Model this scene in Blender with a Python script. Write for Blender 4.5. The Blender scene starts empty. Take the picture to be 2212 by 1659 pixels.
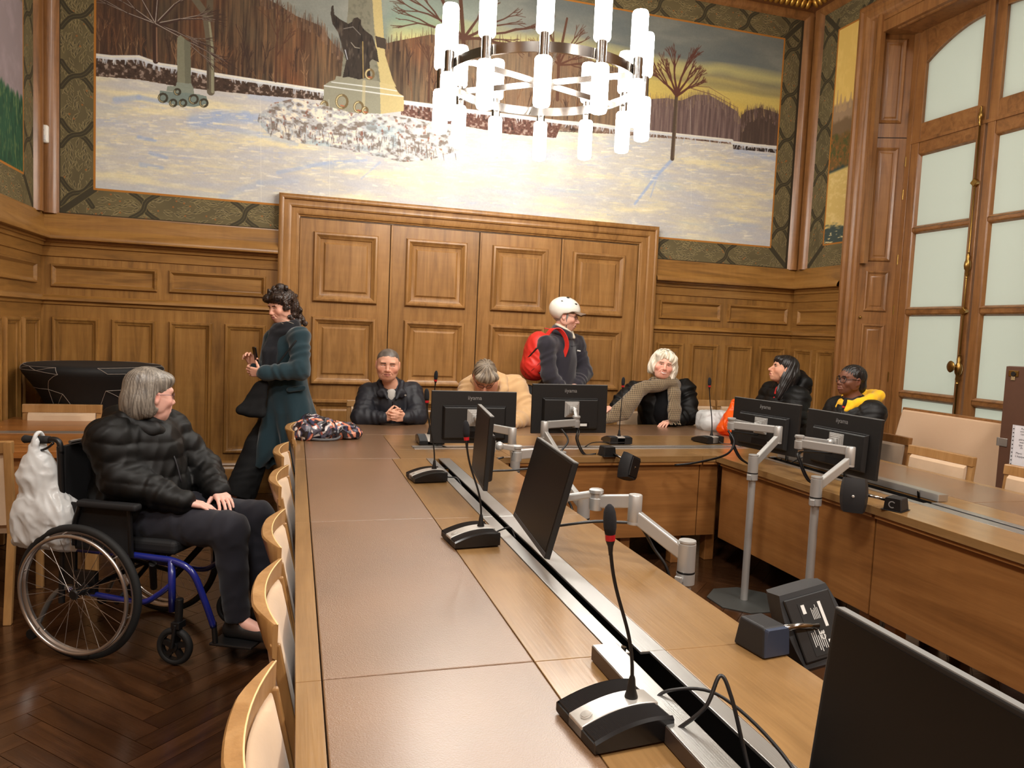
import bpy, bmesh, math, random
import numpy as np
from mathutils import Vector, Matrix
random.seed(7)
rng = np.random.default_rng(7)
SC = bpy.context.scene
COL = SC.collection
PI = math.pi

# ------------------------------------------------------------------ camera, world, exposure, lights
CAM_Z = 1.53
YAW, PITCH, ROLL, FPX = 0.2867, -0.0720, 0.0445, 1603.75
def cam_axes():
    cy, sy, cp, sp = math.cos(YAW), math.sin(YAW), math.cos(PITCH), math.sin(PITCH)
    f = Vector((sy*cp, cy*cp, sp)); r = Vector((cy, -sy, 0)); u = r.cross(f)
    return math.cos(ROLL)*r + math.sin(ROLL)*u, -math.sin(ROLL)*r + math.cos(ROLL)*u, f
CR, CU, CF = cam_axes()
cam = bpy.data.cameras.new('camera'); cam_o = bpy.data.objects.new('camera', cam); COL.objects.link(cam_o)
cam_o.matrix_world = Matrix(((CR.x, CU.x, -CF.x, 0), (CR.y, CU.y, -CF.y, 0), (CR.z, CU.z, -CF.z, CAM_Z), (0, 0, 0, 1)))
cam.sensor_fit = 'HORIZONTAL'; cam.sensor_width = 36; cam.lens = FPX/2212*36
cam.clip_start = 0.05
SC.camera = cam_o
# measured points of the photograph on known planes of the room
def _ray(px, py):
    return CF + (px-1106)/FPX*CR - (py-829.5)/FPX*CU
def at_z(px, py, z):
    d = _ray(px, py); return Vector((0, 0, CAM_Z)) + d*((z-CAM_Z)/d.z)
def at_y(px, py, y):
    d = _ray(px, py); return Vector((0, 0, CAM_Z)) + d*(y/d.y)
def at_x(px, py, x):
    d = _ray(px, py); return Vector((0, 0, CAM_Z)) + d*(x/d.x)

vs = SC.view_settings
vs.view_transform = 'Standard'; vs.look = 'None'; vs.gamma = 1; vs.use_curve_mapping = False
vs.exposure = 0.58
world = bpy.data.worlds.new('evening_sky'); SC.world = world; world.use_nodes = True
_bg = world.node_tree.nodes['Background']
_bg.inputs[0].default_value = (0.90, 0.97, 0.93, 1); _bg.inputs[1].default_value = 1.5
LAMP_STRENGTH = 20.0          # the chandeliers' opal tubes
FILL_POWER = 115.0            # added fill lamps under the ceiling, out of view

# ------------------------------------------------------------------ colours and materials
def lin(c):
    c = c/255.0
    return c/12.92 if c <= 0.04045 else ((c+0.055)/1.055)**2.4
def C(r, g, b): return (lin(r), lin(g), lin(b), 1.0)
MATS = {}
def _new(name):
    m = bpy.data.materials.new(name); m.use_nodes = True
    nt = m.node_tree; b = nt.nodes['Principled BSDF']
    MATS[name] = m
    return m, nt, b
def mat(name, col=None, rough=0.5, metal=0.0, spec=0.5, coat=0.0, coat_r=.15, sheen=0.0, bump=0.0, bscale=200.0, var=0.0, vscale=8.0, trans=0.0, alpha=1.0, emit=None, es=0.0, stretch=(1, 1, 1)):
    if name in MATS: return MATS[name]
    m, nt, b = _new(name)
    b.inputs['Base Color'].default_value = col
    b.inputs['Roughness'].default_value = rough; b.inputs['Metallic'].default_value = metal
    b.inputs['Specular IOR Level'].default_value = spec
    b.inputs['Coat Weight'].default_value = coat; b.inputs['Coat Roughness'].default_value = coat_r
    b.inputs['Sheen Weight'].default_value = sheen
    b.inputs['Transmission Weight'].default_value = trans; b.inputs['Alpha'].default_value = alpha
    if emit: b.inputs['Emission Color'].default_value = emit; b.inputs['Emission Strength'].default_value = es
    N = nt.nodes; L = nt.links
    if var or bump:
        tc = N.new('ShaderNodeTexCoord'); mp = N.new('ShaderNodeMapping'); mp.inputs['Scale'].default_value = stretch
        L.new(tc.outputs['Object'], mp.inputs['Vector'])
    if var:
        n = N.new('ShaderNodeTexNoise'); n.inputs['Scale'].default_value = vscale; n.inputs['Detail'].default_value = 4
        L.new(mp.outputs[0], n.inputs['Vector'])
        mx = N.new('ShaderNodeMix'); mx.data_type = 'RGBA'
        mx.inputs[6].default_value = tuple(c*(1-var) for c in col[:3])+(1,)
        mx.inputs[7].default_value = tuple(min(1, c*(1+var)) for c in col[:3])+(1,)
        rp = N.new('ShaderNodeMapRange'); rp.inputs[1].default_value = .3; rp.inputs[2].default_value = .7
        L.new(n.outputs[0], rp.inputs[0]); L.new(rp.outputs[0], mx.inputs[0]); L.new(mx.outputs[2], b.inputs['Base Color'])
    if bump:
        n2 = N.new('ShaderNodeTexNoise'); n2.inputs['Scale'].default_value = bscale; n2.inputs['Detail'].default_value = 3
        L.new(mp.outputs[0], n2.inputs['Vector'])
        bp = N.new('ShaderNodeBump'); bp.inputs['Strength'].default_value = bump; bp.inputs['Distance'].default_value = 0.01
        L.new(n2.outputs[0], bp.inputs['Height']); L.new(bp.outputs[0], b.inputs['Normal'])
    return m
def wood(name, dark, base, light, axis=2, rough=0.35, scale=1.0, coat=0.15, figure=0.18, rnd=0.0, spec=0.5):
    if name in MATS: return MATS[name]
    m, nt, b = _new(name); N = nt.nodes; L = nt.links
    tc = N.new('ShaderNodeTexCoord'); mp = N.new('ShaderNodeMapping')
    s = [9*scale]*3; s[axis] = 0.9*scale
    mp.inputs['Scale'].default_value = s
    src = tc.outputs['Object']
    if rnd:
        oi = N.new('ShaderNodeObjectInfo'); ad = N.new('ShaderNodeVectorMath'); ad.operation = 'ADD'
        ml = N.new('ShaderNodeMath'); ml.operation = 'MULTIPLY'; ml.inputs[1].default_value = 37.0
        L.new(oi.outputs['Random'], ml.inputs[0]); L.new(src, ad.inputs[0]); L.new(ml.outputs[0], ad.inputs[1]); src = ad.outputs[0]
    L.new(src, mp.inputs['Vector'])
    n = N.new('ShaderNodeTexNoise'); n.inputs['Scale'].default_value = 1.6; n.inputs['Detail'].default_value = 5
    n.inputs['Roughness'].default_value = .6; n.inputs['Distortion'].default_value = 0.9
    L.new(mp.outputs[0], n.inputs['Vector'])
    cr = N.new('ShaderNodeValToRGB'); e = cr.color_ramp.elements
    e[0].position = .22; e[0].color = dark; e[1].position = .80; e[1].color = light
    k = cr.color_ramp.elements.new(.5); k.color = base
    L.new(n.outputs[0], cr.inputs[0])
    # fine pores along the grain
    mp2 = N.new('ShaderNodeMapping'); s2 = [120*scale]*3; s2[axis] = 5*scale; mp2.inputs['Scale'].default_value = s2
    L.new(src, mp2.inputs['Vector'])
    n2 = N.new('ShaderNodeTexNoise'); n2.inputs['Scale'].default_value = 1.0; n2.inputs['Detail'].default_value = 2
    L.new(mp2.outputs[0], n2.inputs['Vector'])
    # ribbon figure across the grain
    mp3 = N.new('ShaderNodeMapping'); s3 = [4*scale]*3; s3[axis] = 26*scale; mp3.inputs['Scale'].default_value = s3
    L.new(src, mp3.inputs['Vector'])
    n3 = N.new('ShaderNodeTexNoise'); n3.inputs['Scale'].default_value = 1.0; n3.inputs['Detail'].default_value = 1
    L.new(mp3.outputs[0], n3.inputs['Vector'])
    ma = N.new('ShaderNodeMath'); ma.operation = 'MULTIPLY_ADD'; ma.inputs[1].default_value = .30; ma.inputs[2].default_value = .85
    L.new(n2.outputs[0], ma.inputs[0])
    mb = N.new('ShaderNodeMath'); mb.operation = 'MULTIPLY_ADD'; mb.inputs[1].default_value = figure; mb.inputs[2].default_value = 1-figure*.5
    L.new(n3.outputs[0], mb.inputs[0])
    mm = N.new('ShaderNodeMath'); mm.operation = 'MULTIPLY'; L.new(ma.outputs[0], mm.inputs[0]); L.new(mb.outputs[0], mm.inputs[1])
    last = mm.outputs[0]
    if rnd:
        mr = N.new('ShaderNodeMath'); mr.operation = 'MULTIPLY_ADD'; mr.inputs[1].default_value = rnd; mr.inputs[2].default_value = 1-rnd/2
        L.new(oi.outputs['Random'], mr.inputs[0])
        m2 = N.new('ShaderNodeMath'); m2.operation = 'MULTIPLY'; L.new(mr.outputs[0], m2.inputs[0]); L.new(last, m2.inputs[1]); last = m2.outputs[0]
    vm = N.new('ShaderNodeVectorMath'); vm.operation = 'SCALE'; L.new(cr.outputs[0], vm.inputs[0]); L.new(last, vm.inputs[3])
    L.new(vm.outputs[0], b.inputs['Base Color'])
    b.inputs['Roughness'].default_value = rough; b.inputs['Coat Weight'].default_value = coat; b.inputs['Coat Roughness'].default_value = .2
    b.inputs['Specular IOR Level'].default_value = spec
    bp = N.new('ShaderNodeBump'); bp.inputs['Strength'].default_value = .06; bp.inputs['Distance'].default_value = .01
    L.new(n2.outputs[0], bp.inputs['Height']); L.new(bp.outputs[0], b.inputs['Normal'])
    return m
def vcol_mat(name, rough=0.6, sheen=0.0, bump=0.0, bscale=300.0, sss=0.0, spec=.4):
    """base colour from the mesh's own colour attribute 'Col'"""
    if name in MATS: return MATS[name]
    m, nt, b = _new(name)
    a = nt.nodes.new('ShaderNodeVertexColor'); a.layer_name = 'Col'
    nt.links.new(a.outputs[0], b.inputs['Base Color'])
    b.inputs['Roughness'].default_value = rough; b.inputs['Sheen Weight'].default_value = sheen
    b.inputs['Subsurface Weight'].default_value = sss; b.inputs['Subsurface Radius'].default_value = (.012, .005, .003)
    b.inputs['Subsurface Scale'].default_value = 1.0 if sss else .05
    b.inputs['Specular IOR Level'].default_value = spec
    if bump:
        tc = nt.nodes.new('ShaderNodeTexCoord'); n2 = nt.nodes.new('ShaderNodeTexNoise'); n2.inputs['Scale'].default_value = bscale
        nt.links.new(tc.outputs['Object'], n2.inputs['Vector'])
        bp = nt.nodes.new('ShaderNodeBump'); bp.inputs['Strength'].default_value = bump; bp.inputs['Distance'].default_value = .005
        nt.links.new(n2.outputs[0], bp.inputs['Height']); nt.links.new(bp.outputs[0], b.inputs['Normal'])
    return m
def image_mat(name, arr, rough=0.7, spec=.3):
    """a flat painted picture: arr is height x width x 3 in sRGB 0..1, mapped by the mesh's uv"""
    h, w = arr.shape[:2]
    im = bpy.data.images.new(name, w, h)
    px = np.ones((h, w, 4), np.float32); px[..., :3] = np.clip(arr, 0, 1)[::-1]
    im.pixels.foreach_set(px.ravel()); im.update(); im.pack()
    m, nt, b = _new(name)
    t = nt.nodes.new('ShaderNodeTexImage'); t.image = im
    nt.links.new(t.outputs[0], b.inputs['Base Color']); b.inputs['Roughness'].default_value = rough
    b.inputs['Specular IOR Level'].default_value = spec
    return m

# ------------------------------------------------------------------ mesh building
class MB:
    def __init__(s): s.v = []; s.f = []; s.uv = None
    def add(s, vs, fs):
        o = len(s.v); s.v += [tuple(p) for p in vs]; s.f += [tuple(i+o for i in f) for f in fs]; return s
    def box(s, x0, x1, y0, y1, z0, z1):
        return s.add([(x0,y0,z0),(x1,y0,z0),(x1,y1,z0),(x0,y1,z0),(x0,y0,z1),(x1,y0,z1),(x1,y1,z1),(x0,y1,z1)],
                     [(0,3,2,1),(4,5,6,7),(0,1,5,4),(1,2,6,5),(2,3,7,6),(3,0,4,7)])
    def obox(s, c, ux, uy, uz):
        """box by centre and half-axis vectors"""
        c, ux, uy, uz = Vector(c), Vector(ux), Vector(uy), Vector(uz)
        vs = [c+a*ux+b*uy+d*uz for d in (-1, 1) for a, b in ((-1,-1),(1,-1),(1,1),(-1,1))]
        fs = [(0,3,2,1),(4,5,6,7),(0,1,5,4),(1,2,6,5),(2,3,7,6),(3,0,4,7)]
        if ux.cross(uy).dot(uz) < 0: fs = [f[::-1] for f in fs]
        return s.add(vs, fs)
    def prism(s, pts, z0, z1):
        """vertical prism over an outline (counter-clockwise seen from above)"""
        n = len(pts)
        a = sum(pts[i][0]*pts[(i+1) % n][1]-pts[(i+1) % n][0]*pts[i][1] for i in range(n))
        if a < 0: pts = pts[::-1]
        return s.add([(p[0], p[1], z0) for p in pts]+[(p[0], p[1], z1) for p in pts],
                     [tuple(range(n-1, -1, -1)), tuple(range(n, 2*n))]+[(i, (i+1) % n, n+(i+1) % n, n+i) for i in range(n)])
    def loft(s, rings, cap=True, closed=True):
        """skin a list of rings (lists of points of equal length)"""
        n = len(rings[0]); vs = [p for r in rings for p in r]; fs = []
        for k in range(len(rings)-1):
            for i in range(n if closed else n-1):
                j = (i+1) % n
                fs.append((k*n+i, k*n+j, (k+1)*n+j, (k+1)*n+i))
        if cap and closed:
            fs.append(tuple(range(n-1, -1, -1))); b = (len(rings)-1)*n; fs.append(tuple(range(b, b+n)))
        return s.add(vs, fs)
    def tube(s, pts, r, n=8, cap=True):
        """tube along a polyline; r a number or one per point"""
        pts = [Vector(p) for p in pts]; rs = r if isinstance(r, (list, tuple)) else [r]*len(pts)
        rings = []; up = None
        for i, p in enumerate(pts):
            a = pts[max(i-1, 0)]; b = pts[min(i+1, len(pts)-1)]; t = (b-a).normalized()
            if up is None: up = t.orthogonal().normalized()
            up = (up-t*up.dot(t)).normalized(); w = t.cross(up)
            rings.append([p+rs[i]*(math.cos(2*PI*k/n)*up+math.sin(2*PI*k/n)*w) for k in range(n)])
        return s.loft(rings, cap)
    def lathe(s, prof, n=24, c=(0, 0, 0), axis=(0, 0, 1)):
        """turn a profile [(radius, height)] about an axis"""
        c, ax = Vector(c), Vector(axis).normalized(); u = ax.orthogonal().normalized(); w = ax.cross(u)
        rings = [[c+ax*h+max(r, 1e-5)*(math.cos(2*PI*k/n)*u+math.sin(2*PI*k/n)*w) for k in range(n)] for r, h in prof]
        return s.loft(rings)
    def rings(s, o, u, v, n, w, h, steps, cap=True, back=None):
        """a moulding round a rectangle: steps = [(inset, height off the plane)]; corner o, unit axes u, v, normal n"""
        o, u, v, n = Vector(o), Vector(u), Vector(v), Vector(n)
        R = []
        for i, d in steps:
            R.append([o+u*i+v*i+n*d, o+u*(w-i)+v*i+n*d, o+u*(w-i)+v*(h-i)+n*d, o+u*i+v*(h-i)+n*d])
        vs = [p for r in R for p in r]; fs = []
        flip = u.cross(v).dot(n) < 0
        for k in range(len(R)-1):
            for i in range(4):
                j = (i+1) % 4; f = (k*4+i, k*4+j, (k+1)*4+j, (k+1)*4+i)
                fs.append(f[::-1] if flip else f)
        if cap:
            b = (len(R)-1)*4; f = (b, b+1, b+2, b+3); fs.append(f[::-1] if flip else f)
        return s.add(vs, fs)
    def sphere(s, c, r, n=12, m=8, sc=(1, 1, 1)):
        c = Vector(c); vs = []; fs = []
        for i in range(m+1):
            t = PI*i/m
            for j in range(n):
                p = 2*PI*j/n
                vs.append(c+Vector((r*sc[0]*max(math.sin(t), 1e-4)*math.cos(p), r*sc[1]*max(math.sin(t), 1e-4)*math.sin(p), -r*sc[2]*math.cos(t))))
        for i in range(m):
            for j in range(n):
                k = (j+1) % n; fs.append((i*n+j, i*n+k, (i+1)*n+k, (i+1)*n+j))
        return s.add(vs, fs)
    def xf(s, M):
        s.v = [tuple(M @ Vector(p)) for p in s.v]; return s
    def mesh(s, name):
        me = bpy.data.meshes.new(name); me.from_pydata(s.v, [], s.f); me.validate(); me.update(); return me
    def build(s, name, m, parent=None, smooth=False, bevel=0, segs=2, **kw):
        return link(name, s.mesh(name), m, parent, smooth, bevel, segs, **kw)
def link(name, me, m, parent=None, smooth=False, bevel=0, segs=2, label=None, kind=None, loc=None):
    if m is not None:
        me.materials.clear(); me.materials.append(m)
    if smooth is True: me.polygons.foreach_set('use_smooth', [True]*len(me.polygons))
    o = bpy.data.objects.new(name, me); COL.objects.link(o)
    if parent is not None: o.parent = parent
    if loc is not None: o.location = loc
    if bevel:
        b = o.modifiers.new('bevel', 'BEVEL'); b.width = bevel; b.segments = segs; b.limit_method = 'ANGLE'; b.angle_limit = math.radians(35)
        b.harden_normals = False
    if label: o['label'] = label
    if kind: o['kind'] = kind
    return o
def sharp(o, deg=35):
    """smooth shading with sharp edges kept by angle"""
    me = o.data; me.polygons.foreach_set('use_smooth', [True]*len(me.polygons))
    bm = bmesh.new(); bm.from_mesh(me)
    for e in bm.edges:
        if len(e.link_faces) == 2 and e.calc_face_angle(0) > math.radians(deg): e.smooth = False
    bm.to_mesh(me); bm.free(); return o
def thing(name, label, cat, loc=(0, 0, 0), rz=0.0, group=None):
    o = bpy.data.objects.new(name, None); COL.objects.link(o); o.empty_display_size = .1
    o.location = loc; o.rotation_euler = (0, 0, rz)
    return tag(o, label, cat, group)
def tag(o, label, cat, group=None):
    o['label'] = label; o['category'] = cat
    if group: o['group'] = group
    return o
def struct(o): o['kind'] = 'structure'; return o
def dup(root, loc, rz=None, label=None, group=None):
    r = root.copy(); COL.objects.link(r); r.location = loc
    if rz is not None: r.rotation_euler = (0, 0, rz)
    if label: r['label'] = label
    if group: r['group'] = group
    for ch in list(root.children):
        c = ch.copy(); COL.objects.link(c); c.parent = r
        for g in list(ch.children):
            d = g.copy(); COL.objects.link(d); d.parent = c
    return r
def bez(p0, p1, p2, p3, n=12):
    p0, p1, p2, p3 = map(Vector, (p0, p1, p2, p3))
    return [(1-t)**3*p0+3*(1-t)**2*t*p1+3*(1-t)*t*t*p2+t**3*p3 for t in [i/n for i in range(n+1)]]
def spline(pts, n=6):
    """Catmull-Rom through the points"""
    P = [Vector(p) for p in pts]; P = [P[0]*2-P[1]]+P+[P[-1]*2-P[-2]]; out = []
    for i in range(1, len(P)-2):
        for k in range(n):
            t = k/n; a, b, c, d = P[i-1], P[i], P[i+1], P[i+2]
            out.append(.5*((2*b)+(c-a)*t+(2*a-5*b+4*c-d)*t*t+(3*b-a-3*c+d)*t**3))
    out.append(P[-2]); return out
# ------------------------------------------------------------------ the room shell
D = 6.85; XL = -1.973; XR = 5.13; ZC = 5.32; YB = -4.2
OAK = wood('wainscot wood', C(98, 67, 31), C(142, 100, 48), C(164, 121, 64), axis=2, rough=.36)
OAKH = wood('wainscot rail wood', C(98, 67, 31), C(142, 100, 48), C(164, 121, 64), axis=0, rough=.36)
OAKY = wood('wainscot rail wood side', C(98, 67, 31), C(142, 100, 48), C(164, 121, 64), axis=1, rough=.36)
DOORW = wood('door wood', C(110, 75, 37), C(146, 104, 56), C(167, 124, 73), axis=2, rough=.36, rnd=.12)
DARKW = wood('dark frame wood', C(96, 62, 32), C(134, 90, 49), C(156, 110, 64), axis=2, rough=.34)
DARKH = wood('dark frame wood level', C(96, 62, 32), C(134, 90, 49), C(156, 110, 64), axis=0, rough=.34)
PLANK = wood('parquet wood', C(38, 22, 12), C(58, 35, 19), C(76, 48, 28), axis=0, rough=.2, coat=.35, rnd=.35)
PLASTER = mat('ceiling plaster', C(226, 218, 200), rough=.9)
GILT = mat('gilding', C(196, 150, 70), rough=.35, metal=.85)
BRASS = mat('aged brass', C(150, 118, 62), rough=.32, metal=.95)

# floor: herringbone parquet, the planks nearest to what is seen each a part
fl = struct(MB().box(XL, XR, YB, D, -.09, -.012).build('floor', mat('floor screed', C(40, 26, 16), rough=.8)))
PW, PL = .1, .6
pm = MB().box(.0012, PL-.0012, .0012, PW-.0012, -.012, 0).mesh('plank'); pm.materials.append(PLANK)
cand = []
s2 = math.sqrt(.5)
for i in range(-160, 160):
    for k in range(-14, 14):
        for vert in (0, 1):
            if not vert: a, b, rot = i*PW+k*2*PL, i*PW, 0
            else: a, b, rot = i*PW+PL+k*2*PL+PW, i*PW+PW-PL, PI/2
            x, y = (a-b)*s2+.4, (a+b)*s2+1.2
            ang = PI/4+rot
            cx, cy = x+math.cos(ang)*PL/2-math.sin(ang)*PW/2, y+math.sin(ang)*PL/2+math.cos(ang)*PW/2
            if XL+.3 < cx < XR-.3 and YB+.3 < cy < D-.3:
                seen = cx < .1 and 1.3 < cy
                inner = 1.15 < cx < 2.8 and 2.6 < cy < 4.4
                cand.append((0 if (seen or inner) else 1, (cx+.6)**2+(cy-3.4)**2, x, y, ang))
cand.sort()
rest = MB()
for n, (sec, d2, x, y, ang) in enumerate(cand):
    if n < 290:
        o = bpy.data.objects.new('plank', pm); COL.objects.link(o); o.parent = fl
        o.location = (x, y, 0); o.rotation_euler = (0, 0, ang)
    else:
        q = MB().box(.0012, PL-.0012, .0012, PW-.0012, -.012, 0).xf(Matrix.Translation((x, y, 0)) @ Matrix.Rotation(ang, 4, 'Z'))
        rest.add(q.v, q.f)
# the border boards along the walls close the pattern
for (x0, x1, y0, y1) in ((XL, XL+.55, YB, D), (XR-.55, XR, YB, D), (XL+.55, XR-.55, D-.55, D), (XL+.55, XR-.55, YB, YB+.55)):
    rest.box(x0, x1, y0, y1, -.012, -.002)
o = rest.build('plank_field', PLANK, fl); o['kind'] = 'stuff'

wb = struct(MB().box(XL-.2, XR+.2, D, D+.2, -.09, ZC).build('wall_back', OAK))
wl = struct(MB().box(XL-.2, XL, YB, D, -.09, ZC).build('wall_left', OAKY))
wf = struct(MB().box(XL-.2, XR+.2, YB-.2, YB, -.09, ZC).build('wall_front', OAK))
ce = struct(MB().box(XL-.2, XR+.7, YB-.2, D+.2, ZC, ZC+.1).build('ceiling', PLASTER))
# right wall with the splayed window opening
WY0, WY1, WZ0, WZ1 = 3.96, 5.88, .30, 4.50
wr = MB()
wr.box(XR, XR+.5, WY1, D+.2, -.09, ZC); wr.box(XR, XR+.5, YB, WY0, -.09, ZC)
wr.box(XR, XR+.5, WY0, WY1, WZ1, ZC); wr.box(XR, XR+.5, WY0, WY1, -.09, WZ0)
wr = struct(wr.build('wall_right', OAKY))

def sweep(prof, p0, p1, n, z=None):
    """a straight moulding: prof = [(z, proud)] swept from p0 to p1 (xy), n = xy normal into the room"""
    r0 = [Vector((p0[0]+n[0]*d, p0[1]+n[1]*d, zz)) for zz, d in prof]
    r1 = [Vector((p1[0]+n[0]*d, p1[1]+n[1]*d, zz)) for zz, d in prof]
    m = MB().loft([r0, r1], cap=False, closed=False)
    dr = Vector((p1[0]-p0[0], p1[1]-p0[1], 0))
    if dr.cross(Vector((0, 0, 1))).dot(Vector((n[0], n[1], 0))) < 0: m.f = [f[::-1] for f in m.f]
    return m
CORN = [(2.315, 0), (2.31, .02), (2.295, .022), (2.285, .03), (2.20, .04), (2.17, .06), (2.13, .095), (2.105, .10), (2.097, .098), (2.094, .055), (2.075, .05), (2.07, .034), (2.045, .03), (2.04, .016), (2.02, .014), (1.965, .012), (1.96, 0)]
RAIL = [(1.655, 0), (1.65, .018), (1.625, .03), (1.612, .036), (1.606, .03), (1.602, .014), (1.58, .012), (1.574, 0)]
BASE = [(.285, 0), (.275, .022), (.25, .03), (.243, .018), (.228, .03), (.21, .035), (.0, .036)]
runs_x = [((XL, D), (-.155, D)), ((3.45, D), (XR, D))]
n_tr = 0
def trim(m, mt):
    global n_tr
    n_tr += 1
    return struct(sharp(m.build('trim_%d' % n_tr, mt), 50))
for prof in (CORN, RAIL):
    m = MB()
    for a, b in runs_x:
        q = sweep(prof, a, b, (0, -1)); m.add(q.v, q.f)
    trim(m, OAKH)
    m = sweep(prof, (XL, YB), (XL, D), (1, 0)); trim(m, OAKY)
    m = sweep(prof, (XR, 6.09), (XR, D), (-1, 0)); trim(m, OAKY)
for nm, segs_, mt in (('baseboard_back', [sweep(BASE, a, b, (0, -1)) for a, b in runs_x], OAKH), ('baseboard_left', [sweep(BASE, (XL, YB), (XL, D), (1, 0))], OAKY),
                      ('baseboard_right', [sweep(BASE, (XR, 6.09), (XR, D), (-1, 0))], OAKY)):
    m = MB()
    for q in segs_: m.add(q.v, q.f)
    struct(sharp(m.build(nm, mt), 50))

# wainscot panels: a bolection moulding round a sunk field
MLD = [(0, 0), (.002, .014), (.010, .026), (.022, .026), (.034, .014), (.046, .010), (.050, .002), (.056, .001)]
MUP = [(0, 0), (.002, .012), (.008, .022), (.018, .022), (.028, .012), (.036, .004), (.038, .001)]
def wpanel(wall, o, u, n, w, h, steps, m_mould, m_field, name='panel'):
    v = (0, 0, 1)
    p = sharp(MB().rings(o, u, v, n, w, h, steps, cap=False).build(name, m_mould, wall), 40)
    i = steps[-1][0]; uu, nn = Vector(u), Vector(n)
    oo = Vector(o)+uu*i+Vector((0, 0, i))
    MB().rings(oo, u, v, n, w-2*i, h-2*i, [(0, .001), (.004, .0004)]).build('panel_field', m_field, p)
for a, b in ((-1.894, -1.547), (-1.458, -1.121), (-1.021, -.68), (-.582, -.245), (3.53, 3.838), (3.92, 4.241), (4.327, 4.648), (4.727, 5.055)):
    wpanel(wb, (a, D, .35), (1, 0, 0), (0, -1, 0), b-a, 1.477-.35, MLD, OAK, OAK)
for a, b in ((-1.903, -1.114), (-1.027, -.25), (3.535, 4.245), (4.33, 5.06)):
    wpanel(wb, (a, D, 1.717), (1, 0, 0), (0, -1, 0), b-a, 1.905-1.717, MUP, OAKH, OAKH)
for a, b in ((6.40, 6.762), (6.03, 6.33), (5.62, 5.95), (5.2, 5.53), (4.78, 5.11)):
    wpanel(wl, (XL, a, .35), (0, 1, 0), (1, 0, 0), b-a, 1.47-.35, MLD, OAK, OAK)
for a, b in ((5.82, 6.708), (4.85, 5.74)):
    wpanel(wl, (XL, a, 1.735), (0, 1, 0), (1, 0, 0), b-a, 1.905-1.735, MUP, OAKY, OAKY)
for a, b in ((6.48, 6.77), (6.15, 6.417)):
    wpanel(wr, (XR, a, .35), (0, 1, 0), (-1, 0, 0), b-a, 1.467-.35, MLD, OAK, OAK)
wpanel(wr, (XR, 6.14, 1.717), (0, 1, 0), (-1, 0, 0), .625, .17, MUP, OAKY, OAKY)

# ------------------------------------------------------------------ the four-leaf panelled door in the back wall
ARCH = [(0, .004), (0, .078), (.012, .088), (.03, .092), (.042, .086), (.048, .066), (.072, .06), (.09, .064), (.104, .058), (.11, .044), (.128, .04), (.146, .034), (.16, .028), (.166, .016), (.176, .012)]
door = struct(MB().box(.02, 3.255, D-.006, D-.001, 0, 2.436).build('door_1', mat('door shadow gap', C(38, 22, 10), rough=.7)))
rr = []
for i, d in ARCH:
    y = D-d
    rr.append([(-.155+i, y, 0), (-.155+i, y, 2.62-i), (3.45-i, y, 2.62-i), (3.45-i, y, 0)])
m = MB().loft(rr, cap=False, closed=False)
fr = MB(); fr.v = m.v
fr.f = [f[::-1] for f in m.f]
sharp(fr.build('door_frame', DOORW, door), 30)
DM = [(0, 0), (.001, .016), (.010, .030), (.026, .032), (.042, .018), (.056, .012), (.060, .003), (.066, .001)]
LX = [(.022, .808), (.814, 1.633), (1.640, 2.447), (2.454, 3.253)]
PXS = [(.140, .703), (.954, 1.521), (1.762, 2.313), (2.567, 3.12)]
for (a, b), (pa, pb) in zip(LX, PXS):
    leaf = MB().box(a, b, D-.022, D-.007, .012, 2.428).build('door_leaf', DOORW, door, bevel=.003)
    for z0, z1 in ((1.708, 2.32), (.975, 1.578), (.25, .842)):
        st = DM+[(.088, .001), (.104, .012), (.106, .012)]
        p = sharp(MB().rings((pa, D-.022, z0), (1, 0, 0), (0, 0, 1), (0, -1, 0), pb-pa, z1-z0, st).build('door_panel', DOORW, leaf), 28)
for x in (.811, 1.637, 2.451):
    MB().box(x+.002, x+.022, D-.032, D-.022, .012, 2.428).build('astragal', DOORW, door, bevel=.004)

# ------------------------------------------------------------------ window in the right wall
win = struct(MB().box(XR+.06, XR+.5, WY0-.02, WY1+.02, WZ0-.06, WZ0).build('window_1', OAKY))
XG = 5.42       # plane of the casements
def yz(name, pts, x0, x1, m, parent, bevel=.004, **k):
    """a board of the window: outline in (y, z), thickness in x"""
    n = len(pts)
    a = sum(pts[i][0]*pts[(i+1) % n][1]-pts[(i+1) % n][0]*pts[i][1] for i in range(n))
    if a < 0: pts = pts[::-1]
    mb = MB().add([(x0, p[0], p[1]) for p in pts]+[(x1, p[0], p[1]) for p in pts],
                  [tuple(range(n-1, -1, -1)), tuple(range(n, 2*n))]+[(i, (i+1) % n, n+(i+1) % n, n+i) for i in range(n)])
    return mb.build(name, m, parent, bevel=bevel, **k)
def bx(name, y0, y1, z0, z1, x0, x1, m, parent, bevel=.004):
    return MB().box(x0, x1, y0, y1, z0, z1).build(name, m, parent, bevel=bevel)
# architrave round the opening, stepped and fluted
AW = [(0, 0), (0, .07), (.02, .085), (.045, .088), (.06, .07), (.075, .066), (.10, .07), (.12, .062), (.135, .05), (.15, .046), (.165, .03), (.19, .026), (.205, .0)]
rr = []
for i, d in AW:
    rr.append([(XR-d, 6.09-i, 0), (XR-d, 6.09-i, 4.70-i), (XR-d, 3.75+i, 4.70-i), (XR-d, 3.75+i, 0)])
m = MB().loft(rr, cap=False, closed=False)
q = MB(); q.v = m.v; q.f = [f[::-1] for f in m.f]
sharp(q.build('architrave', DARKW, win), 30)
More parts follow.
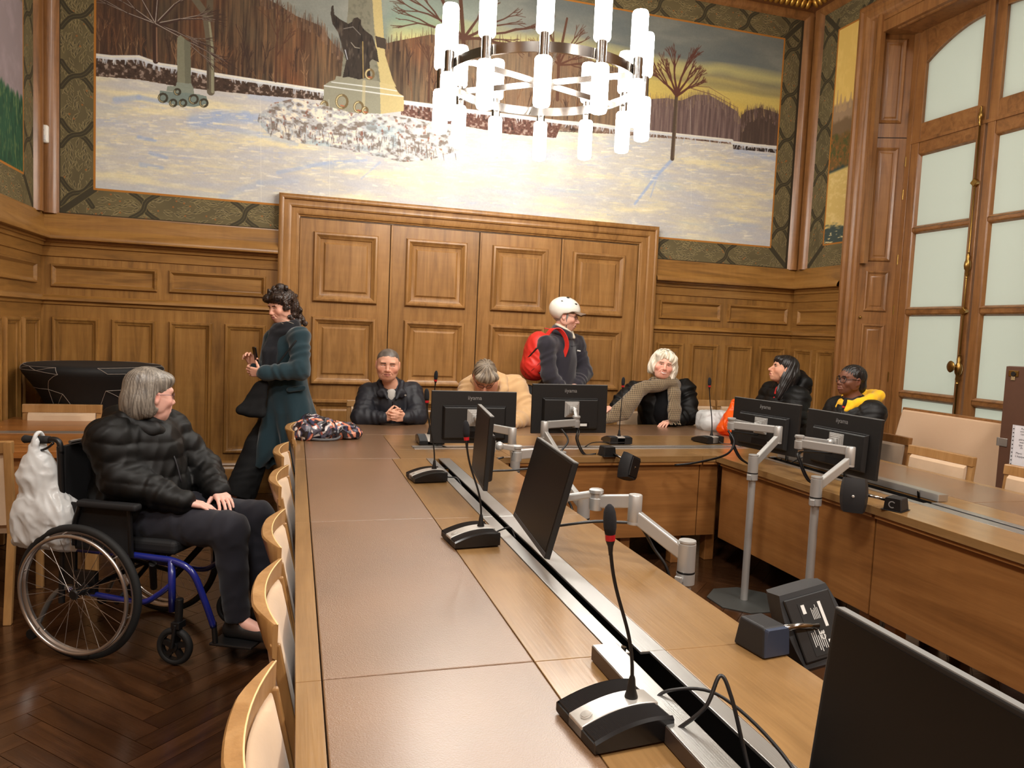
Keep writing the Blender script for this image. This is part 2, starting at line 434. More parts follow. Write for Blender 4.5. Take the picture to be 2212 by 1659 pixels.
# splayed reveals with shutter panels
TY = 5.745
for sgn, ya, yb in ((1, WY1, TY), (-1, WY0, 2*4.91-TY)):
    u = Vector((XG-XR+.03, yb-ya, 0)); L_ = u.length; u.normalize()
    n = Vector((u.y, -u.x, 0)) if sgn > 0 else Vector((-u.y, u.x, 0))
    base = Vector((XR-.03, ya, 0))
    rv = MB()
    r0 = base; r1 = base+u*L_
    back = -n*.12
    rv.add([r0+Vector((0, 0, WZ0)), r1+Vector((0, 0, WZ0)), r1+Vector((0, 0, WZ1)), r0+Vector((0, 0, WZ1)), r0+back+Vector((0, 0, WZ0)), r1+back+Vector((0, 0, WZ0)), r1+back+Vector((0, 0, WZ1)), r0+back+Vector((0, 0, WZ1))],
           [(0, 1, 2, 3), (5, 4, 7, 6), (0, 3, 7, 4), (1, 5, 6, 2), (3, 2, 6, 7), (0, 4, 5, 1)])
    if sgn < 0: rv.f = [f[::-1] for f in rv.f]
    rev = rv.build('reveal', DARKW, win)
    RS = [(0, 0), (.002, .010), (.012, .016), (.022, .010), (.030, .002), (.045, .001), (.058, .008), (.060, .008)]
    for z0, z1 in ((3.60, 4.36), (2.33, 3.38), (1.86, 2.24), (.75, 1.74)):
        sharp(MB().rings(base+u*.06+Vector((0, 0, z0))+n*.001, u, (0, 0, 1), n, L_-.14, z1-z0, RS).build('shutter_panel', DARKW, rev), 30)
    b = MB(); b.obox(base+u*(L_/2)+Vector((0, 0, 3.47))+n*.001, u*(L_/2-.015), n*.0015, (0, 0, .004)); b.build('shutter_gap', mat('door shadow gap', None), rev)
    MB().sphere(base+u*.035+Vector((0, 0, 1.80))+n*.02, .014, 12, 8).build('shutter_knob', BRASS, rev, smooth=True)
    for z in (3.25, 2.95, 2.35, 1.88, 1.25):
        MB().tube([base+u*(L_-.012)+n*.012+Vector((0, 0, z-.045)), base+u*(L_-.012)+n*.012+Vector((0, 0, z+.045))], .009, 8).build('hinge', BRASS, rev)
# head of the opening
MB().box(XR-.03, XG+.02, WY0, WY1, WZ1-.1, WZ1+.0).build('soffit', DARKW, win, bevel=.004)
sharp(MB().rings((XR+.01, WY0+.2, WZ1-.1), (1, 0, 0), (0, 1, 0), (0, 0, -1), .36, WY1-WY0-.4, [(0, 0), (.003, .01), (.014, .016), (.03, .008), (.04, .001), (.06, .001)]).build('soffit_panel', DARKW, win), 30)
# fixed frame, transom, casements
PANE = mat('frosted pane', C(206, 207, 198), rough=.22)
_nt = PANE.node_tree; _t = _nt.nodes.new('ShaderNodeBsdfTranslucent'); _t.inputs[0].default_value = C(208, 209, 200)
_mx = _nt.nodes.new('ShaderNodeMixShader'); _mx.inputs[0].default_value = .62
_nt.links.new(_nt.nodes['Principled BSDF'].outputs[0], _mx.inputs[1]); _nt.links.new(_t.outputs[0], _mx.inputs[2])
_nt.links.new(_mx.outputs[0], _nt.nodes['Material Output'].inputs[0])
x0, x1 = XG-.02, XG+.05
YM = 4.91
for s in (1, -1):
    Y = lambda d: YM+s*d          # d measured from the meeting line of the two casements
    bx('jamb', min(Y(.78), Y(.84)), max(Y(.78), Y(.84)), WZ0, WZ1, x0+.0, x1+.05, DARKW, win)
    cs = bx('casement', min(Y(.012), Y(.085)), max(Y(.012), Y(.085)), WZ0+.02, 3.40, x0, x1, DARKW, win)
    bx('stile', min(Y(.69), Y(.775)), max(Y(.69), Y(.775)), WZ0+.02, 3.40, x0, x1, DARKW, cs)
    for z0, z1 in ((3.295, 3.40), (2.592, 2.625), (1.842, 1.885), (1.08, 1.12), (WZ0+.02, .45)):
        bx('glazing_bar', min(Y(.085), Y(.69)), max(Y(.085), Y(.69)), z0, z1, x0+.008, x1-.008, DARKH, cs)
    for z0, z1 in ((.45, 1.08), (1.12, 1.842), (1.885, 2.592), (2.625, 3.295)):
        MB().box(XG+.012, XG+.02, min(Y(.085), Y(.69)), max(Y(.085), Y(.69)), z0, z1).build('pane', PANE, cs)
        sharp(MB().rings((XG+.012, min(Y(.085), Y(.69)), z0), (0, 1, 0), (0, 0, 1), (-1, 0, 0), .605, z1-z0, [(0, .03), (.008, .026), (.016, .012), (.022, 0)], cap=False).build('glazing_bead', DARKW, cs), 30)
    # arched light above the transom
    tl = bx('transom_light', min(Y(.012), Y(.10)), max(Y(.012), Y(.10)), 3.42, 4.40, x0, x1, DARKW, win)
    bx('transom_stile', min(Y(.68), Y(.78)), max(Y(.68), Y(.78)), 3.42, 4.40, x0, x1, DARKW, tl)
    bx('transom_rail', min(Y(.10), Y(.68)), max(Y(.10), Y(.68)), 3.42, 3.565, x0, x1, DARKH, tl)
    arc = [(Y(.68-.58*t), 4.10+.20*math.sin(PI/2*t)**.9) for t in [i/12 for i in range(13)]]
    yz('arched_rail', arc+[(Y(.10), 4.40), (Y(.68), 4.40)], x0, x1, DARKH, tl)
    n = len(arc)
    yz('pane', [(Y(.68), 3.565)]+arc+[(Y(.10), 3.565)], XG+.012, XG+.02, PANE, tl, bevel=0)
bx('transom', 4.91-.78, 4.91+.78, 3.395, 3.425, x0-.006, x1, DARKW, win)
# cremone bolt: rod, guides, ornamental knuckles and the knob
cb = MB().tube([(x0-.022, YM+.04, .5), (x0-.022, YM+.04, 3.52)], .008, 8).build('cremone_bolt', BRASS, win, smooth=True)
def knuckle(z, k=1.0):
    pr = [(.004, -.11), (.014, -.105), (.008, -.09), (.018, -.075), (.012, -.05), (.024, -.03), (.028, 0), (.024, .03), (.012, .05), (.018, .075), (.008, .09), (.014, .105), (.004, .11)]
    sharp(MB().lathe([(r*k, h*k) for r, h in pr], 14, (x0-.024, YM+.04, z)).build('bolt_knuckle', BRASS, cb), 60)
knuckle(3.46, .75); knuckle(2.24); knuckle(1.37, 1.15)
for z in (2.92, 1.86, .8):
    MB().obox((x0-.02, YM+.04, z), (.02, 0, 0), (0, .018, .018), (0, -.018, .018)).build('bolt_guide', BRASS, cb, bevel=.005)
kn = MB().lathe([(.012, 0), (.012, .03), (.02, .04), (.045, .052), (.05, .062), (.04, .07), (.01, .073)], 20, (x0-.03, YM+.045, 1.39), (-1, .25, 0))
sharp(kn.build('bolt_knob', BRASS, cb), 50)
# ------------------------------------------------------------------ crown moulding under the ceiling with gilded leaves
CROWN = [(4.90, 0), (4.905, .03), (4.93, .035), (4.945, .05), (4.95, .09), (5.02, .14), (5.06, .16), (5.07, .20), (5.20, .30), (5.32, .34)]
mm = MB()
for a, b, n in (((XL, D), (XR, D), (0, -1)), ((XL, YB), (XL, D), (1, 0)), ((XR, YB), (XR, D), (-1, 0))):
    q = sweep(CROWN, a, b, n); mm.add(q.v, q.f)
cr_ = trim(mm, mat('crown brown paint', C(96, 58, 30), rough=.4))
lm = MB().sphere((0, 0, 0), 1, 10, 6, (.03, .022, .05)).mesh('gilded_leaf'); lm.materials.append(GILT); lm.polygons.foreach_set('use_smooth', [True]*len(lm.polygons))
for k in range(26):
    for axis in (0, 1):
        o = bpy.data.objects.new('gilded_leaf', lm); COL.objects.link(o); o.parent = cr_
        if axis == 0: o.location = (XR-.17-k*.062, D-.125, 4.985); o.rotation_euler = (math.radians(35), 0, 0)
        else: o.location = (XR-.125, D-.17-k*.062, 4.985); o.rotation_euler = (math.radians(35), 0, -PI/2)
# ------------------------------------------------------------------ painted canvases (flat pictures made stroke by stroke)
def vnoise(h, w, sx, sy, oct=4, seed=0):
    """smooth value noise in 0..1; sx, sy = size in pixels of the largest blotch"""
    r = np.random.default_rng(seed); out = np.zeros((h, w)); amp = 1; tot = 0
    for o in range(oct):
        gx, gy = max(2, int(w/max(sx, 1.5))+2), max(2, int(h/max(sy, 1.5))+2)
        g = r.random((gy+1, gx+1))
        x = np.linspace(0, gx-1e-3, w); y = np.linspace(0, gy-1e-3, h)
        xi = x.astype(int); yi = y.astype(int); xf = x-xi; yf = y-yi
        xf = xf*xf*(3-2*xf); yf = (yf*yf*(3-2*yf))[:, None]
        a = g[yi][:, xi]*(1-xf)+g[yi][:, xi+1]*xf; b = g[yi+1][:, xi]*(1-xf)+g[yi+1][:, xi+1]*xf
        out += amp*(a*(1-yf)+b*yf); tot += amp; amp *= .55; sx /= 2; sy /= 2
    return out/tot
def mixc(img, mask, col):
    img += mask[..., None]*(np.array(col, float)/255-img)
class Paint:
    def __init__(s, w, h, to):
        s.w, s.h, s.to = w, h, to; s.img = np.zeros((h, w, 3))
    def P(s, pts): return np.array([s.to(*p) for p in pts], float)
    def line(s, pts, r0, r1, col, a=1.0, px=False, soft=.8):
        q = np.array(pts, float) if px else s.P(pts); n = len(q)-1
        for i in range(n):
            A, B = q[i], q[i+1]; ra = r0+(r1-r0)*i/n; rb = r0+(r1-r0)*(i+1)/n; R = max(ra, rb)+2
            x0, x1 = int(max(0, min(A[0], B[0])-R)), int(min(s.w, max(A[0], B[0])+R+1))
            y0, y1 = int(max(0, min(A[1], B[1])-R)), int(min(s.h, max(A[1], B[1])+R+1))
            if x1 <= x0 or y1 <= y0: continue
            X = np.arange(x0, x1)[None, :]; Y = np.arange(y0, y1)[:, None]
            d = B-A; L = d@d+1e-9; t = np.clip(((X-A[0])*d[0]+(Y-A[1])*d[1])/L, 0, 1)
            dist = np.hypot(X-A[0]-t*d[0], Y-A[1]-t*d[1]); m = np.clip((ra+(rb-ra)*t-dist)/soft+.5, 0, 1)*a
            mixc(s.img[y0:y1, x0:x1], m, col)
    def mask(s, pts, px=False):
        q = np.array(pts, float) if px else s.P(pts)
        m = np.zeros((s.h, s.w), bool)
        x0, x1 = int(max(0, q[:, 0].min()-1)), int(min(s.w, q[:, 0].max()+2)); y0, y1 = int(max(0, q[:, 1].min()-1)), int(min(s.h, q[:, 1].max()+2))
        if x1 <= x0 or y1 <= y0: return m
        X = np.arange(x0, x1)[None, :]+.5; Y = np.arange(y0, y1)[:, None]+.5
        ins = np.zeros((y1-y0, x1-x0), bool)
        for i in range(len(q)):
            (ax, ay), (bx_, by_) = q[i], q[(i+1) % len(q)]
            if ay == by_: continue
            c = ((ay > Y) != (by_ > Y)) & (X < (bx_-ax)*(Y-ay)/(by_-ay)+ax); ins ^= c
        m[y0:y1, x0:x1] = ins
        return m
    def poly(s, pts, col, a=1.0, tex=None, px=False):
        m = s.mask(pts, px)*a
        if tex is not None: m = m*tex
        mixc(s.img, m, col)
    def tree(s, base, ang, length, r, depth, col, seed=0, spread=.5, shrink=.72, snow=None, a=1.0):
        rr = random.Random(seed)
        def br(x, y, an, L, w, d):
            x2, y2 = x+math.cos(an)*L, y-math.sin(an)*L
            mx, my = (x+x2)/2+rr.uniform(-.06, .06)*L, (y+y2)/2+rr.uniform(-.06, .06)*L
            s.line([(x, y), (mx, my), (x2, y2)], w, w*.7, col, a, px=True)
            if snow and w > .9: s.line([(x-w*.5, y-w*.4), (x2-w*.5, y2-w*.4)], w*.3, w*.2, snow, .8, px=True)
            if d:
                for k in range(rr.choice((2, 3, 3))):
                    br(x2, y2, an+rr.uniform(-spread, spread)*(1 if k else .35), L*shrink*rr.uniform(.75, 1.15), max(w*.62, .5), d-1)
        x, y = s.to(*base); br(x, y, ang, length, r, depth)
def leaf_border(pt, x0, y0, x1, y1, along, seed, dens=1.0):
    """stencilled laurel: dull green ground, paler leaf outlines, orange berries, dark crossing ribbons"""
    r = random.Random(seed); im = pt.img
    h, w = y1-y0, x1-x0
    base = np.array([100, 90, 62])/255
    n = vnoise(h, w, 90, 90, 3, seed)[..., None]
    im[y0:y1, x0:x1] = base*(.86+.28*n)
    k = int(h*w/170*dens)
    for i in range(k):
        x, y = r.uniform(x0+4, x1-4), r.uniform(y0+4, y1-4)
        a = (PI/2 if along == 'y' else 0)+r.uniform(-.65, .65); L = r.uniform(8, 13)
        dx, dy = math.cos(a), math.sin(a); px_, py_ = -dy, dx; c = r.uniform(-2.5, 2.5)
        A = (x-dx*L, y-dy*L); B = (x+dx*L, y+dy*L); M1 = (x+px_*(3+c*.3), y+py_*(3+c*.3)); M2 = (x-px_*3, y-py_*3)
        sh = r.choice(((80, 73, 50), (88, 80, 52), (74, 68, 50)))
        pt.line([A, (x, y), B], 1.6, 1.6, sh, .7, px=True)
        pt.line([A, M1, B], .5, .5, (164, 146, 104), .8, px=True); pt.line([A, M2, B], .5, .5, (158, 140, 100), .65, px=True)
    for i in range(int(h*w/1900)):
        x, y = r.uniform(x0+5, x1-5), r.uniform(y0+5, y1-5); pt.line([(x, y), (x+.1, y)], 2.2, 2.2, (164, 98, 48), .75, px=True)
def ribbons(pt, x0, y0, x1, y1, along, step, first):
    col = (62, 56, 40); ed = (118, 106, 70)
    p = first
    while p < (y1 if along == 'y' else x1)-20:
        for s in (1, -1):
            pts = []
            for i in range(9):
                t = i/8; u = (2*t-1); q = p+s*(u*30-8*math.sin(PI*u))
                pts.append((x0+t*(x1-x0), q) if along == 'y' else (q, y0+t*(y1-y0)))
            pt.line(pts, 7, 7, ed, .7, px=True); pt.line(pts, 5.6, 5.6, col, 1, px=True)
            pt.line(pts, .6, .6, ed, .5, px=True)
        p += step

# --- the winter park on the back wall
MX0, MX1, MZ0, MZ1 = -1.852, 5.022, 2.302, 4.885
GX0, GX1, GZ0, GZ1 = -1.587, 4.785, 2.527, 4.655
SM = 300
def _to(px, py):
    p = at_y(px, py, D); return ((p.x-MX0)*SM, (MZ1-p.z)*SM)
pt = Paint(int((MX1-MX0)*SM), int((MZ1-MZ0)*SM), _to)
H_, W_ = pt.h, pt.w; I = pt.img
_pa = {}
def NZ(sx, sy, o=4, s=0):
    return vnoise(H_, W_, sx, sy, o, s)
# sky
yy = np.arange(H_)[:, None]*np.ones((1, W_)); xx = np.arange(W_)[None, :]*np.ones((H_, 1))
I[:] = np.array([118, 122, 116])/255
n1 = NZ(260, 90, 5, 1)
mixc(I, np.clip((n1-.45)*3, 0, 1), (140, 142, 134)); mixc(I, np.clip((.5-n1)*3, 0, 1), (98, 106, 106))
hz = (_to(1480, 255)[1])
def band(yc, th, col, a, seed):
    w = NZ(300, 60, 3, seed)*2-1
    mixc(I, np.clip(1-np.abs((yy-yc-w*30)/th), 0, 1)**.7*a*np.clip((xx-_to(835, 60)[0])/140, 0, 1), col)
band(hz-40, 120, (214, 182, 84), .95, 5); band(hz-95, 46, (206, 186, 104), .8, 6); band(hz-112, 18, (128, 124, 96), .55, 7)
band(hz-150, 22, (196, 186, 120), .75, 8)
tq = np.clip(1-np.abs((xx-_to(880, 60)[0])/330), 0, 1)*np.clip(1-np.abs((yy-_to(880, 50)[1])/150), 0, 1)
mixc(I, tq*.75*np.clip((xx-_to(790, 60)[0])/90, 0, 1), (120, 152, 138))
tq = np.clip((xx-_to(826, 80)[0])/30, 0, 1)*np.clip(1-np.abs((xx-_to(900, 80)[0])/260), 0, 1)*np.clip(1-np.abs((yy-_to(900, 84)[1])/46), 0, 1)
mixc(I, tq*.8, (206, 196, 130))
# wood on the left and behind the monument
vs1 = NZ(5, 120, 4, 11); vs2 = NZ(80, 160, 3, 12)
top = [(190, -140), (540, -120), (560, -10), (600, 10), (640, 35), (690, 55), (720, 95), (745, 120), (850, 90), (930, 75), (1000, 82), (1090, 92), (1190, 100), (1270, 128), (1340, 150), (1400, 190)]
wd = top+[(1400, 300), (1000, 262), (700, 215), (450, 200), (190, 175)]
m = pt.mask(wd)
mixc(I, m*1.0, (90, 70, 52)); mixc(I, m*np.clip((vs1-.5)*4, 0, 1), (124, 94, 66)); mixc(I, m*np.clip((.48-vs1)*4, 0, 1), (58, 44, 36))
mixc(I, m*np.clip((vs2-.5)*2.2, 0, 1)*.75, (130, 76, 46)); mixc(I, m*np.clip((.42-vs2)*3, 0, 1)*.6, (96, 92, 74))
lft = np.clip(1-(xx-_to(205, 60)[0])/420, 0, 1); mixc(I, m*lft*.45, (52, 40, 34))
mixc(I, m*np.clip((xx-_to(860, 100)[0])/200, 0, 1)*.55, (140, 122, 100))
def tops(line, n, seed, cols, hmin, hmax):
    """twigs breaking up the skyline of a wood"""
    r = random.Random(seed)
    for i in range(n):
        j = r.randrange(len(line)-1); f = r.random(); x = line[j][0]*(1-f)+line[j+1][0]*f; y = line[j][1]*(1-f)+line[j+1][1]*f
        pt.line([(x, y+r.uniform(6, 26)), (x+r.uniform(-3, 3), y-r.uniform(hmin, hmax))], r.uniform(.8, 2.4), .5, r.choice(cols), r.uniform(.35, .8))
tops(top[2:], 420, 5, ((90, 70, 54), (112, 86, 66), (70, 54, 46), (128, 104, 84)), 2, 22)
# thin background saplings
rs = random.Random(4)
for i in range(120):
    x = rs.uniform(205, 1290); y = 100+(x-205)*.12+rs.uniform(-10, 50)
    if 690 < x < 880: continue
    pt.tree((x, y+rs.uniform(0, 25)), PI/2+rs.uniform(-.12, .12), rs.uniform(22, 46), rs.uniform(.8, 1.8), 2, rs.choice(((70, 50, 38), (110, 76, 52), (58, 42, 36), (142, 110, 80))), seed=i, spread=.45, a=.8)
# far treeline right
tl = [(1380, 300), (1390, 215), (1440, 212), (1470, 218), (1500, 205), (1530, 205), (1560, 222), (1590, 240), (1602, 262), (1612, 240), (1640, 233), (1665, 240), (1682, 250), (1690, 325), (1600, 312)]
m = pt.mask(tl); mixc(I, m*1.0, (112, 92, 88)); mixc(I, m*np.clip((vs1-.48)*4, 0, 1)*.7, (142, 122, 112)); mixc(I, m*np.clip((.47-vs1)*4, 0, 1)*.7, (80, 64, 62))
m = pt.mask([(1596, 315), (1600, 250), (1612, 240), (1640, 233), (1665, 240), (1690, 250), (1690, 325)]); mixc(I, m*.85, (72, 58, 50)); mixc(I, m*np.clip((vs1-.52)*4, 0, 1)*.6, (104, 84, 72))
tops(tl[1:-2], 260, 6, ((112, 92, 88), (96, 78, 74), (132, 112, 104), (150, 126, 96)), 2, 14); tops([(1600, 250), (1612, 240), (1640, 233), (1665, 240), (1690, 250)], 90, 7, ((72, 58, 50), (84, 66, 58)), 1, 9)
# snow field
sn = [(150, 160), (300, 172), (380, 186), (460, 196), (560, 206), (700, 216), (1000, 262), (1210, 285), (1400, 292), (1580, 312), (1720, 330), (1760, 620), (150, 520)]
m = pt.mask(sn)*1.0
a = NZ(190, 26, 5, 21); b = NZ(260, 40, 4, 22); c = NZ(24, 8, 3, 23)
mixc(I, m, (196, 192, 184)); mixc(I, m*np.clip((a-.5)*4.5, 0, 1), (222, 212, 176)); mixc(I, m*np.clip((.47-a)*4, 0, 1)*.8, (182, 184, 192))
mixc(I, m*np.clip((b-.56)*5, 0, 1)*.6, (168, 180, 196)); mixc(I, m*np.clip((c-.58)*4, 0, 1)*.55, (230, 224, 200)); mixc(I, m*np.clip((.4-c)*4, 0, 1)*.4, (176, 174, 176))
mixc(I, m*np.clip((yy-_to(900, 420)[1])/150, 0, 1)*.45, (194, 198, 200))
for pts, w_, al in (([(250, 215), (300, 210), (360, 222)], 7, .7), ([(420, 262), (470, 252), (530, 252), (590, 262)], 17, .75), ([(440, 268), (560, 290), (640, 310)], 8, .5),
                    ([(300, 296), (335, 303)], 5, .8), ([(325, 330), (360, 340)], 5, .7), ([(305, 355), (350, 362)], 6, .6), ([(600, 372), (700, 352), (790, 345)], 5, .6), ([(480, 425), (560, 395), (640, 390)], 9, .35),
                    ([(1450, 345), (1412, 385), (1370, 440)], 5, .9), ([(1418, 382), (1404, 425)], 3, .6), ([(1430, 368), (1385, 372)], 3, .5), ([(1590, 325), (1670, 342)], 12, .5),
                    ([(900, 330), (1000, 300)], 8, .5), ([(540, 205), (690, 235)], 8, .5), ([(820, 350), (780, 385)], 3, .5)):
    pt.line(pts, w_, w_*.7, (158, 174, 204), al, soft=w_*.8)
rb = random.Random(17)
for i in range(1500):
    x = rb.uniform(205, 1690); y = 215+(x-205)*.065+abs(rb.gauss(0, 1))*95
    if y > 560: continue
    L = rb.uniform(6, 26); cc = rb.choice(((236, 224, 184), (228, 216, 178), (176, 182, 200), (204, 202, 204), (240, 234, 214), (190, 192, 200)))
    pt.line([(x, y), (x+L, y+rb.uniform(-2, 3))], rb.uniform(1.0, 2.8), .8, cc, rb.uniform(.25, .6), soft=2.0)
# hedge with snow on it
def hedge(topl, botl, seed, dark=(70, 54, 44)):
    m = pt.mask(topl+botl[::-1]); nn = NZ(7, 7, 3, seed)
    mixc(I, m*1.0, dark); mixc(I, m*np.clip((nn-.55)*6, 0, 1)*.8, (168, 150, 138)); mixc(I, m*np.clip((.42-nn)*5, 0, 1)*.7, (46, 36, 30))
    rh = random.Random(seed)
    for i in range(len(topl)-1):
        for q in range(14):
            f = rh.random(); x = topl[i][0]*(1-f)+topl[i+1][0]*f; y = topl[i][1]*(1-f)+topl[i+1][1]*f
            pt.line([(x, y+rh.uniform(0, 6)), (x+rh.uniform(-4, 4), y+rh.uniform(5, 17))], 2.2, 1.2, rh.choice(((206, 210, 214), (190, 198, 210))), .7)
    pt.line([(x, y+2) for x, y in topl], 5.5, 5.0, (206, 210, 214), .95); pt.line([(x, y) for x, y in topl], 2.2, 2.2, (226, 222, 206), .8)
hedge([(190, 116), (240, 122), (300, 122), (345, 138), (400, 146), (470, 160), (560, 174), (640, 186), (705, 196)], [(190, 162), (300, 170), (380, 186), (460, 196), (560, 206), (640, 212), (705, 218)], 31)
hedge([(866, 218), (930, 226), (1000, 236), (1100, 248), (1215, 262)], [(866, 248), (930, 262), (1000, 272), (1100, 290), (1200, 298)], 32, (98, 66, 56))
hedge([(1215, 262), (1290, 268), (1360, 278), (1450, 288), (1580, 302)], [(1210, 284), (1290, 286), (1400, 296), (1500, 302), (1580, 312)], 33, (120, 98, 84))
hedge([(1581, 306), (1630, 312), (1690, 318)], [(1583, 322), (1630, 326), (1690, 332)], 34, (50, 42, 40))
# the planted trees
pt.line([(455, 198), (454, 100), (444, 30), (415, -10), (380, -60)], 9, 8, (100, 92, 76)); pt.line([(459, 198), (458, 100), (450, 30)], 3.5, 2, (150, 150, 124), .8); pt.line([(449, 190), (449, 100)], 2, 2, (62, 52, 44), .7); pt.line([(452, 40), (456, -60)], 8, 7, (92, 82, 66))
pt.line([(336, 132), (334, 60), (338, -60)], 6, 5, (62, 44, 36)); pt.line([(339, 132), (338, 60)], 2, 1.5, (150, 116, 92), .8)
for a1, L in ((2.6, 55), (2.9, 65), (.35, 60), (-.25, 50), (.9, 70), (2.1, 70), (1.5, 60), (-.4, 70)):
    pt.tree((337, 52), a1, L, 3.2, 3, (66, 48, 40), seed=int(a1*10)+50, spread=.4, snow=(206, 200, 190))
for bx_, by_, h_, sd in ((595, 175, 62, 61), (1000, 240, 0, 62), (1205, 215, 0, 63), (925, 218, 55, 64)):
    if h_: pt.tree((bx_, by_), PI/2, h_, 3.4, 4, (84, 58, 44), seed=sd, spread=.5)
pt.line([(1000, 240), (1002, 130), (1000, 80), (992, -30)], 7, 5, (84, 58, 44)); 
for a1, L, sd in ((2.6, 80, 1), (2.2, 70, 2), (.6, 85, 3), (.3, 90, 4), (2.9, 70, 5), (1.0, 70, 6), (.1, 70, 7)):
    pt.tree((1000, 84), a1, L, 4, 3, (84, 56, 44), seed=80+sd, spread=.45)
pt.line([(1203, 215), (1206, 130), (1224, 40)], 5, 3, (92, 62, 48))
for a1, L, sd in ((2.5, 40, 1), (.5, 42, 2), (1.9, 50, 3), (1.1, 50, 4), (.15, 36, 5)):
    pt.tree((1206, 140), a1, L, 3, 3, (92, 60, 46), seed=90+sd, spread=.5)
pt.line([(1451, 342), (1456, 270), (1460, 205)], 6.5, 5.5, (84, 70, 58)); pt.line([(1454, 340), (1459, 270), (1463, 208)], 2, 2, (124, 108, 86), .6)
for a1, L, sd in ((2.45, 42, 1), (.65, 44, 2), (1.75, 52, 3), (1.35, 56, 4), (2.0, 40, 5), (1.0, 44, 6)):
    pt.tree((1460, 207), a1, L, 4.2, 4, (92, 56, 46), seed=140+sd, spread=.42)
pt.line([(1490, 190), (1540, 205), (1590, 232)], 1.2, .6, (120, 90, 70)); pt.line([(1488, 185), (1530, 188), (1575, 215)], 1, .5, (120, 90, 70))
# broken column with wreaths
st = (140, 142, 124)
pt.poly([(383, 178), (383, 82), (390, 76), (404, 88), (412, 92), (413, 182)], (126, 126, 106)); pt.poly([(400, 180), (398, 84), (412, 92), (413, 182)], (104, 104, 88), .8)
pt.poly([(360, 196), (362, 186), (380, 186), (382, 178), (414, 181), (418, 190), (420, 204)], (132, 140, 128)); pt.poly([(343, 216), (346, 196), (425, 203), (446, 208), (450, 224), (420, 231), (380, 227)], (118, 132, 126))
for x, y, r_ in ((352, 211, 9), (383, 198, 6), (374, 222, 7), (418, 214, 9), (440, 222, 8), (395, 222, 7)):
    ring_ = [(x+r_*math.cos(t), y+r_*math.sin(t)) for t in [k*PI/6 for k in range(13)]]
    pt.line(ring_, 2.4, 2.4, (62, 58, 46)); pt.line(ring_[3:8], 1, 1, (190, 176, 130), .8)
# stone pylon with a bronze figure and wreaths at its foot
pt.poly([(735, 178), (752, 20), (758, -160), (806, -160), (806, 20), (822, 175), (822, 182)], (122, 120, 104)); pt.poly([(804, 0), (806, -150), (824, -140), (824, 8), (832, 120), (848, 172), (856, 188), (822, 184), (812, 120)], (182, 166, 116))
tx = np.clip(NZ(10, 10, 3, 41), 0, 1); m = pt.mask([(735, 178), (752, 20), (758, -160), (806, -160), (806, 20), (822, 182)]); mixc(I, m*np.clip((tx-.5)*2, 0, .5), (92, 90, 78))
pt.poly([(697, 240), (700, 184), (712, 176), (724, 172), (726, 164), (820, 176), (822, 246)], (138, 136, 118)); pt.poly([(822, 246), (820, 178), (850, 184), (862, 202), (872, 208), (872, 240)], (186, 170, 122))
pt.line([(700, 185), (780, 196), (822, 202), (870, 208)], 1.6, 1.6, (206, 208, 206), .9); pt.line([(716, 177), (820, 190), (856, 196)], 1.4, 1.4, (206, 208, 206), .9); pt.line([(786, 176), (784, 240)], 4, 4, (186, 172, 132), .6)
pt.poly([(810, 78), (833, 84), (834, 107), (814, 102)], (66, 56, 48))
fig = [(716, 14), (720, 12), (722, 32), (734, 42), (752, 52), (760, 48), (764, 40), (772, 38), (780, 44), (780, 56), (788, 66), (804, 78), (814, 110), (818, 135), (804, 128), (798, 134), (800, 168), (790, 168), (776, 172), (752, 166), (740, 168), (748, 130), (742, 112), (730, 70), (718, 52), (714, 30)]
pt.poly(fig, (54, 46, 40)); m = pt.mask(fig); mixc(I, m*np.clip((NZ(8, 26, 3, 44)-.55)*5, 0, 1)*.6, (104, 92, 80)); mixc(I, m*np.clip((.42-NZ(6, 30, 3, 45))*5, 0, 1)*.8, (30, 26, 24))
pt.line([(783, 90), (784, 168)], 1.3, 1.3, (150, 128, 80)); pt.line([(742, 62), (762, 58), (778, 75)], 1, 1, (150, 146, 140), .7); pt.line([(745, 108), (750, 128)], 1.4, 1, (200, 206, 216), .8); pt.line([(776, 104), (766, 102), (758, 92)], 1, 1, (170, 164, 150), .8)
for x, y, r_ in ((798, 160, 10), (738, 219, 14), (700, 227, 8), (774, 231, 11), (788, 238, 6)):
    ring_ = [(x+r_*.85*math.cos(t), y+r_*math.sin(t)) for t in [k*PI/8 for k in range(17)]]
    pt.line(ring_, 3, 3, (108, 92, 62)); pt.line(ring_[4:13], 1.3, 1.3, (206, 192, 146), .8); pt.line([(x-2, y+r_*.6), (x+4, y+r_*.7)], 2, 2, (176, 92, 60), .7)
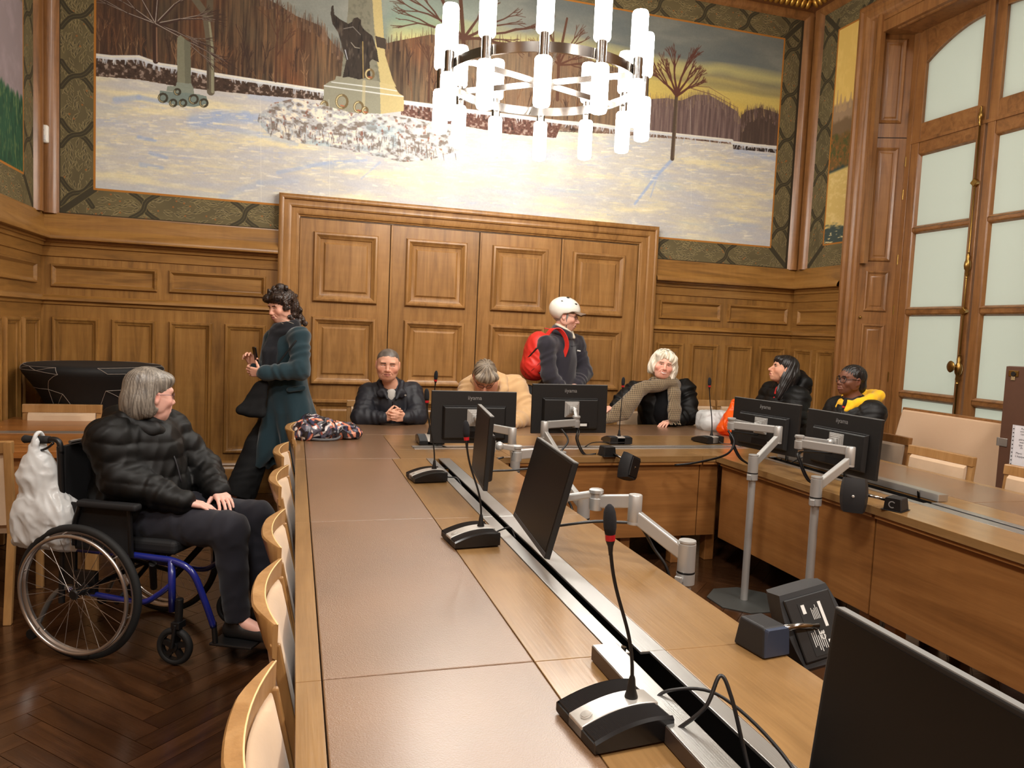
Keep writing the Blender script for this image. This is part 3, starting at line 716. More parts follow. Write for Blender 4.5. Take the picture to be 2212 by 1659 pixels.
# snow-covered bed of shrubs
bed = [(556, 262), (560, 245), (590, 222), (640, 212), (700, 228), (770, 246), (830, 248), (900, 258), (980, 285), (1010, 310), (990, 325), (930, 345), (870, 350), (800, 335), (720, 318), (640, 308), (580, 290)]
m = pt.mask(bed)*1.0; n5 = NZ(13, 9, 3, 51); n6 = NZ(60, 30, 3, 52)
mixc(I, m*.9, (176, 176, 178)); mixc(I, m*np.clip((n5-.52)*7, 0, 1), (220, 214, 196)); mixc(I, m*np.clip((.46-n5)*7, 0, 1)*.85, (116, 104, 94)); mixc(I, m*np.clip((n6-.55)*5, 0, 1)*.5, (150, 176, 188)); mixc(I, m*np.clip((NZ(9, 9, 2, 53)-.7)*8, 0, 1)*.7, (128, 78, 62))
for i in range(170):
    t = rs.random(); x = 560+t*430; y = 272+t*62+rs.uniform(-22, 8)-14*math.sin(PI*t)*0
    pt.line([(x, y), (x+rs.uniform(-3, 3), y+rs.uniform(8, 18))], 1.1, .6, rs.choice(((110, 96, 86), (176, 190, 200), (90, 76, 70), (206, 204, 200))), .75)
# seams of the canvas strips and brush tooth
for x in (562, 710, 1490):
    pt.line([(x, 215), (x+2, 440)], .7, .7, (226, 222, 208), .5)
I *= (.97+.06*NZ(3, 3, 2, 61))[..., None]
# the stencilled border and its orange fillet
gx0, gx1, gy0, gy1 = int((GX0-MX0)*SM), int((GX1-MX0)*SM), int((MZ1-GZ1)*SM), int((MZ1-GZ0)*SM)
keep = I[gy0:gy1, gx0:gx1].copy()
leaf_border(pt, 0, 0, W_, gy0, 'x', 1, .9); leaf_border(pt, 0, gy1, W_, H_, 'x', 2, .9); leaf_border(pt, 0, 0, gx0, H_, 'y', 3); leaf_border(pt, gx1, 0, W_, H_, 'y', 4, .9)
ribbons(pt, 8, 0, gx0-4, H_, 'y', 138, 30); ribbons(pt, gx1+4, 0, W_-8, H_, 'y', 138, 95); ribbons(pt, 0, gy1+2, W_, H_-4, 'x', 235, 190); ribbons(pt, 0, 4, W_, gy0-2, 'x', 150, 60)
for ax, ay, bx_, by_ in ((gx0, gy1, 4, H_-4), (gx1, gy1, W_-4, H_-4), (gx1, gy0, W_-4, 4), (gx0, gy0, 4, 4)):
    pt.line([(ax, ay), (bx_, by_)], 9, 9, (118, 106, 70), .8, px=True); pt.line([(ax, ay), (bx_, by_)], 7.5, 7.5, (62, 56, 40), 1, px=True)
I[:, :6] = I[:, -12:] = np.array([52, 44, 30])/255; I[-5:] = I[:4] = np.array([52, 44, 30])/255
I[gy0:gy1, gx0:gx1] = keep
for e in ((gx0, gy0, gx1, gy0), (gx0, gy1, gx1, gy1), (gx0, gy0, gx0, gy1), (gx1, gy0, gx1, gy1)):
    pt.line([e[:2], e[2:]], 2.6, 2.6, (172, 112, 44), 1, px=True)
def canvas(name, arr, o, u, w, h, parent, rough=.75, notch=None):
    """a stretched painting; notch = (a, b, c): the door frame stands in front of it between a and b up to height c"""
    o, u = Vector(o), Vector(u); n = u.cross(Vector((0, 0, 1)))
    out = [(0, 0), (w, 0), (w, h), (0, h)] if not notch else [(0, 0), (notch[0], 0), (notch[0], notch[2]), (notch[1], notch[2]), (notch[1], 0), (w, 0), (w, h), (0, h)]
    k = len(out); f = [o+u*a+Vector((0, 0, b)) for a, b in out]; q = [p-n*.006 for p in f]
    me = bpy.data.meshes.new(name)
    me.from_pydata([tuple(p) for p in f+q], [], [tuple(range(k)), tuple(range(2*k-1, k-1, -1))]+[(i, i+k, (i+1) % k+k, (i+1) % k) for i in range(k)])
    uv = me.uv_layers.new(name='UVMap')
    for i, (a, b) in enumerate(out): uv.data[i].uv = (a/w, b/h)
    for i in range(k, len(uv.data)): uv.data[i].uv = (.001, .001)
    return link(name, me, image_mat(name+' paint', arr, rough), parent)
FRM = [(0, 0), (0, .05), (.02, .052), (.05, .05), (.07, .04), (.085, .022), (.095, .012), (.10, .006)]
def mural_frame(o, u, n, w, h, parent, m):
    """wooden moulding up both sides and over the top"""
    o, u, n = Vector(o), Vector(u), Vector(n); rr = []
    for i, d in FRM: rr.append([o+u*i+n*d, o+u*i+Vector((0, 0, h-i))+n*d, o+u*(w-i)+Vector((0, 0, h-i))+n*d, o+u*(w-i)+n*d])
    mb = MB().loft(rr, cap=False, closed=False)
    if u.cross(Vector((0, 0, 1))).dot(n) > 0: mb.f = [f[::-1] for f in mb.f]
    return sharp(mb.build('frame', m, parent), 25)
mu = thing('mural', 'large mural of a snowy park with a bronze figure on a stone pylon', 'mural', (1.58, D, 3.6))
mu['label'] = 'large mural of a snowy park with bare trees filling the wall above the panelled doors'
def at0(o, root):
    """keep a part built in room coordinates under a root that stands elsewhere"""
    o.matrix_parent_inverse = Matrix.Translation(root.location).inverted() if root.rotation_euler.z == 0 else root.matrix_basis.inverted(); return o
at0(canvas('painted_canvas', I, (MX0, D-.008, MZ0), (1, 0, 0), MX1-MX0, MZ1-MZ0, mu, notch=(-.15-MX0, 3.445-MX0, 2.60-MZ0)), mu)
at0(mural_frame((MX0-.085, D, MZ0), (1, 0, 0), (0, -1, 0), MX1-MX0+.17, MZ1-MZ0+.085, mu, DARKW), mu)

# --- narrower canvases on the side walls
def side_canvas(w, h, kind, seed):
    p = Paint(int(w*SM), int(h*SM), lambda a, b: (a*SM, b*SM)); J = p.img
    N = lambda sx, sy, o=4, s=0: vnoise(p.h, p.w, sx, sy, o, s+seed)
    Y = np.arange(p.h)[:, None]/SM*np.ones((1, p.w)); X = np.arange(p.w)[None, :]/SM*np.ones((p.h, 1))
    b = .235
    if kind == 'left':
        J[:] = np.array([140, 126, 128])/255; n = N(40, 40, 4); mixc(J, np.clip((n-.5)*3, 0, 1)*.6, (164, 146, 150))
        fl_ = np.clip(((Y-(h-.78))*3+N(20, 60, 3, 2)-.4)*3, 0, 1)*1.0
        mixc(J, np.clip((Y-(h-.80)+.10*(N(12, 30, 3, 3)-.5))*20, 0, 1), (44, 82, 58)); m = np.clip((Y-(h-.80))*20, 0, 1)
        mixc(J, m*np.clip((N(5, 18, 3, 4)-.56)*6, 0, 1)*.6, (122, 132, 78)); mixc(J, m*np.clip((.45-N(6, 30, 3, 5))*5, 0, 1)*.6, (24, 54, 40))
        bl = np.clip((h-1.45-Y)*20, 0, 1); mixc(J, bl*.8, (104, 96, 76)); mixc(J, bl*np.clip((N(12, 60, 3, 7)-.5)*4, 0, 1)*.6, (170, 150, 90)); mixc(J, bl*np.clip((.45-N(14, 60, 3, 8))*5, 0, 1)*.6, (72, 66, 56))
    else:
        J[:] = np.array([222, 188, 104])/255; n = N(14, 30, 4); mixc(J, np.clip((n-.5)*3, 0, 1)*.6, (236, 204, 122)); z = h-Y
        mixc(J, np.clip((1.62-z+.06*(N(14, 20, 3, 1)-.5))*30, 0, 1), (158, 132, 104))
        for xx0, zz, ww in ((b+.05, 1.75, .02), (b+.10, 1.70, .04), (b+.16, 1.66, .05), (b+.24, 1.68, .03)):
            p.line([(xx0*SM, (h-1.55)*SM), (xx0*SM, (h-zz)*SM)], ww*SM*.7, 1.2, (176, 146, 108), .9, px=True)
        mixc(J, np.clip((1.45-z+.15*(N(30, 30, 3, 2)-.5))*20, 0, 1), (120, 98, 72)); m = np.clip((1.32-z+.1*(N(20, 20, 3, 3)-.5))*20, 0, 1)
        mixc(J, m, (112, 88, 48)); mixc(J, m*np.clip((N(9, 12, 3, 4)-.52)*7, 0, 1)*.8, (152, 98, 50)); mixc(J, m*np.clip((.45-N(8, 10, 3, 5))*7, 0, 1)*.8, (74, 84, 46))
        mixc(J, np.clip((1.0-z+.06*(N(20, 20, 3, 6)-.5))*30, 0, 1), (58, 70, 66)); m = np.clip((.93-z+.1*X)*40, 0, 1)
        mixc(J, m, (206, 178, 108)); mixc(J, m*np.clip((N(16, 10, 3, 7)-.5)*4, 0, 1)*.6, (226, 202, 140))
        m = np.clip((.42-z+.1*(N(30, 8, 3, 8)-.5))*30, 0, 1); mixc(J, m, (66, 78, 74)); mixc(J, m*np.clip((N(18, 5, 3, 9)-.6)*8, 0, 1), (206, 190, 140))
    bi = int(b*SM)
    keep = J[bi:p.h-bi, bi:p.w-bi].copy()
    leaf_border(p, 0, 0, p.w, bi, 'x', seed+1, .8); leaf_border(p, 0, p.h-bi, p.w, p.h, 'x', seed+2, .8); leaf_border(p, 0, 0, bi, p.h, 'y', seed+3, .8); leaf_border(p, p.w-bi, 0, p.w, p.h, 'y', seed+4, .8)
    ribbons(p, 6, 0, bi-4, p.h, 'y', 138, 70); ribbons(p, p.w-bi+4, 0, p.w-6, p.h, 'y', 138, 70)
    for ax, ay, bx_, by_ in ((bi, p.h-bi, 4, p.h-4), (p.w-bi, p.h-bi, p.w-4, p.h-4), (bi, bi, 4, 4), (p.w-bi, bi, p.w-4, 4)):
        p.line([(ax, ay), (bx_, by_)], 7, 7, (62, 56, 40), 1, px=True)
    J[bi:p.h-bi, bi:p.w-bi] = keep
    for e in ((bi, bi, p.w-bi, bi), (bi, p.h-bi, p.w-bi, p.h-bi), (bi, bi, bi, p.h-bi), (p.w-bi, bi, p.w-bi, p.h-bi)):
        p.line([e[:2], e[2:]], 2.6, 2.6, (172, 112, 44), 1, px=True)
    return J
ml = thing('mural', 'mural with dark green hedge and lilac path on the left wall', 'mural', (XL, 5.6, 3.6))
at0(canvas('painted_canvas', side_canvas(2.4, MZ1-MZ0, 'left', 200), (XL+.008, 4.265, MZ0), (0, 1, 0), 2.4, MZ1-MZ0, ml), ml)
at0(mural_frame((XL, 4.18, MZ0), (0, 1, 0), (1, 0, 0), 2.57, MZ1-MZ0+.085, ml, DARKW), ml)
mr_ = thing('mural', 'narrow upright mural with yellow sky and foliage beside the window frame', 'mural', (XR, 6.4, 3.6))
at0(canvas('painted_canvas', side_canvas(.78, MZ1-MZ0, 'right', 300), (XR-.008, 6.675, MZ0), (0, -1, 0), .78, MZ1-MZ0, mr_), mr_)
at0(mural_frame((XR, 6.76, MZ0), (0, -1, 0), (-1, 0, 0), .95, MZ1-MZ0+.085, mr_, DARKW), mr_)
# motion detector on the corner post
sd = thing('motion_detector', 'small white motion detector on the wooden corner post left of the mural', 'detector', (-1.935, D-.06, 2.91))
at_ = MB().box(-.036, .036, -.02, .06, -.07, .07); at_.build('housing', mat('white plastic', C(232, 228, 218), rough=.4), sd, bevel=.016, segs=3)
MB().box(-.024, .024, -.026, -.018, -.052, -.012).build('lens', mat('lens plastic', C(214, 214, 212), rough=.2), sd, bevel=.006); MB().box(-.008, .008, -.023, -.019, .022, .03).build('led_window', mat('dark plastic', C(60, 52, 50), rough=.3), sd)
# ------------------------------------------------------------------ chandeliers
CHROME = mat('dark chrome', C(150, 145, 140), rough=.16, metal=1.0)
OPAL = mat('lit opal glass', C(255, 252, 244), rough=.3, emit=(1.0, .965, .90, 1), es=LAMP_STRENGTH)
RC = 4.377; RAD = .655
CX, CY, CZ = 1.58, 4.95, 3.215
def chandelier(name, label, loc):
    t = thing(name, label, 'chandelier', loc)
    R = RAD; n = 72
    ring = MB()
    prof = [(R-.008, -.03), (R+.008, -.03), (R+.008, .03), (R-.008, .03)]
    rr = [[(r*math.cos(2*PI*k/n), r*math.sin(2*PI*k/n), z) for r, z in prof] for k in range(n)]
    vs = [p for r in rr for p in r]; fs = []
    for k in range(n):
        for i in range(4):
            j = (i+1) % 4; k2 = (k+1) % n
            fs.append((k*4+i, k2*4+i, k2*4+j, k*4+j))
    ring.add(vs, fs); sharp(ring.build('ring', CHROME, t), 40)
    for a in (.35, .35+PI/3, .35+2*PI/3):
        d = Vector((math.cos(a), math.sin(a), 0)); p = Vector((-d.y, d.x, 0))
        MB().obox((0, 0, 0), d*R, p*.006, (0, 0, .02)).build('spoke', CHROME, t)
    sharp(MB().lathe([(.0, -.05), (.05, -.05), (.055, -.03), (.055, .03), (.02, .06), (.012, .09), (.012, 2.02), (.07, 2.03), (.07, 2.07), (0, 2.08)], 20).build('stem', CHROME, t), 40)
    sm = MB().lathe([(.0, -.075), (.031, -.075), (.031, .075), (0, .075)], 18).mesh('socket'); sm.materials.append(CHROME)
    tb = lambda s: MB().lathe([(.0, s*.07), (.045, s*.072), (.052, s*.085), (.052, s*.335), (.046, s*.352), (.025, s*.36), (.0, s*.361)][::1 if s > 0 else 1], 20).mesh('tube_lamp')
    tu, td = tb(1), tb(-1)
    for m in (tu, td):
        m.materials.append(OPAL); m.polygons.foreach_set('use_smooth', [True]*len(m.polygons))
    a0 = math.atan2(-loc[1], -loc[0])
    for k in range(12):
        a = a0+k*PI/6
        x, y = (R+.036)*math.cos(a), (R+.036)*math.sin(a)
        for nm, me in (('socket', sm), ('tube_lamp', tu), ('tube_lamp', td)):
            o = bpy.data.objects.new(nm, me); COL.objects.link(o); o.parent = t; o.location = (x, y, 0)
            if nm == 'socket' : sharp(o, 40) if k == 0 else None
    return t
chandelier('chandelier', 'round chrome ring chandelier with glowing white tubes above the conference tables', (CX, CY, CZ))
# unseen area lamps added under the ceiling to fill the room with light
for x, y in ((-.6, 1.2), (3.4, 1.2), (-.6, -2.2), (3.4, -2.2)):
    l = bpy.data.lights.new('fill_lamp', 'AREA'); l.shape = 'DISK'; l.size = .9; l.energy = FILL_POWER; l.color = (1, .955, .89)
    o = bpy.data.objects.new('fill_lamp', l); COL.objects.link(o); o.location = (x, y, ZC-.02)
# ------------------------------------------------------------------ horseshoe of conference tables
TZ = .75
BEECH = wood('beech table wood', C(122, 91, 54), C(136, 103, 63), C(149, 115, 73), axis=1, rough=.3, coat=.5, figure=.12, scale=1.1)
BEECHX = wood('beech table wood across', C(122, 91, 54), C(136, 103, 63), C(149, 115, 73), axis=0, rough=.3, coat=.5, figure=.12, scale=1.1)
BEECHZ = wood('beech chair wood', C(136, 97, 54), C(156, 116, 70), C(174, 135, 88), axis=2, rough=.34, coat=.15, figure=.15, rnd=.1)
PANELW = wood('beech panel wood', C(112, 72, 35), C(140, 93, 48), C(160, 111, 62), axis=1, rough=.38, coat=.1, figure=.15, scale=.6)
PANELX = wood('beech panel wood across', C(112, 72, 35), C(140, 93, 48), C(160, 111, 62), axis=0, rough=.38, coat=.1, figure=.15, scale=.6)
LEATHER = mat('tan leather', C(118, 88, 62), rough=.36, spec=.7, coat=1.0, coat_r=.30, bump=.32, bscale=300, var=.14, vscale=3)
ALU = mat('brushed aluminium', C(196, 196, 194), rough=.34, metal=.9, bump=.05, bscale=400, stretch=(1, .02, 1))
ALUG = mat('grey aluminium paint', C(186, 186, 184), rough=.36, metal=.55)
ALUD = mat('dark lid side', C(74, 62, 56), rough=.4, metal=.3)
TROUGH = mat('black cable trough', C(14, 14, 15), rough=.6)
SEAMG = mat('table seam', C(46, 28, 16), rough=.7)
MIR = lambda x: 3.937-x
def slab(name, x0, x1, y0, y1, m, parent, z0=.71, z1=TZ, bevel=.0015, mir=False):
    if mir: x0, x1 = MIR(x1), MIR(x0)
    g = .0008
    return at0(MB().box(x0+g, x1-g, y0+g, y1-g, z0, z1).build(name, m, parent, bevel=bevel), parent)
def leg(x, y, parent, m=PANELW, r=.035):
    return at0(MB().box(x-r, x+r, y-r, y+r, 0, .71).build('leg', m, parent, bevel=.004), parent)
def arm_pieces(t, y0, y1, mir, lid=None, pad=True):
    """the boards of one straight run between y0 and y1; lid = (ya, yb) where the cable flap stands open"""
    M = dict(mir=mir)
    slab('edge_board', .017, .073, y0, y1, BEECH, t, **M)
    slab('table_board', .5625, .763, y0, y1, BEECH, t, **M); slab('table_board', .907, 1.200, y0, y1, BEECH, t, **M)
    slab('under_board', .017, .755, y0+.01, y1-.01, PANELW, t, z0=.690, z1=.7095, **M); slab('under_board', .915, 1.19, y0+.01, y1-.01, PANELW, t, z0=.690, z1=.7095, **M)
    spans = [(y0, y1)] if not lid else [s for s in ((y0, lid[0]), (lid[1], y1)) if s[1]-s[0] > .02]
    for a, b in spans:
        slab('cable_strip', .764, .812, a, b, ALU, t, z0=.744, z1=.7515, **M)
    slab('cable_strip', .838 if not lid else .862, .906, y0, y1, ALU, t, z0=.744, z1=.7515, **M)
    if lid:
        for a, b in spans: slab('cable_strip', .838, .861, a, b, ALU, t, z0=.744, z1=.7515, **M)
        x0, x1 = (.700, .763) if not mir else (MIR(.763), MIR(.700))
        l = at0(MB().box(x0, x1, lid[0]+.004, lid[1]-.004, .7525, .789).build('raised_flap', ALU, t, bevel=.002), t)
        MB().box(x0-.0015, x0+.0005, lid[0]+.005, lid[1]-.005, .7535, .7865).build('flap_side', ALUD if not mir else ALUG, l)
        for yy_ in [lid[0]+.12+k*.55 for k in range(int((lid[1]-lid[0]-.1)/.55)+1)]:
            MB().tube([((x0 if mir else x1)+(-.006 if mir else .006), yy_, .748), ((x0 if mir else x1)+(-.012 if mir else .012), yy_, .785)], .007, 8).build('flap_clip', CHROME, l)
    x0, x1 = (.764, .906) if not mir else (MIR(.906), MIR(.764))
    tr = MB().box(x0, x1, y0, y1, .62, .625); tr.box(x0, x0+.004, y0, y1, .625, .743); tr.box(x1-.004, x1, y0, y1, .625, .743)
    at0(tr.build('cable_trough', TROUGH, t), t)
    if pad:
        p = slab('leather_pad', .0745, .561, y0+.001, y1-.001, LEATHER, t, z0=.71, z1=.7512, bevel=.003, **M)
    # seam lines seen between the boards
    px0, px1 = (1.150, 1.170) if not mir else (MIR(1.170), MIR(1.150))
    at0(MB().box(px0, px1, y0+.006, y1-.004, .20, .69).build('modesty_panel', PANELW, t, bevel=.002), t)
def table(name, label, loc):
    return thing(name, label, 'table', loc, group=None)
t1 = table('conference_table', 'nearest long table section at bottom of the photo with raised cable flap and leather top', (.6, .5, 0))
arm_pieces(t1, -.75, 1.615, False, lid=(-.74, 1.60)); [leg(x, y, t1) for x in (.66, 1.08) for y in (-.65, 1.52)]
t2 = table('conference_table', 'left table section with two microphones, between the nearest section and the far left corner', (.6, 2.3, 0))
arm_pieces(t2, 1.615, 2.945, False); [leg(x, y, t2) for x in (.66, 1.08) for y in (1.72, 2.85)]
def corner(t, mir):
    M = dict(mir=mir)
    arm_pieces(t, 2.945, 4.325, mir, lid=(2.97, 4.30) if mir else None)
    slab('edge_board', .017, .073, 4.325, 5.94, BEECH, t, **M); slab('edge_board', .073, 1.30, 5.883, 5.94, BEECHX, t, **M)
    slab('leather_pad', .0745, .612, 4.327, 5.272, LEATHER, t, z1=.7512, bevel=.003, **M)
    slab('leather_pad', .0745, 1.299, 5.274, 5.882, LEATHER, t, z1=.7512, bevel=.003, **M)
    slab('table_board', .6135, 1.2, 4.325, 4.65, BEECHX, t, **M); slab('table_board', .6135, .745, 4.65, 4.80, BEECH, t, **M)
    slab('table_board', .6135, 1.30, 4.80, 5.2735, BEECHX, t, **M)
    slab('table_board', 1.2, 1.30, 4.355, 4.65, BEECHX, t, **M)
    for a, b in ((4.651, 4.708), (4.742, 4.799)): slab('cable_strip', .746, 1.30, a, b, ALU, t, z0=.744, z1=.7515, **M)
    x0, x1 = (.746, 1.30) if not mir else (MIR(1.30), MIR(.746))
    at0(MB().box(x0, x1, 4.651, 4.799, .62, .625).build('cable_trough', TROUGH, t), t)
    slab('under_board', .03, 1.29, 4.81, 5.93, PANELX, t, z0=.690, z1=.7095, **M); slab('under_board', .03, 1.29, 4.36, 4.64, PANELX, t, z0=.690, z1=.7095, **M)
    px0, px1 = (1.16, 1.296) if not mir else (MIR(1.296), MIR(1.16))
    at0(MB().box(px0, px1, 4.39, 4.41, .20, .69).build('modesty_panel', PANELX, t, bevel=.002), t)
    for x, y in ((.66, 5.2), (.66, 3.05), (1.14, 4.50), (1.09, 3.02)): leg(MIR(x) if mir else x, y, t)
t3 = table('conference_table', 'far left corner section under the floral bag, in front of the short-haired person', (.6, 4.8, 0)); corner(t3, False)
t4 = table('conference_table', 'far right corner section with the plastic bags and open cable flap', (3.3, 4.8, 0)); corner(t4, True)
t5 = table('conference_table', 'middle section of the back table in front of the helmeted man', (1.97, 5.1, 0))
for x0, x1 in ((1.30, 2.637),):
    for n_, a, b, m_ in (('edge_board', 5.883, 5.94, BEECHX), ('table_board', 4.80, 5.2735, BEECHX), ('table_board', 4.355, 4.65, BEECHX)): slab(n_, x0, x1, a, b, m_, t5)
    slab('leather_pad', x0+.001, x1-.001, 5.274, 5.882, LEATHER, t5, z1=.7512, bevel=.003)
    for a, b in ((4.651, 4.708), (4.742, 4.799)): slab('cable_strip', x0, x1, a, b, ALU, t5, z0=.744, z1=.7515)
    at0(MB().box(x0, x1, 4.651, 4.799, .62, .625).build('cable_trough', TROUGH, t5), t5)
    slab('under_board', x0, x1, 4.81, 5.93, PANELX, t5, z0=.690, z1=.7095); slab('under_board', x0, x1, 4.36, 4.64, PANELX, t5, z0=.690, z1=.7095)
    at0(MB().box(x0+.002, x1-.002, 4.39, 4.41, .20, .69).build('modesty_panel', PANELX, t5, bevel=.002), t5)
    for x in (1.42, 2.14, 2.52): leg(x, 4.47, t5); leg(x, 5.25, t5)
t6 = table('conference_table', 'right table section with plain closed cable strip in front of the two empty beige chairs', (3.3, 2.3, 0))
arm_pieces(t6, 1.0, 2.945, True); [leg(MIR(x), y, t6) for x in (.66, 1.08) for y in (1.3, 2.86)]

# ------------------------------------------------------------------ bentwood chairs with beige pads
PADM = mat('beige suede', C(194, 166, 136), rough=.9, sheen=.2, var=.06, vscale=9, bump=.06, bscale=60)
def chair_parts(t, pad=PADM, woodm=BEECHZ, top=.84):
    """front of the chair looks along +y; origin on the floor under the seat"""
    def arc(x, d=.036): return -.235-d*(1-(x/.245)**2)          # plan of the bent back, hollow towards the sitter
    n = 14; xs = [-.245+.49*i/n for i in range(n+1)]
    rl = MB(); f = []; 
    z0, z1 = top-.085, top
    rings = []
    for x in xs:
        e = 1-abs(x)/.245; th = .011+.022*min(1, e*1.9)
        y = arc(x)
        rings.append([(x, y, z0), (x, y-.010, z0+.006), (x, y-th, z1-.006), (x, y-th+.004, z1), (x, y-.001, z1), (x, y+.002, z1-.004)])
    sharp(rl.loft(rings).build('top_rail', woodm, t), 40)
    MB().tube([(x, arc(x)+.0005, z1-.001) for x in xs], .0022, 6).build('rail_edge', mat('pale ply edge', C(224, 190, 134), rough=.4), t, smooth=True)
    # upholstered back pad, slightly hollow, leaning with the back
    R = []; ln = lambda z: .20*(top-.06-z)
    for x in [-.212+.424*i/12 for i in range(13)]:
        y = arc(x)+.002; k = 1-(abs(x)/.212)**6
        R.append([(x, y+.004+ln(.45), .45), (x, y+.020*k+.006+ln(.49), .49), (x, y+.030*k+.004+ln(.62), .62), (x, y+.022*k+.004, top-.055), (x, y+.002, top-.030-.02*abs(x)/.2), (x, y-.008, top-.05), (x, y-.012+ln(.62), .62), (x, y-.010+ln(.45), .45)])
    sharp(MB().loft(R).build('back_pad', pad, t), 50)
    for s in (-1, 1):
        MB().loft([[(s*(.233+a), y+b, z) for a, b in ((-.008, -.012), (.008, -.012), (.008, .012), (-.008, .012))] for z, y in ((0, -.22), (.40, -.165), (.62, -.206), (top-.05, -.240))]).build('leg', woodm, t, bevel=.004)
        MB().loft([[(s*(.218+a), y+b, z) for a, b in ((-.017, -.017), (.017, -.017), (.017, .017), (-.017, .017))] for z, y in ((0, .215), (.41, .21))]).build('leg', woodm, t, bevel=.004)
        MB().box(s*.225-.01, s*.225+.01, -.17, .2, .36, .415).build('side_rail', woodm, t, bevel=.003)
    MB().box(-.215, .215, .198, .218, .36, .415).build('front_rail', woodm, t, bevel=.003)
    MB().box(-.225, .225, -.165, -.145, .36, .415).build('rear_rail', woodm, t, bevel=.003)
    R = []
    for i in range(9):
        y = -.16+.40*i/8; k = 1-abs(i-4)/4*.18 if i not in (0, 8) else .75
        R.append([(-.225*(1 if i < 8 else .97), y, .414), (.225*(1 if i < 8 else .97), y, .414), (.225, y, .436), (.19, y, .45+.02*k), (0, y, .45+.028*k), (-.19, y, .45+.02*k), (-.225, y, .436)])
    sharp(MB().loft(R).build('seat', pad, t), 50)
ch0 = thing('armless_chair', 'nearest bentwood chair at the left table edge, bottom of the photo', 'chair', (.205, 1.28, 0), -PI/2-.03, 'chairs pushed in along the left table'); chair_parts(ch0)
for i, (x, y, a, lab) in enumerate(((.212, 1.965, .0, 'second nearest bentwood chair along the left table edge'), (.212, 2.56, .01, 'third nearest bentwood chair along the left table, right of the sitter\'s shoes'),
                                    (.207, 3.42, .05, 'bentwood chair pushed into left table, third counting from the floral bag'), (.205, 4.13, .04, 'bentwood chair pushed into left table, second counting from the floral bag'), (.255, 5.03, .04, 'bentwood chair with its back touching the floral bag'))):
    dup(ch0, (x, y, 0), -PI/2-a, lab, 'chairs pushed in along the left table')
# side chairs with flat-topped backs along the other tables
def fchair_parts(t, pad=PADM, woodm=BEECHZ, top=.87):
    for s in (-1, 1):
        MB().loft([[(s*(.232+a), y+b, z) for a, b in ((-.018, -.014), (.018, -.014), (.018, .014), (-.018, .014))] for z, y in ((0, -.31), (.42, -.25), (top-.002, -.30))]).build('leg', woodm, t, bevel=.004)
        MB().loft([[(s*(.218+a), y+b, z) for a, b in ((-.017, -.017), (.017, -.017), (.017, .017), (-.017, .017))] for z, y in ((0, .215), (.41, .21))]).build('leg', woodm, t, bevel=.004)
        MB().box(s*.225-.01, s*.225+.01, -.24, .2, .36, .415).build('side_rail', woodm, t, bevel=.003)
    MB().loft([[(x, -.295+y, top-.06), (x, -.27+y, top-.06), (x, -.275+y, top), (x, -.312+y, top)] for x, y in ((-.252, .0), (-.15, -.012), (0, -.016), (.15, -.012), (.252, .0))]).build('top_rail', woodm, t, bevel=.005)
    R = []
    for i in range(9):
        x = -.212+.424*i/8; k = 1 if 0 < i < 8 else .4
        R.append([(x, -.245, .46), (x, -.228+.018*k-.0, .49), (x, -.246+.018*k, .65), (x, -.262+.016*k, top-.075), (x, -.272, top-.058), (x, -.286, top-.06), (x, -.27, .65), (x, -.26, .46)])
    sharp(MB().loft(R).build('back_pad', pad, t), 45)
    MB().box(-.215, .215, .198, .218, .36, .415).build('front_rail', woodm, t, bevel=.003)
    R = []
    for i in range(9):
        y = -.23+.47*i/8; k = 1-abs(i-4)/4*.18 if i not in (0, 8) else .75
        R.append([(-.225, y, .414), (.225, y, .414), (.225, y, .436), (.19, y, .45+.02*k), (0, y, .45+.028*k), (-.19, y, .45+.02*k), (-.225, y, .436)])
    sharp(MB().loft(R).build('seat', pad, t), 50)
DPAD = mat('dark taupe suede', C(150, 128, 106), rough=.9, sheen=.3, var=.06, vscale=9)  # darker pad of the dark-framed chairs

def side_chair(x, y, rz, label, group=None, pad=PADM, top=.87, name='side_chair'):
    t = thing(name, label, 'chair', (x, y, 0), rz, group); fchair_parts(t, pad, BEECHZ if pad is PADM else DARKW, top); return t
r1 = side_chair(3.72, 3.77, PI/2, 'empty beige chair at right table, beside the dark chair of the girl with braids', None, top=.88)
dup(r1, (3.72, 3.06, 0), PI/2, 'empty beige chair at right table, cut by the photo edge below the notice')
side_chair(4.14, 4.69, PI/2+.02, 'dark-framed chair with taupe pad under the girl in the yellow hood', None, DPAD, .86)
side_chair(4.20, 5.56, PI/2, 'dark-framed chair under the woman with long black hair', None, DPAD, .86)
b1 = side_chair(3.72, 6.12, PI, 'beige chair against right panelling, to the right of the white-haired woman', None, top=.935)
dup(b1, (4.25, 6.12, 0), PI, 'beige chair in the far right corner behind the orange bag')
dup(b1, (3.16, 6.15, 0), PI, 'beige chair under the white-haired woman in the scarf').scale = (1, 1, .93)
c_ = dup(b1, (.69, 6.17, 0), PI, 'beige chair under the short-haired person with clasped hands'); c_.scale = (1, 1, .935)
c_ = dup(b1, (1.62, 6.17, 0), PI, 'beige chair under the bent-over person in the beige hoodie'); c_.scale = (1, 1, .935)
sc_ = side_chair(-1.575, 5.66, PI, 'beige chair behind the left wooden table, in front of the black cocktail table', None, top=.862)
dup(sc_, (-1.535, 4.34, 0), 0, 'wooden chair cut off by the left photo edge, behind the plastic carrier bag').scale = (1, 1, 1.04)

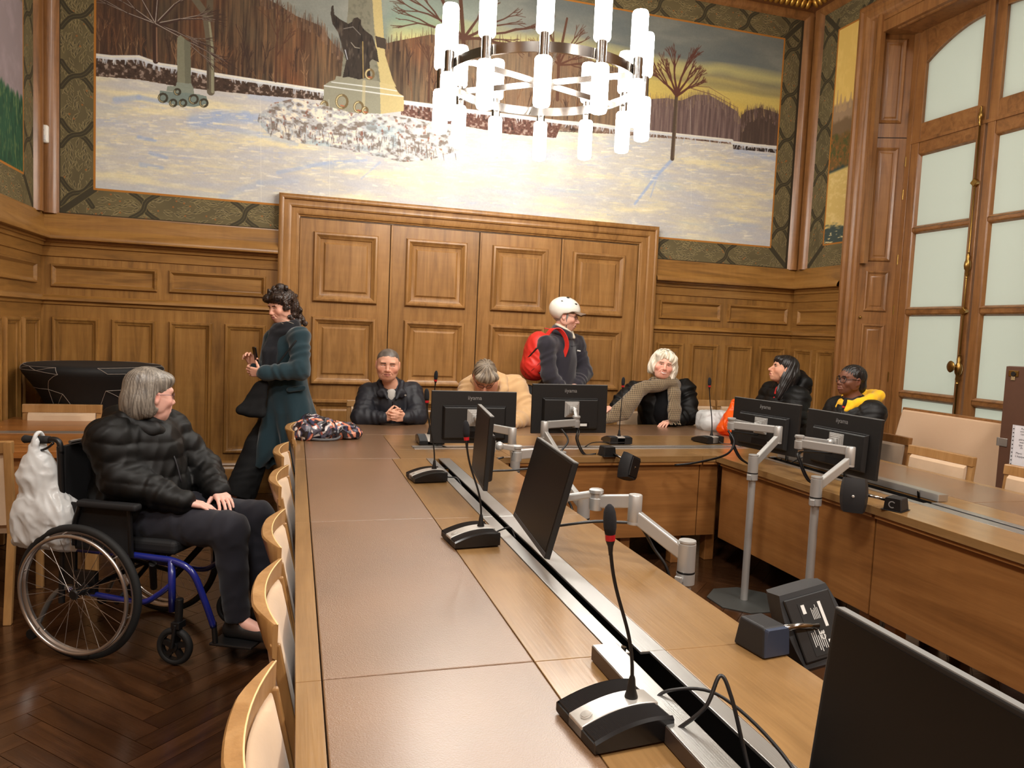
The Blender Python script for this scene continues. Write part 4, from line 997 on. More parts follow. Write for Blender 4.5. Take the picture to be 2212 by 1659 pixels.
# ------------------------------------------------------------------ wooden table on the left, cocktail table in a stretch cover
lt = thing('wooden_table', 'plain wooden table by the left wall behind the wheelchair', 'table', (-1.5, 5.35, 0))
at0(MB().box(-1.93, -1.06, 4.62, 6.10, .71, .75).build('table_top', wood('walnut table wood', C(104, 60, 26), C(142, 88, 40), C(168, 110, 56), axis=0, rough=.3, coat=.25), lt, bevel=.003), lt)
at0(MB().box(-1.78, -1.10, 5.285, 5.385, .748, .7525).build('cable_strip', ALU, lt), lt)
at0(MB().box(-1.92, -1.09, 4.66, 4.68, .42, .709).build('modesty_panel', PANELX, lt, bevel=.002), lt)
for x in (-1.92, -1.10):
    for y in (4.72, 5.98): leg(x, y, lt, BEECHZ, .03)
ct = thing('cocktail_table', 'round cocktail table in a black stretch cover with thin white lines', 'table', (-1.452, 6.3, 0))
BLK = mat('black stretch fabric', C(9, 9, 10), rough=.75)
prof = [(.0, 1.135), (.30, 1.138), (.455, 1.134), (.473, 1.118), (.478, 1.095), (.468, 1.07), (.44, 1.03), (.385, .95), (.335, .86), (.285, .75), (.235, .6), (.215, .48), (.225, .33), (.27, .16), (.33, .03), (.335, .0)]
o_ = MB().lathe(prof[::-1], 64).build('stretch_cover', BLK, ct, smooth=True)
o_.data.polygons.foreach_set('use_smooth', [True]*len(o_.data.polygons))
# thin printed lines: a net of straight white threads over the cover
LINE = mat('white printed line', C(150, 140, 130), rough=.7)
rl = random.Random(12); nodes = []
P2 = prof[1:]
def on_cover(a, s):
    k = min(int(s), len(P2)-2); f = s-k; r = P2[k][0]*(1-f)+P2[k+1][0]*f; z = P2[k][1]*(1-f)+P2[k+1][1]*f
    return Vector(((r+.0012)*math.cos(a), (r+.0012)*math.sin(a), z+(.001 if s < 2 else 0)))
nodes = [(i*2*PI/11+rl.uniform(-.2, .2), s+rl.uniform(-.55, .55)) for s in (1.0, 3.2, 5.8, 7.4, 9.2) for i in range(11)]
mb = MB()
for i, (a, s) in enumerate(nodes):
    ds = sorted(range(len(nodes)), key=lambda j: (min(abs(nodes[j][0]-a), 2*PI-abs(nodes[j][0]-a))*1.6)**2+((nodes[j][1]-s)*.42)**2)[1:4]
    for j in ds:
        if j < i: continue
        a2, s2_ = nodes[j]; da = (a2-a+PI) % (2*PI)-PI
        mb.tube([on_cover(a+da*t/8, max(0, s+(s2_-s)*t/8)) for t in range(9)], .0019, 4)
mb.build('printed_lines', LINE, ct)
# ------------------------------------------------------------------ microphones, monitors on arms, speakers
BLACKP = mat('black plastic', C(16, 16, 17), rough=.42)
BLACKG = mat('black gloss plastic', C(18, 18, 20), rough=.22)
GRILLE = mat('ribbed dark grille', C(38, 38, 40), rough=.4, metal=.3)
SILVER = mat('silver plastic', C(188, 184, 178), rough=.32, metal=.5)
FOAM = mat('black microphone foam', C(22, 22, 26), rough=.95, bump=.3, bscale=900)
REDR = mat('red light ring', C(170, 24, 34), rough=.35)
SCREEN = mat('dark screen', C(9, 8, 8), rough=.36, spec=.32)
CABLE = mat('black cable', C(20, 20, 22), rough=.4)
def text_mesh(name, txt, size, m, parent, M, depth=.0006, align='CENTER'):
    cu = bpy.data.curves.new('tmp', 'FONT'); cu.body = txt; cu.size = size; cu.align_x = align; cu.extrude = depth; cu.resolution_u = 2
    to = bpy.data.objects.new('tmp', cu); COL.objects.link(to)
    dg = bpy.context.evaluated_depsgraph_get(); me = bpy.data.meshes.new_from_object(to.evaluated_get(dg))
    bpy.data.objects.remove(to); bpy.data.curves.remove(cu)
    me.transform(M); return link(name, me, m, parent)
def cable(pts, r=.004, label='black cable', cat='cable', parent=None, n=8, m=None, name='cable'):
    o = MB().tube(spline(pts, 8), r, n).build(name, m or CABLE, parent, smooth=True)
    if parent is None: tag(o, label, cat)
    return o
def microphone(loc, rz, tip, label, cab=None):
    """discussion unit: arched ribbed base with a silver band, talk button, gooseneck and foam head; its front looks along local -x"""
    t = thing('conference_microphone', label, 'microphone', loc, rz, None)
    W2 = .083
    xs = [-.092+.170*i/12 for i in range(13)]
    def top(x): u = (x+.092)/.170; return .018+.036*math.sin(PI*min(1, .06+u*.60))**.9
    def strip(y0, y1, lift=0, inset=0):
        R = []
        for x in xs[inset:len(xs)-inset if inset else None]:
            z = top(x)+lift; R.append([(x, y0, .004), (x, y1, .004), (x, y1, z), (x, y0, z)])
        return MB().loft(R)
    sharp(strip(-W2+.004, W2-.004, -.004).build('base', BLACKP, t), 45)
    sharp(MB().prism([(-.086, -W2+.010), (.076, -W2+.010), (.076, W2-.010), (-.086, W2-.010)], 0, .006).build('foot', BLACKP, t), 40)
    for a, b in ((-W2+.004, -.028), (.028, W2-.004)):
        R = []
        n = 110
        for i in range(n+1):
            x = -.089+.158*i/n; R.append([(x, a, top(x)-.003), (x, b, top(x)-.003), (x, b, top(x)+(.0012 if i % 2 else -.0004)), (x, a, top(x)+(.0012 if i % 2 else -.0004))])
        MB().loft(R).build('ribbed_grille', GRILLE, t)
    sharp(strip(-.028, .028, .0022).build('silver_band', SILVER, t, bevel=.0015), 45)
    for s in (-1, 1):      # side cheeks
        R = []
        for x in xs: R.append([(x, s*(W2-.004), .004), (x, s*(W2+.002), .006), (x, s*(W2+.002), top(x)-.004), (x, s*(W2-.004), top(x)+.001)])
        sharp(MB().loft(R).build('side_cheek', BLACKG, t), 40)
    b = MB().lathe([(0, 0), (.012, 0), (.0125, .002), (.0095, .0025), (.009, .0035), (0, .0042)], 20).build('talk_button', SILVER, t, smooth=False); sharp(b, 30)
    b.location = (-.070, -.004, top(-.070)+.0022); b.rotation_euler = (0, -.42, 0)
    # gooseneck and head, in local coordinates
    foot = Vector((.032, 0, top(.032))); tipl = Matrix.Rotation(-rz, 4, 'Z') @ (Vector(tip)-Vector(loc))
    sharp(MB().lathe([(0, -.002), (.013, -.002), (.0135, .004), (.009, .018), (.0065, .04), (.0045, .046), (0, .046)], 16, foot).build('neck_socket', BLACKP, t), 40)
    d = tipl-foot; cpts = bez(foot+Vector((0, 0, .03)), foot+Vector((0, 0, .16)), tipl-Vector((d.x*.25, d.y*.25, .22)), tipl-Vector((d.x*.10, d.y*.10, .085)), 20)
    MB().tube(cpts, .0038, 8).build('gooseneck', BLACKP, t, smooth=True)
    ax = (tipl-cpts[-1]).normalized(); p = cpts[-1]
    sharp(MB().lathe([(.0038, -.03), (.0055, -.012), (.009, -.002), (.009, 0)], 16, p, ax).build('head_cone', BLACKP, t), 40)
    sharp(MB().lathe([(0, 0), (.0098, 0), (.0102, .012), (0, .012)], 18, p, ax).build('red_ring', REDR, t), 40)
    MB().lathe([(0, .010), (.0100, .011), (.0128, .026), (.0132, .042), (.0118, .057), (.0082, .067), (.0035, .072), (0, .073)], 18, p, ax).build('foam_head', FOAM, t, smooth=True)
    sharp(MB().lathe([(0, 0), (.006, 0), (.006, .006), (0, .006)], 10, (.088, .02, .018), (1, 0, 0)).build('socket', BLACKG, t), 40)
    if cab:
        inv = Matrix.Rotation(-rz, 4, 'Z')
        MB().tube(spline([Vector((.09, .02, .018))]+[inv @ (Vector(p)-Vector(loc)) for p in cab], 8), .0035, 8).build('lead', CABLE, t, smooth=True)
    return t
Z0 = .7513
microphone((.632, 1.305, Z0), .10, (.598, 1.32, 1.212), 'nearest black conference microphone with silver band, beside the raised flap', [(.76, 1.33, .80), (.83, 1.26, .82), (.85, 1.08, .80), (.835, .9, .74)])
microphone((.640, 2.60, Z0), .10, (.602, 2.62, 1.209), 'second black conference microphone on the left table, in front of the tilted monitor', [(.76, 2.64, .78), (.81, 2.68, .775), (.825, 2.66, .74)])
microphone((.668, 3.71, Z0), .12, (.646, 3.72, 1.23), 'black conference microphone on the left table nearest to the far corner', [(.77, 3.70, .765), (.81, 3.67, .765), (.825, 3.62, .735)])
microphone((.885, 4.90, Z0), -PI/2+PI, (.914, 4.90, 1.252), 'black conference microphone half hidden behind the back monitor on the left', [(.90, 4.78, .758), (.93, 4.74, .76), (1.0, 4.73, .74)])
microphone((2.255, 4.90, Z0), -PI/2, (2.28, 4.90, 1.243), 'black conference microphone on the back table left of the white-haired woman', [(2.2, 4.80, .77), (2.02, 4.77, .775), (1.93, 4.73, .745)])
microphone((3.02, 4.93, Z0), -PI/2+.25, (2.986, 4.91, 1.258), 'black conference microphone beside the white plastic bag', [(3.09, 4.82, .758), (3.16, 4.77, .76), (3.19, 4.73, .74)])
microphone((3.53, 4.30, Z0), PI, (3.729, 4.326, 1.176), 'black conference microphone between the two right monitors, head before the yellow hood', [(3.42, 4.28, .80), (3.30, 4.27, .80), (3.16, 4.25, .74)])

MONB = mat('black monitor shell', C(15, 15, 16), rough=.5, bump=.04, bscale=1500)
MONE = mat('monitor edge grey', C(58, 58, 60), rough=.45)
LOGO = mat('monitor logo grey', C(150, 150, 150), rough=.4, metal=.4)
STICK = mat('white sticker', C(214, 214, 210), rough=.6)
def monitor(loc, yaw, tilt, label, w=.545, h=.325, roll=0):
    """screen looks along local -y before rotation; origin at the panel centre"""
    t = thing('monitor', label, 'monitor', loc, 0); t.rotation_euler = (tilt, roll, yaw)
    MB().box(-w/2, w/2, -.010, .010, -h/2, h/2).build('panel', MONB, t, bevel=.003)
    MB().box(-w/2+.009, w/2-.009, -.0112, -.0098, -h/2+.020, h/2-.009).build('screen', SCREEN, t)
    MB().box(-w/2+.002, w/2-.002, -.0114, -.0098, -h/2+.002, -h/2+.018).build('chin', MONE, t, bevel=.0008)
    MB().box(-w/2+.001, w/2-.001, -.008, .009, h/2-.001, h/2+.0015).build('top_edge', mat('lit monitor edge', C(118, 118, 116), rough=.5), t)  # top strip coloured paler to stand for the light falling on it
    # bulge at the back with a bevelled shoulder
    R = [[(x, y, z) for x, z in ((-a, b0), (a, b0), (a, b1), (-a, b1))] for y, a, b0, b1 in ((.010, .205, -.135, .075), (.028, .195, -.130, .066), (.034, .190, -.126, .060))]
    q = MB().loft(R); q.f = [f[::-1] for f in q.f]; q.build('back_housing', MONB, t, bevel=.003)
    MB().box(-.19, .19, .012, .0285, .070, .0725).build('vent_slot', MONE, t)
    MB().box(-.13, .07, .034, .0348, -.122, -.085).build('socket_bay', BLACKG, t)
    MB().box(-.115, -.065, .0346, .0356, -.112, -.095).build('sticker', STICK, t)
    text_mesh('logo', 'iiyama', .036, LOGO, t, Matrix.Translation((0, .0102, h/2-.052)) @ Matrix.Rotation(PI, 4, 'Z') @ Matrix.Rotation(PI/2, 4, 'X'), depth=.0008)
    return t
def bar(mb, a, b, w, hgt):
    a, b = Vector(a), Vector(b); d = b-a; u = d.normalized(); s = u.cross(Vector((0, 0, 1))).normalized(); v = s.cross(u)
    mb.obox((a+b)/2, d/2, s*w/2, v*hgt/2); return mb
def arm(post, top_z, elbow, head, mount, nrm, label, cabs=True, floor=True, z_low=0):
    """pole on an octagonal floor plate carrying a two-link silver arm to the monitor's mounting plate"""
    t = thing('monitor_stand', label, 'monitor stand', (post[0], post[1], 0)); O = Vector((post[0], post[1], 0))
    L = lambda p: Vector(p)-O
    A8 = [(.215*math.cos(PI/8+k*PI/4), .215*math.sin(PI/8+k*PI/4)) for k in range(8)]
    MB().prism(A8, 0, .008).build('base_plate', mat('slate grey plate', C(58, 60, 58), rough=.5), t, bevel=.002)
    sharp(MB().lathe([(0, .008), (.021, .008), (.021, top_z-.02), (0, top_z-.02)], 24).build('pole', ALUG, t), 40)
    sharp(MB().lathe([(0, top_z-.105), (.0295, top_z-.105), (.0295, top_z-.012), (.027, top_z-.011), (.027, top_z-.007), (.0295, top_z-.006), (.0285, top_z), (0, top_z)], 24).build('pole_head', ALUG, t), 40)
    sharp(MB().lathe([(.0225, top_z-.15), (.031, top_z-.148), (.031, top_z-.112), (.0225, top_z-.110)], 24).build('collar', ALUG, t), 40)
    sharp(MB().lathe([(.0305, top_z-.1115), (.0305, top_z-.1065)], 24).build('dark_ring', BLACKP, t), 40)
    k = MB().box(-.006, .006, .03, .055, top_z-.137, top_z-.122); k.box(-.012, .012, .05, .062, top_z-.145, top_z-.112); k.xf(Matrix.Rotation(2.2, 4, 'Z')).build('clamp_knob', ALUG, t, bevel=.003)
    e, h, m = L(elbow), L(head), L(mount)
    bar(MB(), (0, 0, top_z-.055), e-Vector((0, 0, .03)), .030, .046).build('lower_link', ALUG, t, bevel=.005)
    sharp(MB().lathe([(0, -.062), (.024, -.062), (.0245, -.056), (.0235, -.052), (.0245, -.050), (.0245, .040), (.022, .043), (0, .043)], 22, e).build('elbow_joint', ALUG, t), 40)
    up = e+Vector((0, 0, .02)); h2 = Vector((h.x, h.y, h.z))
    bar(MB(), up, h2, .026, .046).build('upper_link', ALUG, t, bevel=.005)
    sharp(MB().lathe([(0, -.03), (.0235, -.03), (.0245, -.026), (.0245, .012), (.021, .014), (.021, .03), (.026, .032), (.026, .042), (.022, .045), (0, .045)], 22, h2).build('head_joint', ALUG, t), 40)
    n = Vector(nrm).normalized(); b = h2+Vector((0, 0, .028)); q = m+n*.045
    bar(MB(), b, q, .022, .026).build('ball_link', ALUG, t, bevel=.006)
    MB().sphere(q, .021, 16, 10).build('ball_joint', ALUG, t, smooth=True)
    s = n.cross(Vector((0, 0, 1))).normalized(); v = s.cross(n)
    pl = MB()
    for a_, d0 in ((.052, .004), (.044, .010), (.036, .016), (.026, .024)):
        pl.obox(m+n*(d0-.003), s*a_, v*a_, n*.0035)
    pl.build('mounting_plate', ALUG, t, bevel=.0015)
    if cabs == 'down':
        for k_, r_ in ((0, .006), (.012, .004)):
            MB().tube(spline([m+n*.02-v*.06+s*k_, h2+Vector((.01+k_, .0, -.05)), h2+Vector((-.0+k_, -.02, -.11)), h2+Vector((.05+k_, -.03, -.20)), Vector((h2.x+.14, h2.y-.02, .754))], 8), r_, 8).build('lead', CABLE, t, smooth=True)
    elif cabs == 'edge':
        for k_, r_ in ((0, .005), (.010, .0035)):
            MB().tube(spline([m+n*.01-v*.12+s*k_, h2+Vector((-.02, k_, -.075)), h2*.45+e*.55+Vector((0, k_, -.065)), e+Vector((.02, k_, -.07)), e*.55+Vector((.0, k_+.02, top_z*.45-.10)), Vector((-.03, .05+k_, .70)), Vector((-.03, .05+k_, .45))], 8), r_, 8).build('lead', CABLE, t, smooth=True)
    return t
def at_face(mloc, yaw, tilt, off=.036):
    n = Matrix.Rotation(yaw, 3, 'Z') @ Matrix.Rotation(tilt, 3, 'X') @ Vector((0, 1, 0))
    return Vector(mloc)+n*off, n
# yaw: the screen looks along (sin yaw, -cos yaw)
def face(yaw): return yaw
MON = [ # loc, yaw, tilt, label, post, top_z, elbow, head, arm label
 ((1.088, 4.50, .977), PI, 0.03, 'monitor on the back table hiding the bent-over person in the hoodie', (1.28, 4.20), .80, (1.245, 4.17, .915), (1.10, 4.34, .945), 'silver jointed monitor stand behind the edge-on monitor, far left inner corner'),
 ((1.770, 4.62, 1.025), PI+.06, 0.02, 'monitor on the back table in front of the helmeted man', (1.56, 4.17), .815, (1.50, 4.33, .935), (1.755, 4.45, .955), 'silver jointed monitor stand in the middle of the back table'),
 ((2.945, 4.14, .985), PI/2+.22, 0.04, 'monitor on the right table in front of the woman with long black hair', (2.58, 3.71), .872, (2.80, 3.80, .985), (2.62, 4.02, 1.005), 'silver jointed monitor stand on the right with the pole foot fully visible on its plate'),
 ((2.945, 3.434, .985), PI/2+.06, 0.05, 'monitor on the right table in front of the girl in the yellow hood', (2.58, 3.16), .855, (2.80, 3.19, .96), (2.66, 3.42, .985), 'silver jointed monitor stand on the right beside the small black speaker'),
 ((.845, 3.31, .995), -PI/2-.13, -.05, 'edge-on monitor at left, farther of the two seen from the side', (1.28, 3.10), .80, (1.20, 3.38, .93), (1.02, 3.33, .945), 'silver jointed monitor stand between the two side-on monitors'),
 ((.862, 2.475, .958), -PI/2-.10, -.25, 'tilted monitor at left seen from the side, in front of the brown screen', (1.285, 2.185), .852, (1.155, 2.33, .935), (1.045, 2.42, .935), 'nearest silver jointed monitor stand with the clamp knob, beside the inner table edge'),
 ((.862, .735, .93), -PI/2-.03, -.10, 'large black monitor in the bottom right corner of the photo', (1.285, .62), .852, (1.19, .80, .97), (1.07, .74, .97), 'silver jointed monitor stand behind the bottom right monitor'),
]
for loc, yaw, tilt, lab, post, tz, el, hd, alab in MON:
    monitor(loc, yaw, tilt, lab, w=.505 if abs(loc[1]-3.31) < .01 else .545)
    m_, n_ = at_face(loc, yaw, tilt)
    arm(post, tz, el, hd, m_, n_, alab, 'edge' if loc[0] < 1 else 'down')

SPK = mat('black speaker shell', C(26, 26, 28), rough=.55, bump=.08, bscale=900)
SPKB = mat('blue grey speaker side', C(46, 56, 76), rough=.5)
def speaker(loc, yaw, base_loc, base_yaw, label, tilt=0.0, roll=0.0, front=True, lab_back=False, bw=.085, bd=.10, bh=.062, sc=1.0):
    """little loudspeaker with a curved front on a ball bracket and a wedge that sits on the table edge; front looks along local -y"""
    t = thing('speaker', label, 'speaker', base_loc, base_yaw); inv = Matrix.Translation(base_loc) @ Matrix.Rotation(base_yaw, 4, 'Z'); inv = inv.inverted()
    MS = inv @ Matrix.Translation(loc) @ Matrix.Rotation(yaw, 4, 'Z') @ Matrix.Rotation(tilt, 4, 'X') @ Matrix.Rotation(roll, 4, 'Y') @ Matrix.Scale(sc, 4)
    R = []
    for i in range(9):
        z = -.085+.17*i/8; k = 1-(z/.1)**2*.22
        R.append([(-.058*k, .035, z*.82), (-.064*k, -.005, z*.95), (-.05*k, -.045*k-.004, z), (0, -.056*k-.004, z), (.05*k, -.045*k-.004, z), (.064*k, -.005, z*.95), (.058*k, .035, z*.82), (0, .040, z*.82)])
    sh = sharp(MB().loft(R).xf(MS).build('shell', SPK, t), 40)
    MB().box(-.047, .047, .036, .043, -.060, .060).xf(MS).build('back_plate', BLACKP, sh, bevel=.004)
    if front: MB().sphere((-.004, -.061, -.004), .007, 12, 8, (1, .4, 1)).xf(MS).build('badge', SILVER, sh, smooth=True)
    if lab_back:
        MB().box(-.024, .024, .0432, .0438, -.052, .047).xf(MS).build('rating_label', mat('label black', C(10, 10, 10), rough=.5), sh)
        wm = MB(); rr_ = random.Random(3)
        wm.box(-.021, -.010, .0438, .0441, -.05, -.028); wm.box(-.021, -.015, .0438, .0441, -.005, .042); wm.box(.012, .019, .0438, .0441, .026, .043)
        for i in range(7): wm.box(-.006+i*.0038, -.0048+i*.0038, .0438, .0441, -.046+rr_.uniform(0, .012), .0-rr_.uniform(0, .02))
        for i in range(5): wm.box(-.011+i*.003, -.010+i*.003, .0438, .0441, .012, .04-rr_.uniform(0, .012))
        wm.xf(MS).build('label_lines', STICK, sh)
        text_mesh('label_text', 'CE', .014, STICK, sh, MS @ Matrix.Translation((-.008, .0440, -.018)) @ Matrix.Rotation(PI, 4, 'Z') @ Matrix.Rotation(PI/2, 4, 'X') @ Matrix.Rotation(PI/2, 4, 'Z'), depth=.0002)
    R = [[(x*k, y*ky, z) for x, y in ((-bw/2, -bd/2), (bw/2, -bd/2), (bw/2, bd/2), (-bw/2, bd/2))] for z, k, ky in ((0, 1, 1), (bh*.9, .86, .82), (bh, .82, .78))]
    wg = MB().loft(R).build('wedge', SPK, t, bevel=.006, segs=3)
    MB().loft([[(x*k*.93, y, .004+z*.94) for x, z, k in ((-bw/2, 0, 1), (bw/2, 0, 1), (bw/2, bh*.9, .86), (bw/2, bh*.97, .8), (-bw/2, bh*.97, .8), (-bw/2, bh*.9, .86))] for y in (-bd/2-.001, -bd/2+.012)]).build('end_face', SPKB if lab_back else BLACKP, wg, bevel=.001)
    MB().box(-bw/2-.006, bw/2+.006, -bd/2-.012, bd/2, 0, .003).build('foot', BLACKP, wg, bevel=.001) if not lab_back else None
    q = MS @ Vector((0, .045, 0)); p0 = Vector((0, 0, bh*.62)); p0 = p0+(q-p0).normalized()*.04
    MB().tube([p0, (p0+q)/2+Vector((0, 0, .004)), q], .0085, 10).build('ball_bracket', CHROME, t, smooth=True)
    return t, wg
speaker((2.045, 4.235, .705), PI+.55, (1.955, 4.39, Z0), .05, 'black speaker hanging over the inner edge of the back table', tilt=.0, roll=-.35)
sp, sb = speaker((2.66, 2.985, .80), -PI/2+.62+.25, (2.80, 2.86, Z0), -PI/2+.45, 'black speaker with round badge at the edge of the right table', tilt=-.06)
g = MB()
for k in range(14):
    a0, a1 = .7+k*.33, .7+(k+1)*.33
    g.add([(.017*math.cos(a0), 0, .017*math.sin(a0)), (.017*math.cos(a1), 0, .017*math.sin(a1)), (.012*math.cos(a1), 0, .012*math.sin(a1)), (.012*math.cos(a0), 0, .012*math.sin(a0))], [(0, 1, 2, 3)])
g.xf(Matrix.Translation((0, -.0525, .030))).build('grey_ring', LOGO, sb)
speaker(tuple(at_y(1747, 1352, 1.62)), 2.86, (1.155, 1.575, Z0), .14, 'nearest black speaker with a printed rating label, turned away over the table edge', tilt=.40, roll=.30, front=False, lab_back=True, bw=.085, bd=.110, bh=.075, sc=1.35)
# loose cables
cable([(.71, 1.22, .775), (.765, 1.20, .83), (.80, 1.21, .885), (.815, 1.19, .85), (.83, 1.16, .76), (.835, 1.1, .66)], .004, 'thin black cable rising in a loop out of the open flap by the nearest microphone')
cable([(3.10, 4.06, .752), (3.16, 4.02, .795), (3.25, 4.0, .80), (3.38, 4.02, .765)], .004, 'black cable looping over the open flap beneath the right monitors')
cable([(1.63, 4.4, .93), (1.66, 4.33, .86), (1.60, 4.28, .80), (1.57, 4.26, .76), (1.56, 4.24, .62)], .006, 'black cable loop hanging under the monitor arm on the back table')
cable([(2.60, 4.02, .97), (2.62, 3.98, .90), (2.58, 4.0, .82), (2.50, 4.2, .735), (2.40, 4.30, .70)], .007, 'thick black cable drooping from the right monitor to the inner table corner')
# ------------------------------------------------------------------ soft bodies: blended distance fields turned into one continuous skin
def nlin(c):
    c = np.clip(np.asarray(c, float), 0, 255)/255
    return np.where(c <= .04045, c/12.92, ((c+.055)/1.055)**2.4)
def V3(p): return np.array(p, float)
def unit(v): v = V3(v); return v/np.linalg.norm(v)
class Field:
    def __init__(s): s.p = []
    def _add(s, f, c, R, k, op): s.p.append((f, V3(c), R, k, op)); return s
    def cap(s, a, b, ra, rb=None, k=.02, fold=None, flat=0, op='+', sq=None):
        """tapered limb from a to b; fold = (amp, wavelength, phase); flat 1 cuts the b end square, 2 both ends; sq = (axis, factor) flattens it"""
        a, b = V3(a), V3(b); rb = ra if rb is None else rb; d = b-a; L = np.linalg.norm(d)+1e-9; u = d/L
        ax = unit(np.cross(u, [.31, .72, .61]))
        def f(P):
            q = P-a; t0 = q@u; t = np.clip(t0, 0, L); r = ra+(rb-ra)*t/L
            w = q-t[:, None]*u
            if sq is not None:
                n = V3(sq[0]); w = w+np.outer(w@n, n)*(sq[1]-1)
            e = np.sqrt((w*w).sum(1))-r
            if fold:
                am, la, ph = fold
                th = (q@ax)
                e = e-am*np.sin(2*PI*t0/la+ph+th*22+1.4*np.sin(t0*31+ph*3+th*17))
            if flat: e = np.maximum(e, t0-L)
            if flat == 2: e = np.maximum(e, -t0)
            return e
        return s._add(f, (a+b)/2, L/2+max(ra, rb)+.02, k, op)
    def ell(s, c, r, R=None, k=.02, op='+', cut=None):
        c, r = V3(c), V3(r); R = None if R is None else np.array(R, float)
        def f(P):
            q = P-c
            if R is not None: q = q@R
            k0 = np.sqrt(((q/r)**2).sum(1)); k1 = np.sqrt(((q/(r*r))**2).sum(1))+1e-9
            e = k0*(k0-1)/k1
            if cut is not None:
                for n, h in cut: e = np.maximum(e, q@V3(n)-h)
            return e
        return s._add(f, c, r.max()+.01, k, op)
    def box(s, c, h, R=None, rad=.01, k=.01, op='+'):
        c, h = V3(c), V3(h); R = np.eye(3) if R is None else np.array(R, float)
        def f(P):
            q = np.abs((P-c)@R)-h+rad
            return np.sqrt((np.maximum(q, 0)**2).sum(1))+np.minimum(q.max(1), 0)-rad
        return s._add(f, c, np.linalg.norm(h)+.01, k, op)
    def chain(s, pts, rs, k=.02, **kw):
        for i in range(len(pts)-1): s.cap(pts[i], pts[i+1], rs[i], rs[i+1], k, **kw)
        return s
    def torus(s, c, n, R, r, k=.01, sx=1.0, ax=(1, 0, 0)):
        c, n = V3(c), unit(n); u = unit(V3(ax)-n*(V3(ax)@n)); w = np.cross(n, u)
        def f(P):
            q = P-c; return np.hypot(np.hypot(q@u/sx, q@w)-R, q@n)-r
        return s._add(f, c, R*max(sx, 1)+r+.01, k, '+')
    def raw(s, f, c, R, k=.01, op='+'): return s._add(f, c, R, k, op)
    def eval(s, P, bc=None, br=0):
        d = np.full(len(P), 9.0)
        for f, c, R, k, op in s.p:
            if bc is not None and np.linalg.norm(bc-c) > br+R+k+.01: continue
            e = f(P)
            if op == '+':
                h = np.clip(.5+.5*(d-e)/k, 0, 1); d = d+(e-d)*h-k*h*(1-h)
            elif op == '-':
                e = -e; h = np.clip(.5+.5*(e-d)/k, 0, 1); d = d+(e-d)*h+k*h*(1-h)
            else:
                h = np.clip(.5+.5*(e-d)/k, 0, 1); d = d+(e-d)*h+k*h*(1-h)
        return d
    def mesh(s, name, cell=.006, disp=None, color=None, smooth=0, amp=0.0, keep=None):
        los = np.array([c-R for f, c, R, k, op in s.p if op == '+']).min(0)-.03; his = np.array([c+R for f, c, R, k, op in s.p if op == '+']).max(0)+.03
        B = 8; nb = np.ceil((his-los)/(cell*B)).astype(int)+1; n = nb*B
        V = np.full(n, 9.0, np.float32)
        bi = np.stack(np.meshgrid(*[np.arange(x) for x in nb], indexing='ij'), -1).reshape(-1, 3)
        cen = los+(bi*B+(B-1)/2)*cell; dc = s.eval(cen); half = cell*B*.87+amp+.012
        loc = np.stack(np.meshgrid(*[np.arange(B)]*3, indexing='ij'), -1).reshape(-1, 3)
        act = np.abs(dc) < half*1.25
        ins = np.where(dc < 0)[0]
        for j in ins:
            if not act[j]:
                a = bi[j]*B; V[a[0]:a[0]+B, a[1]:a[1]+B, a[2]:a[2]+B] = -9
        # evaluate the blocks near the surface in batches of neighbours
        ids = np.where(act)[0]; sup = bi[ids]//2; key = (sup[:, 0]*4096+sup[:, 1])*4096+sup[:, 2]
        order = np.argsort(key); ids = ids[order]; key = key[order]
        st = np.r_[0, np.where(np.diff(key))[0]+1, len(ids)]
        for u in range(len(st)-1):
            g = ids[st[u]:st[u+1]]
            if len(g) == 0: continue
            nodes = (bi[g][:, None, :]*B+loc[None]).reshape(-1, 3); P = los+nodes*cell
            c0 = P.mean(0); r0 = np.sqrt(((P-c0)**2).sum(1)).max()
            d = s.eval(P, c0, r0)
            if disp is not None: d = d-disp(P)
            V[nodes[:, 0], nodes[:, 1], nodes[:, 2]] = d
        S = V < 0
        cnt = np.zeros(n-1, np.int8)
        for a in (0, 1):
            for b in (0, 1):
                for c in (0, 1): cnt += S[a:n[0]-1+a, b:n[1]-1+b, c:n[2]-1+c]
        ci = np.argwhere((cnt > 0) & (cnt < 8))
        idx = np.full(n-1, -1, np.int32); idx[ci[:, 0], ci[:, 1], ci[:, 2]] = np.arange(len(ci))
        cor = np.array([[a, b, c] for a in (0, 1) for b in (0, 1) for c in (0, 1)])
        val = np.stack([V[ci[:, 0]+o[0], ci[:, 1]+o[1], ci[:, 2]+o[2]] for o in cor], 1)
        acc = np.zeros((len(ci), 3)); num = np.zeros(len(ci))
        for i in range(8):
            for j in range(i+1, 8):
                if abs(cor[i]-cor[j]).sum() != 1: continue
                a, b = val[:, i], val[:, j]; m = (a < 0) != (b < 0); t = np.where(m, a/(a-b+1e-12), 0)
                acc += m[:, None]*(cor[i]+t[:, None]*(cor[j]-cor[i])); num += m
        X = los+(ci+acc/np.maximum(num, 1)[:, None])*cell
        F = []
        for ax in range(3):
            o = np.zeros(3, int); o[ax] = 1; b_, c_ = [(1, 2), (2, 0), (0, 1)][ax]
            A = S[:n[0]-o[0], :n[1]-o[1], :n[2]-o[2]]; Bv = S[o[0]:, o[1]:, o[2]:]
            e = np.argwhere(A != Bv); e = e[(e[:, b_] > 0) & (e[:, c_] > 0)]; lim = n-1; e = e[(e < lim).all(1)]
            sgn = S[e[:, 0], e[:, 1], e[:, 2]]
            def g(db, dc_):
                q = e.copy(); q[:, b_] -= db; q[:, c_] -= dc_; return idx[q[:, 0], q[:, 1], q[:, 2]]
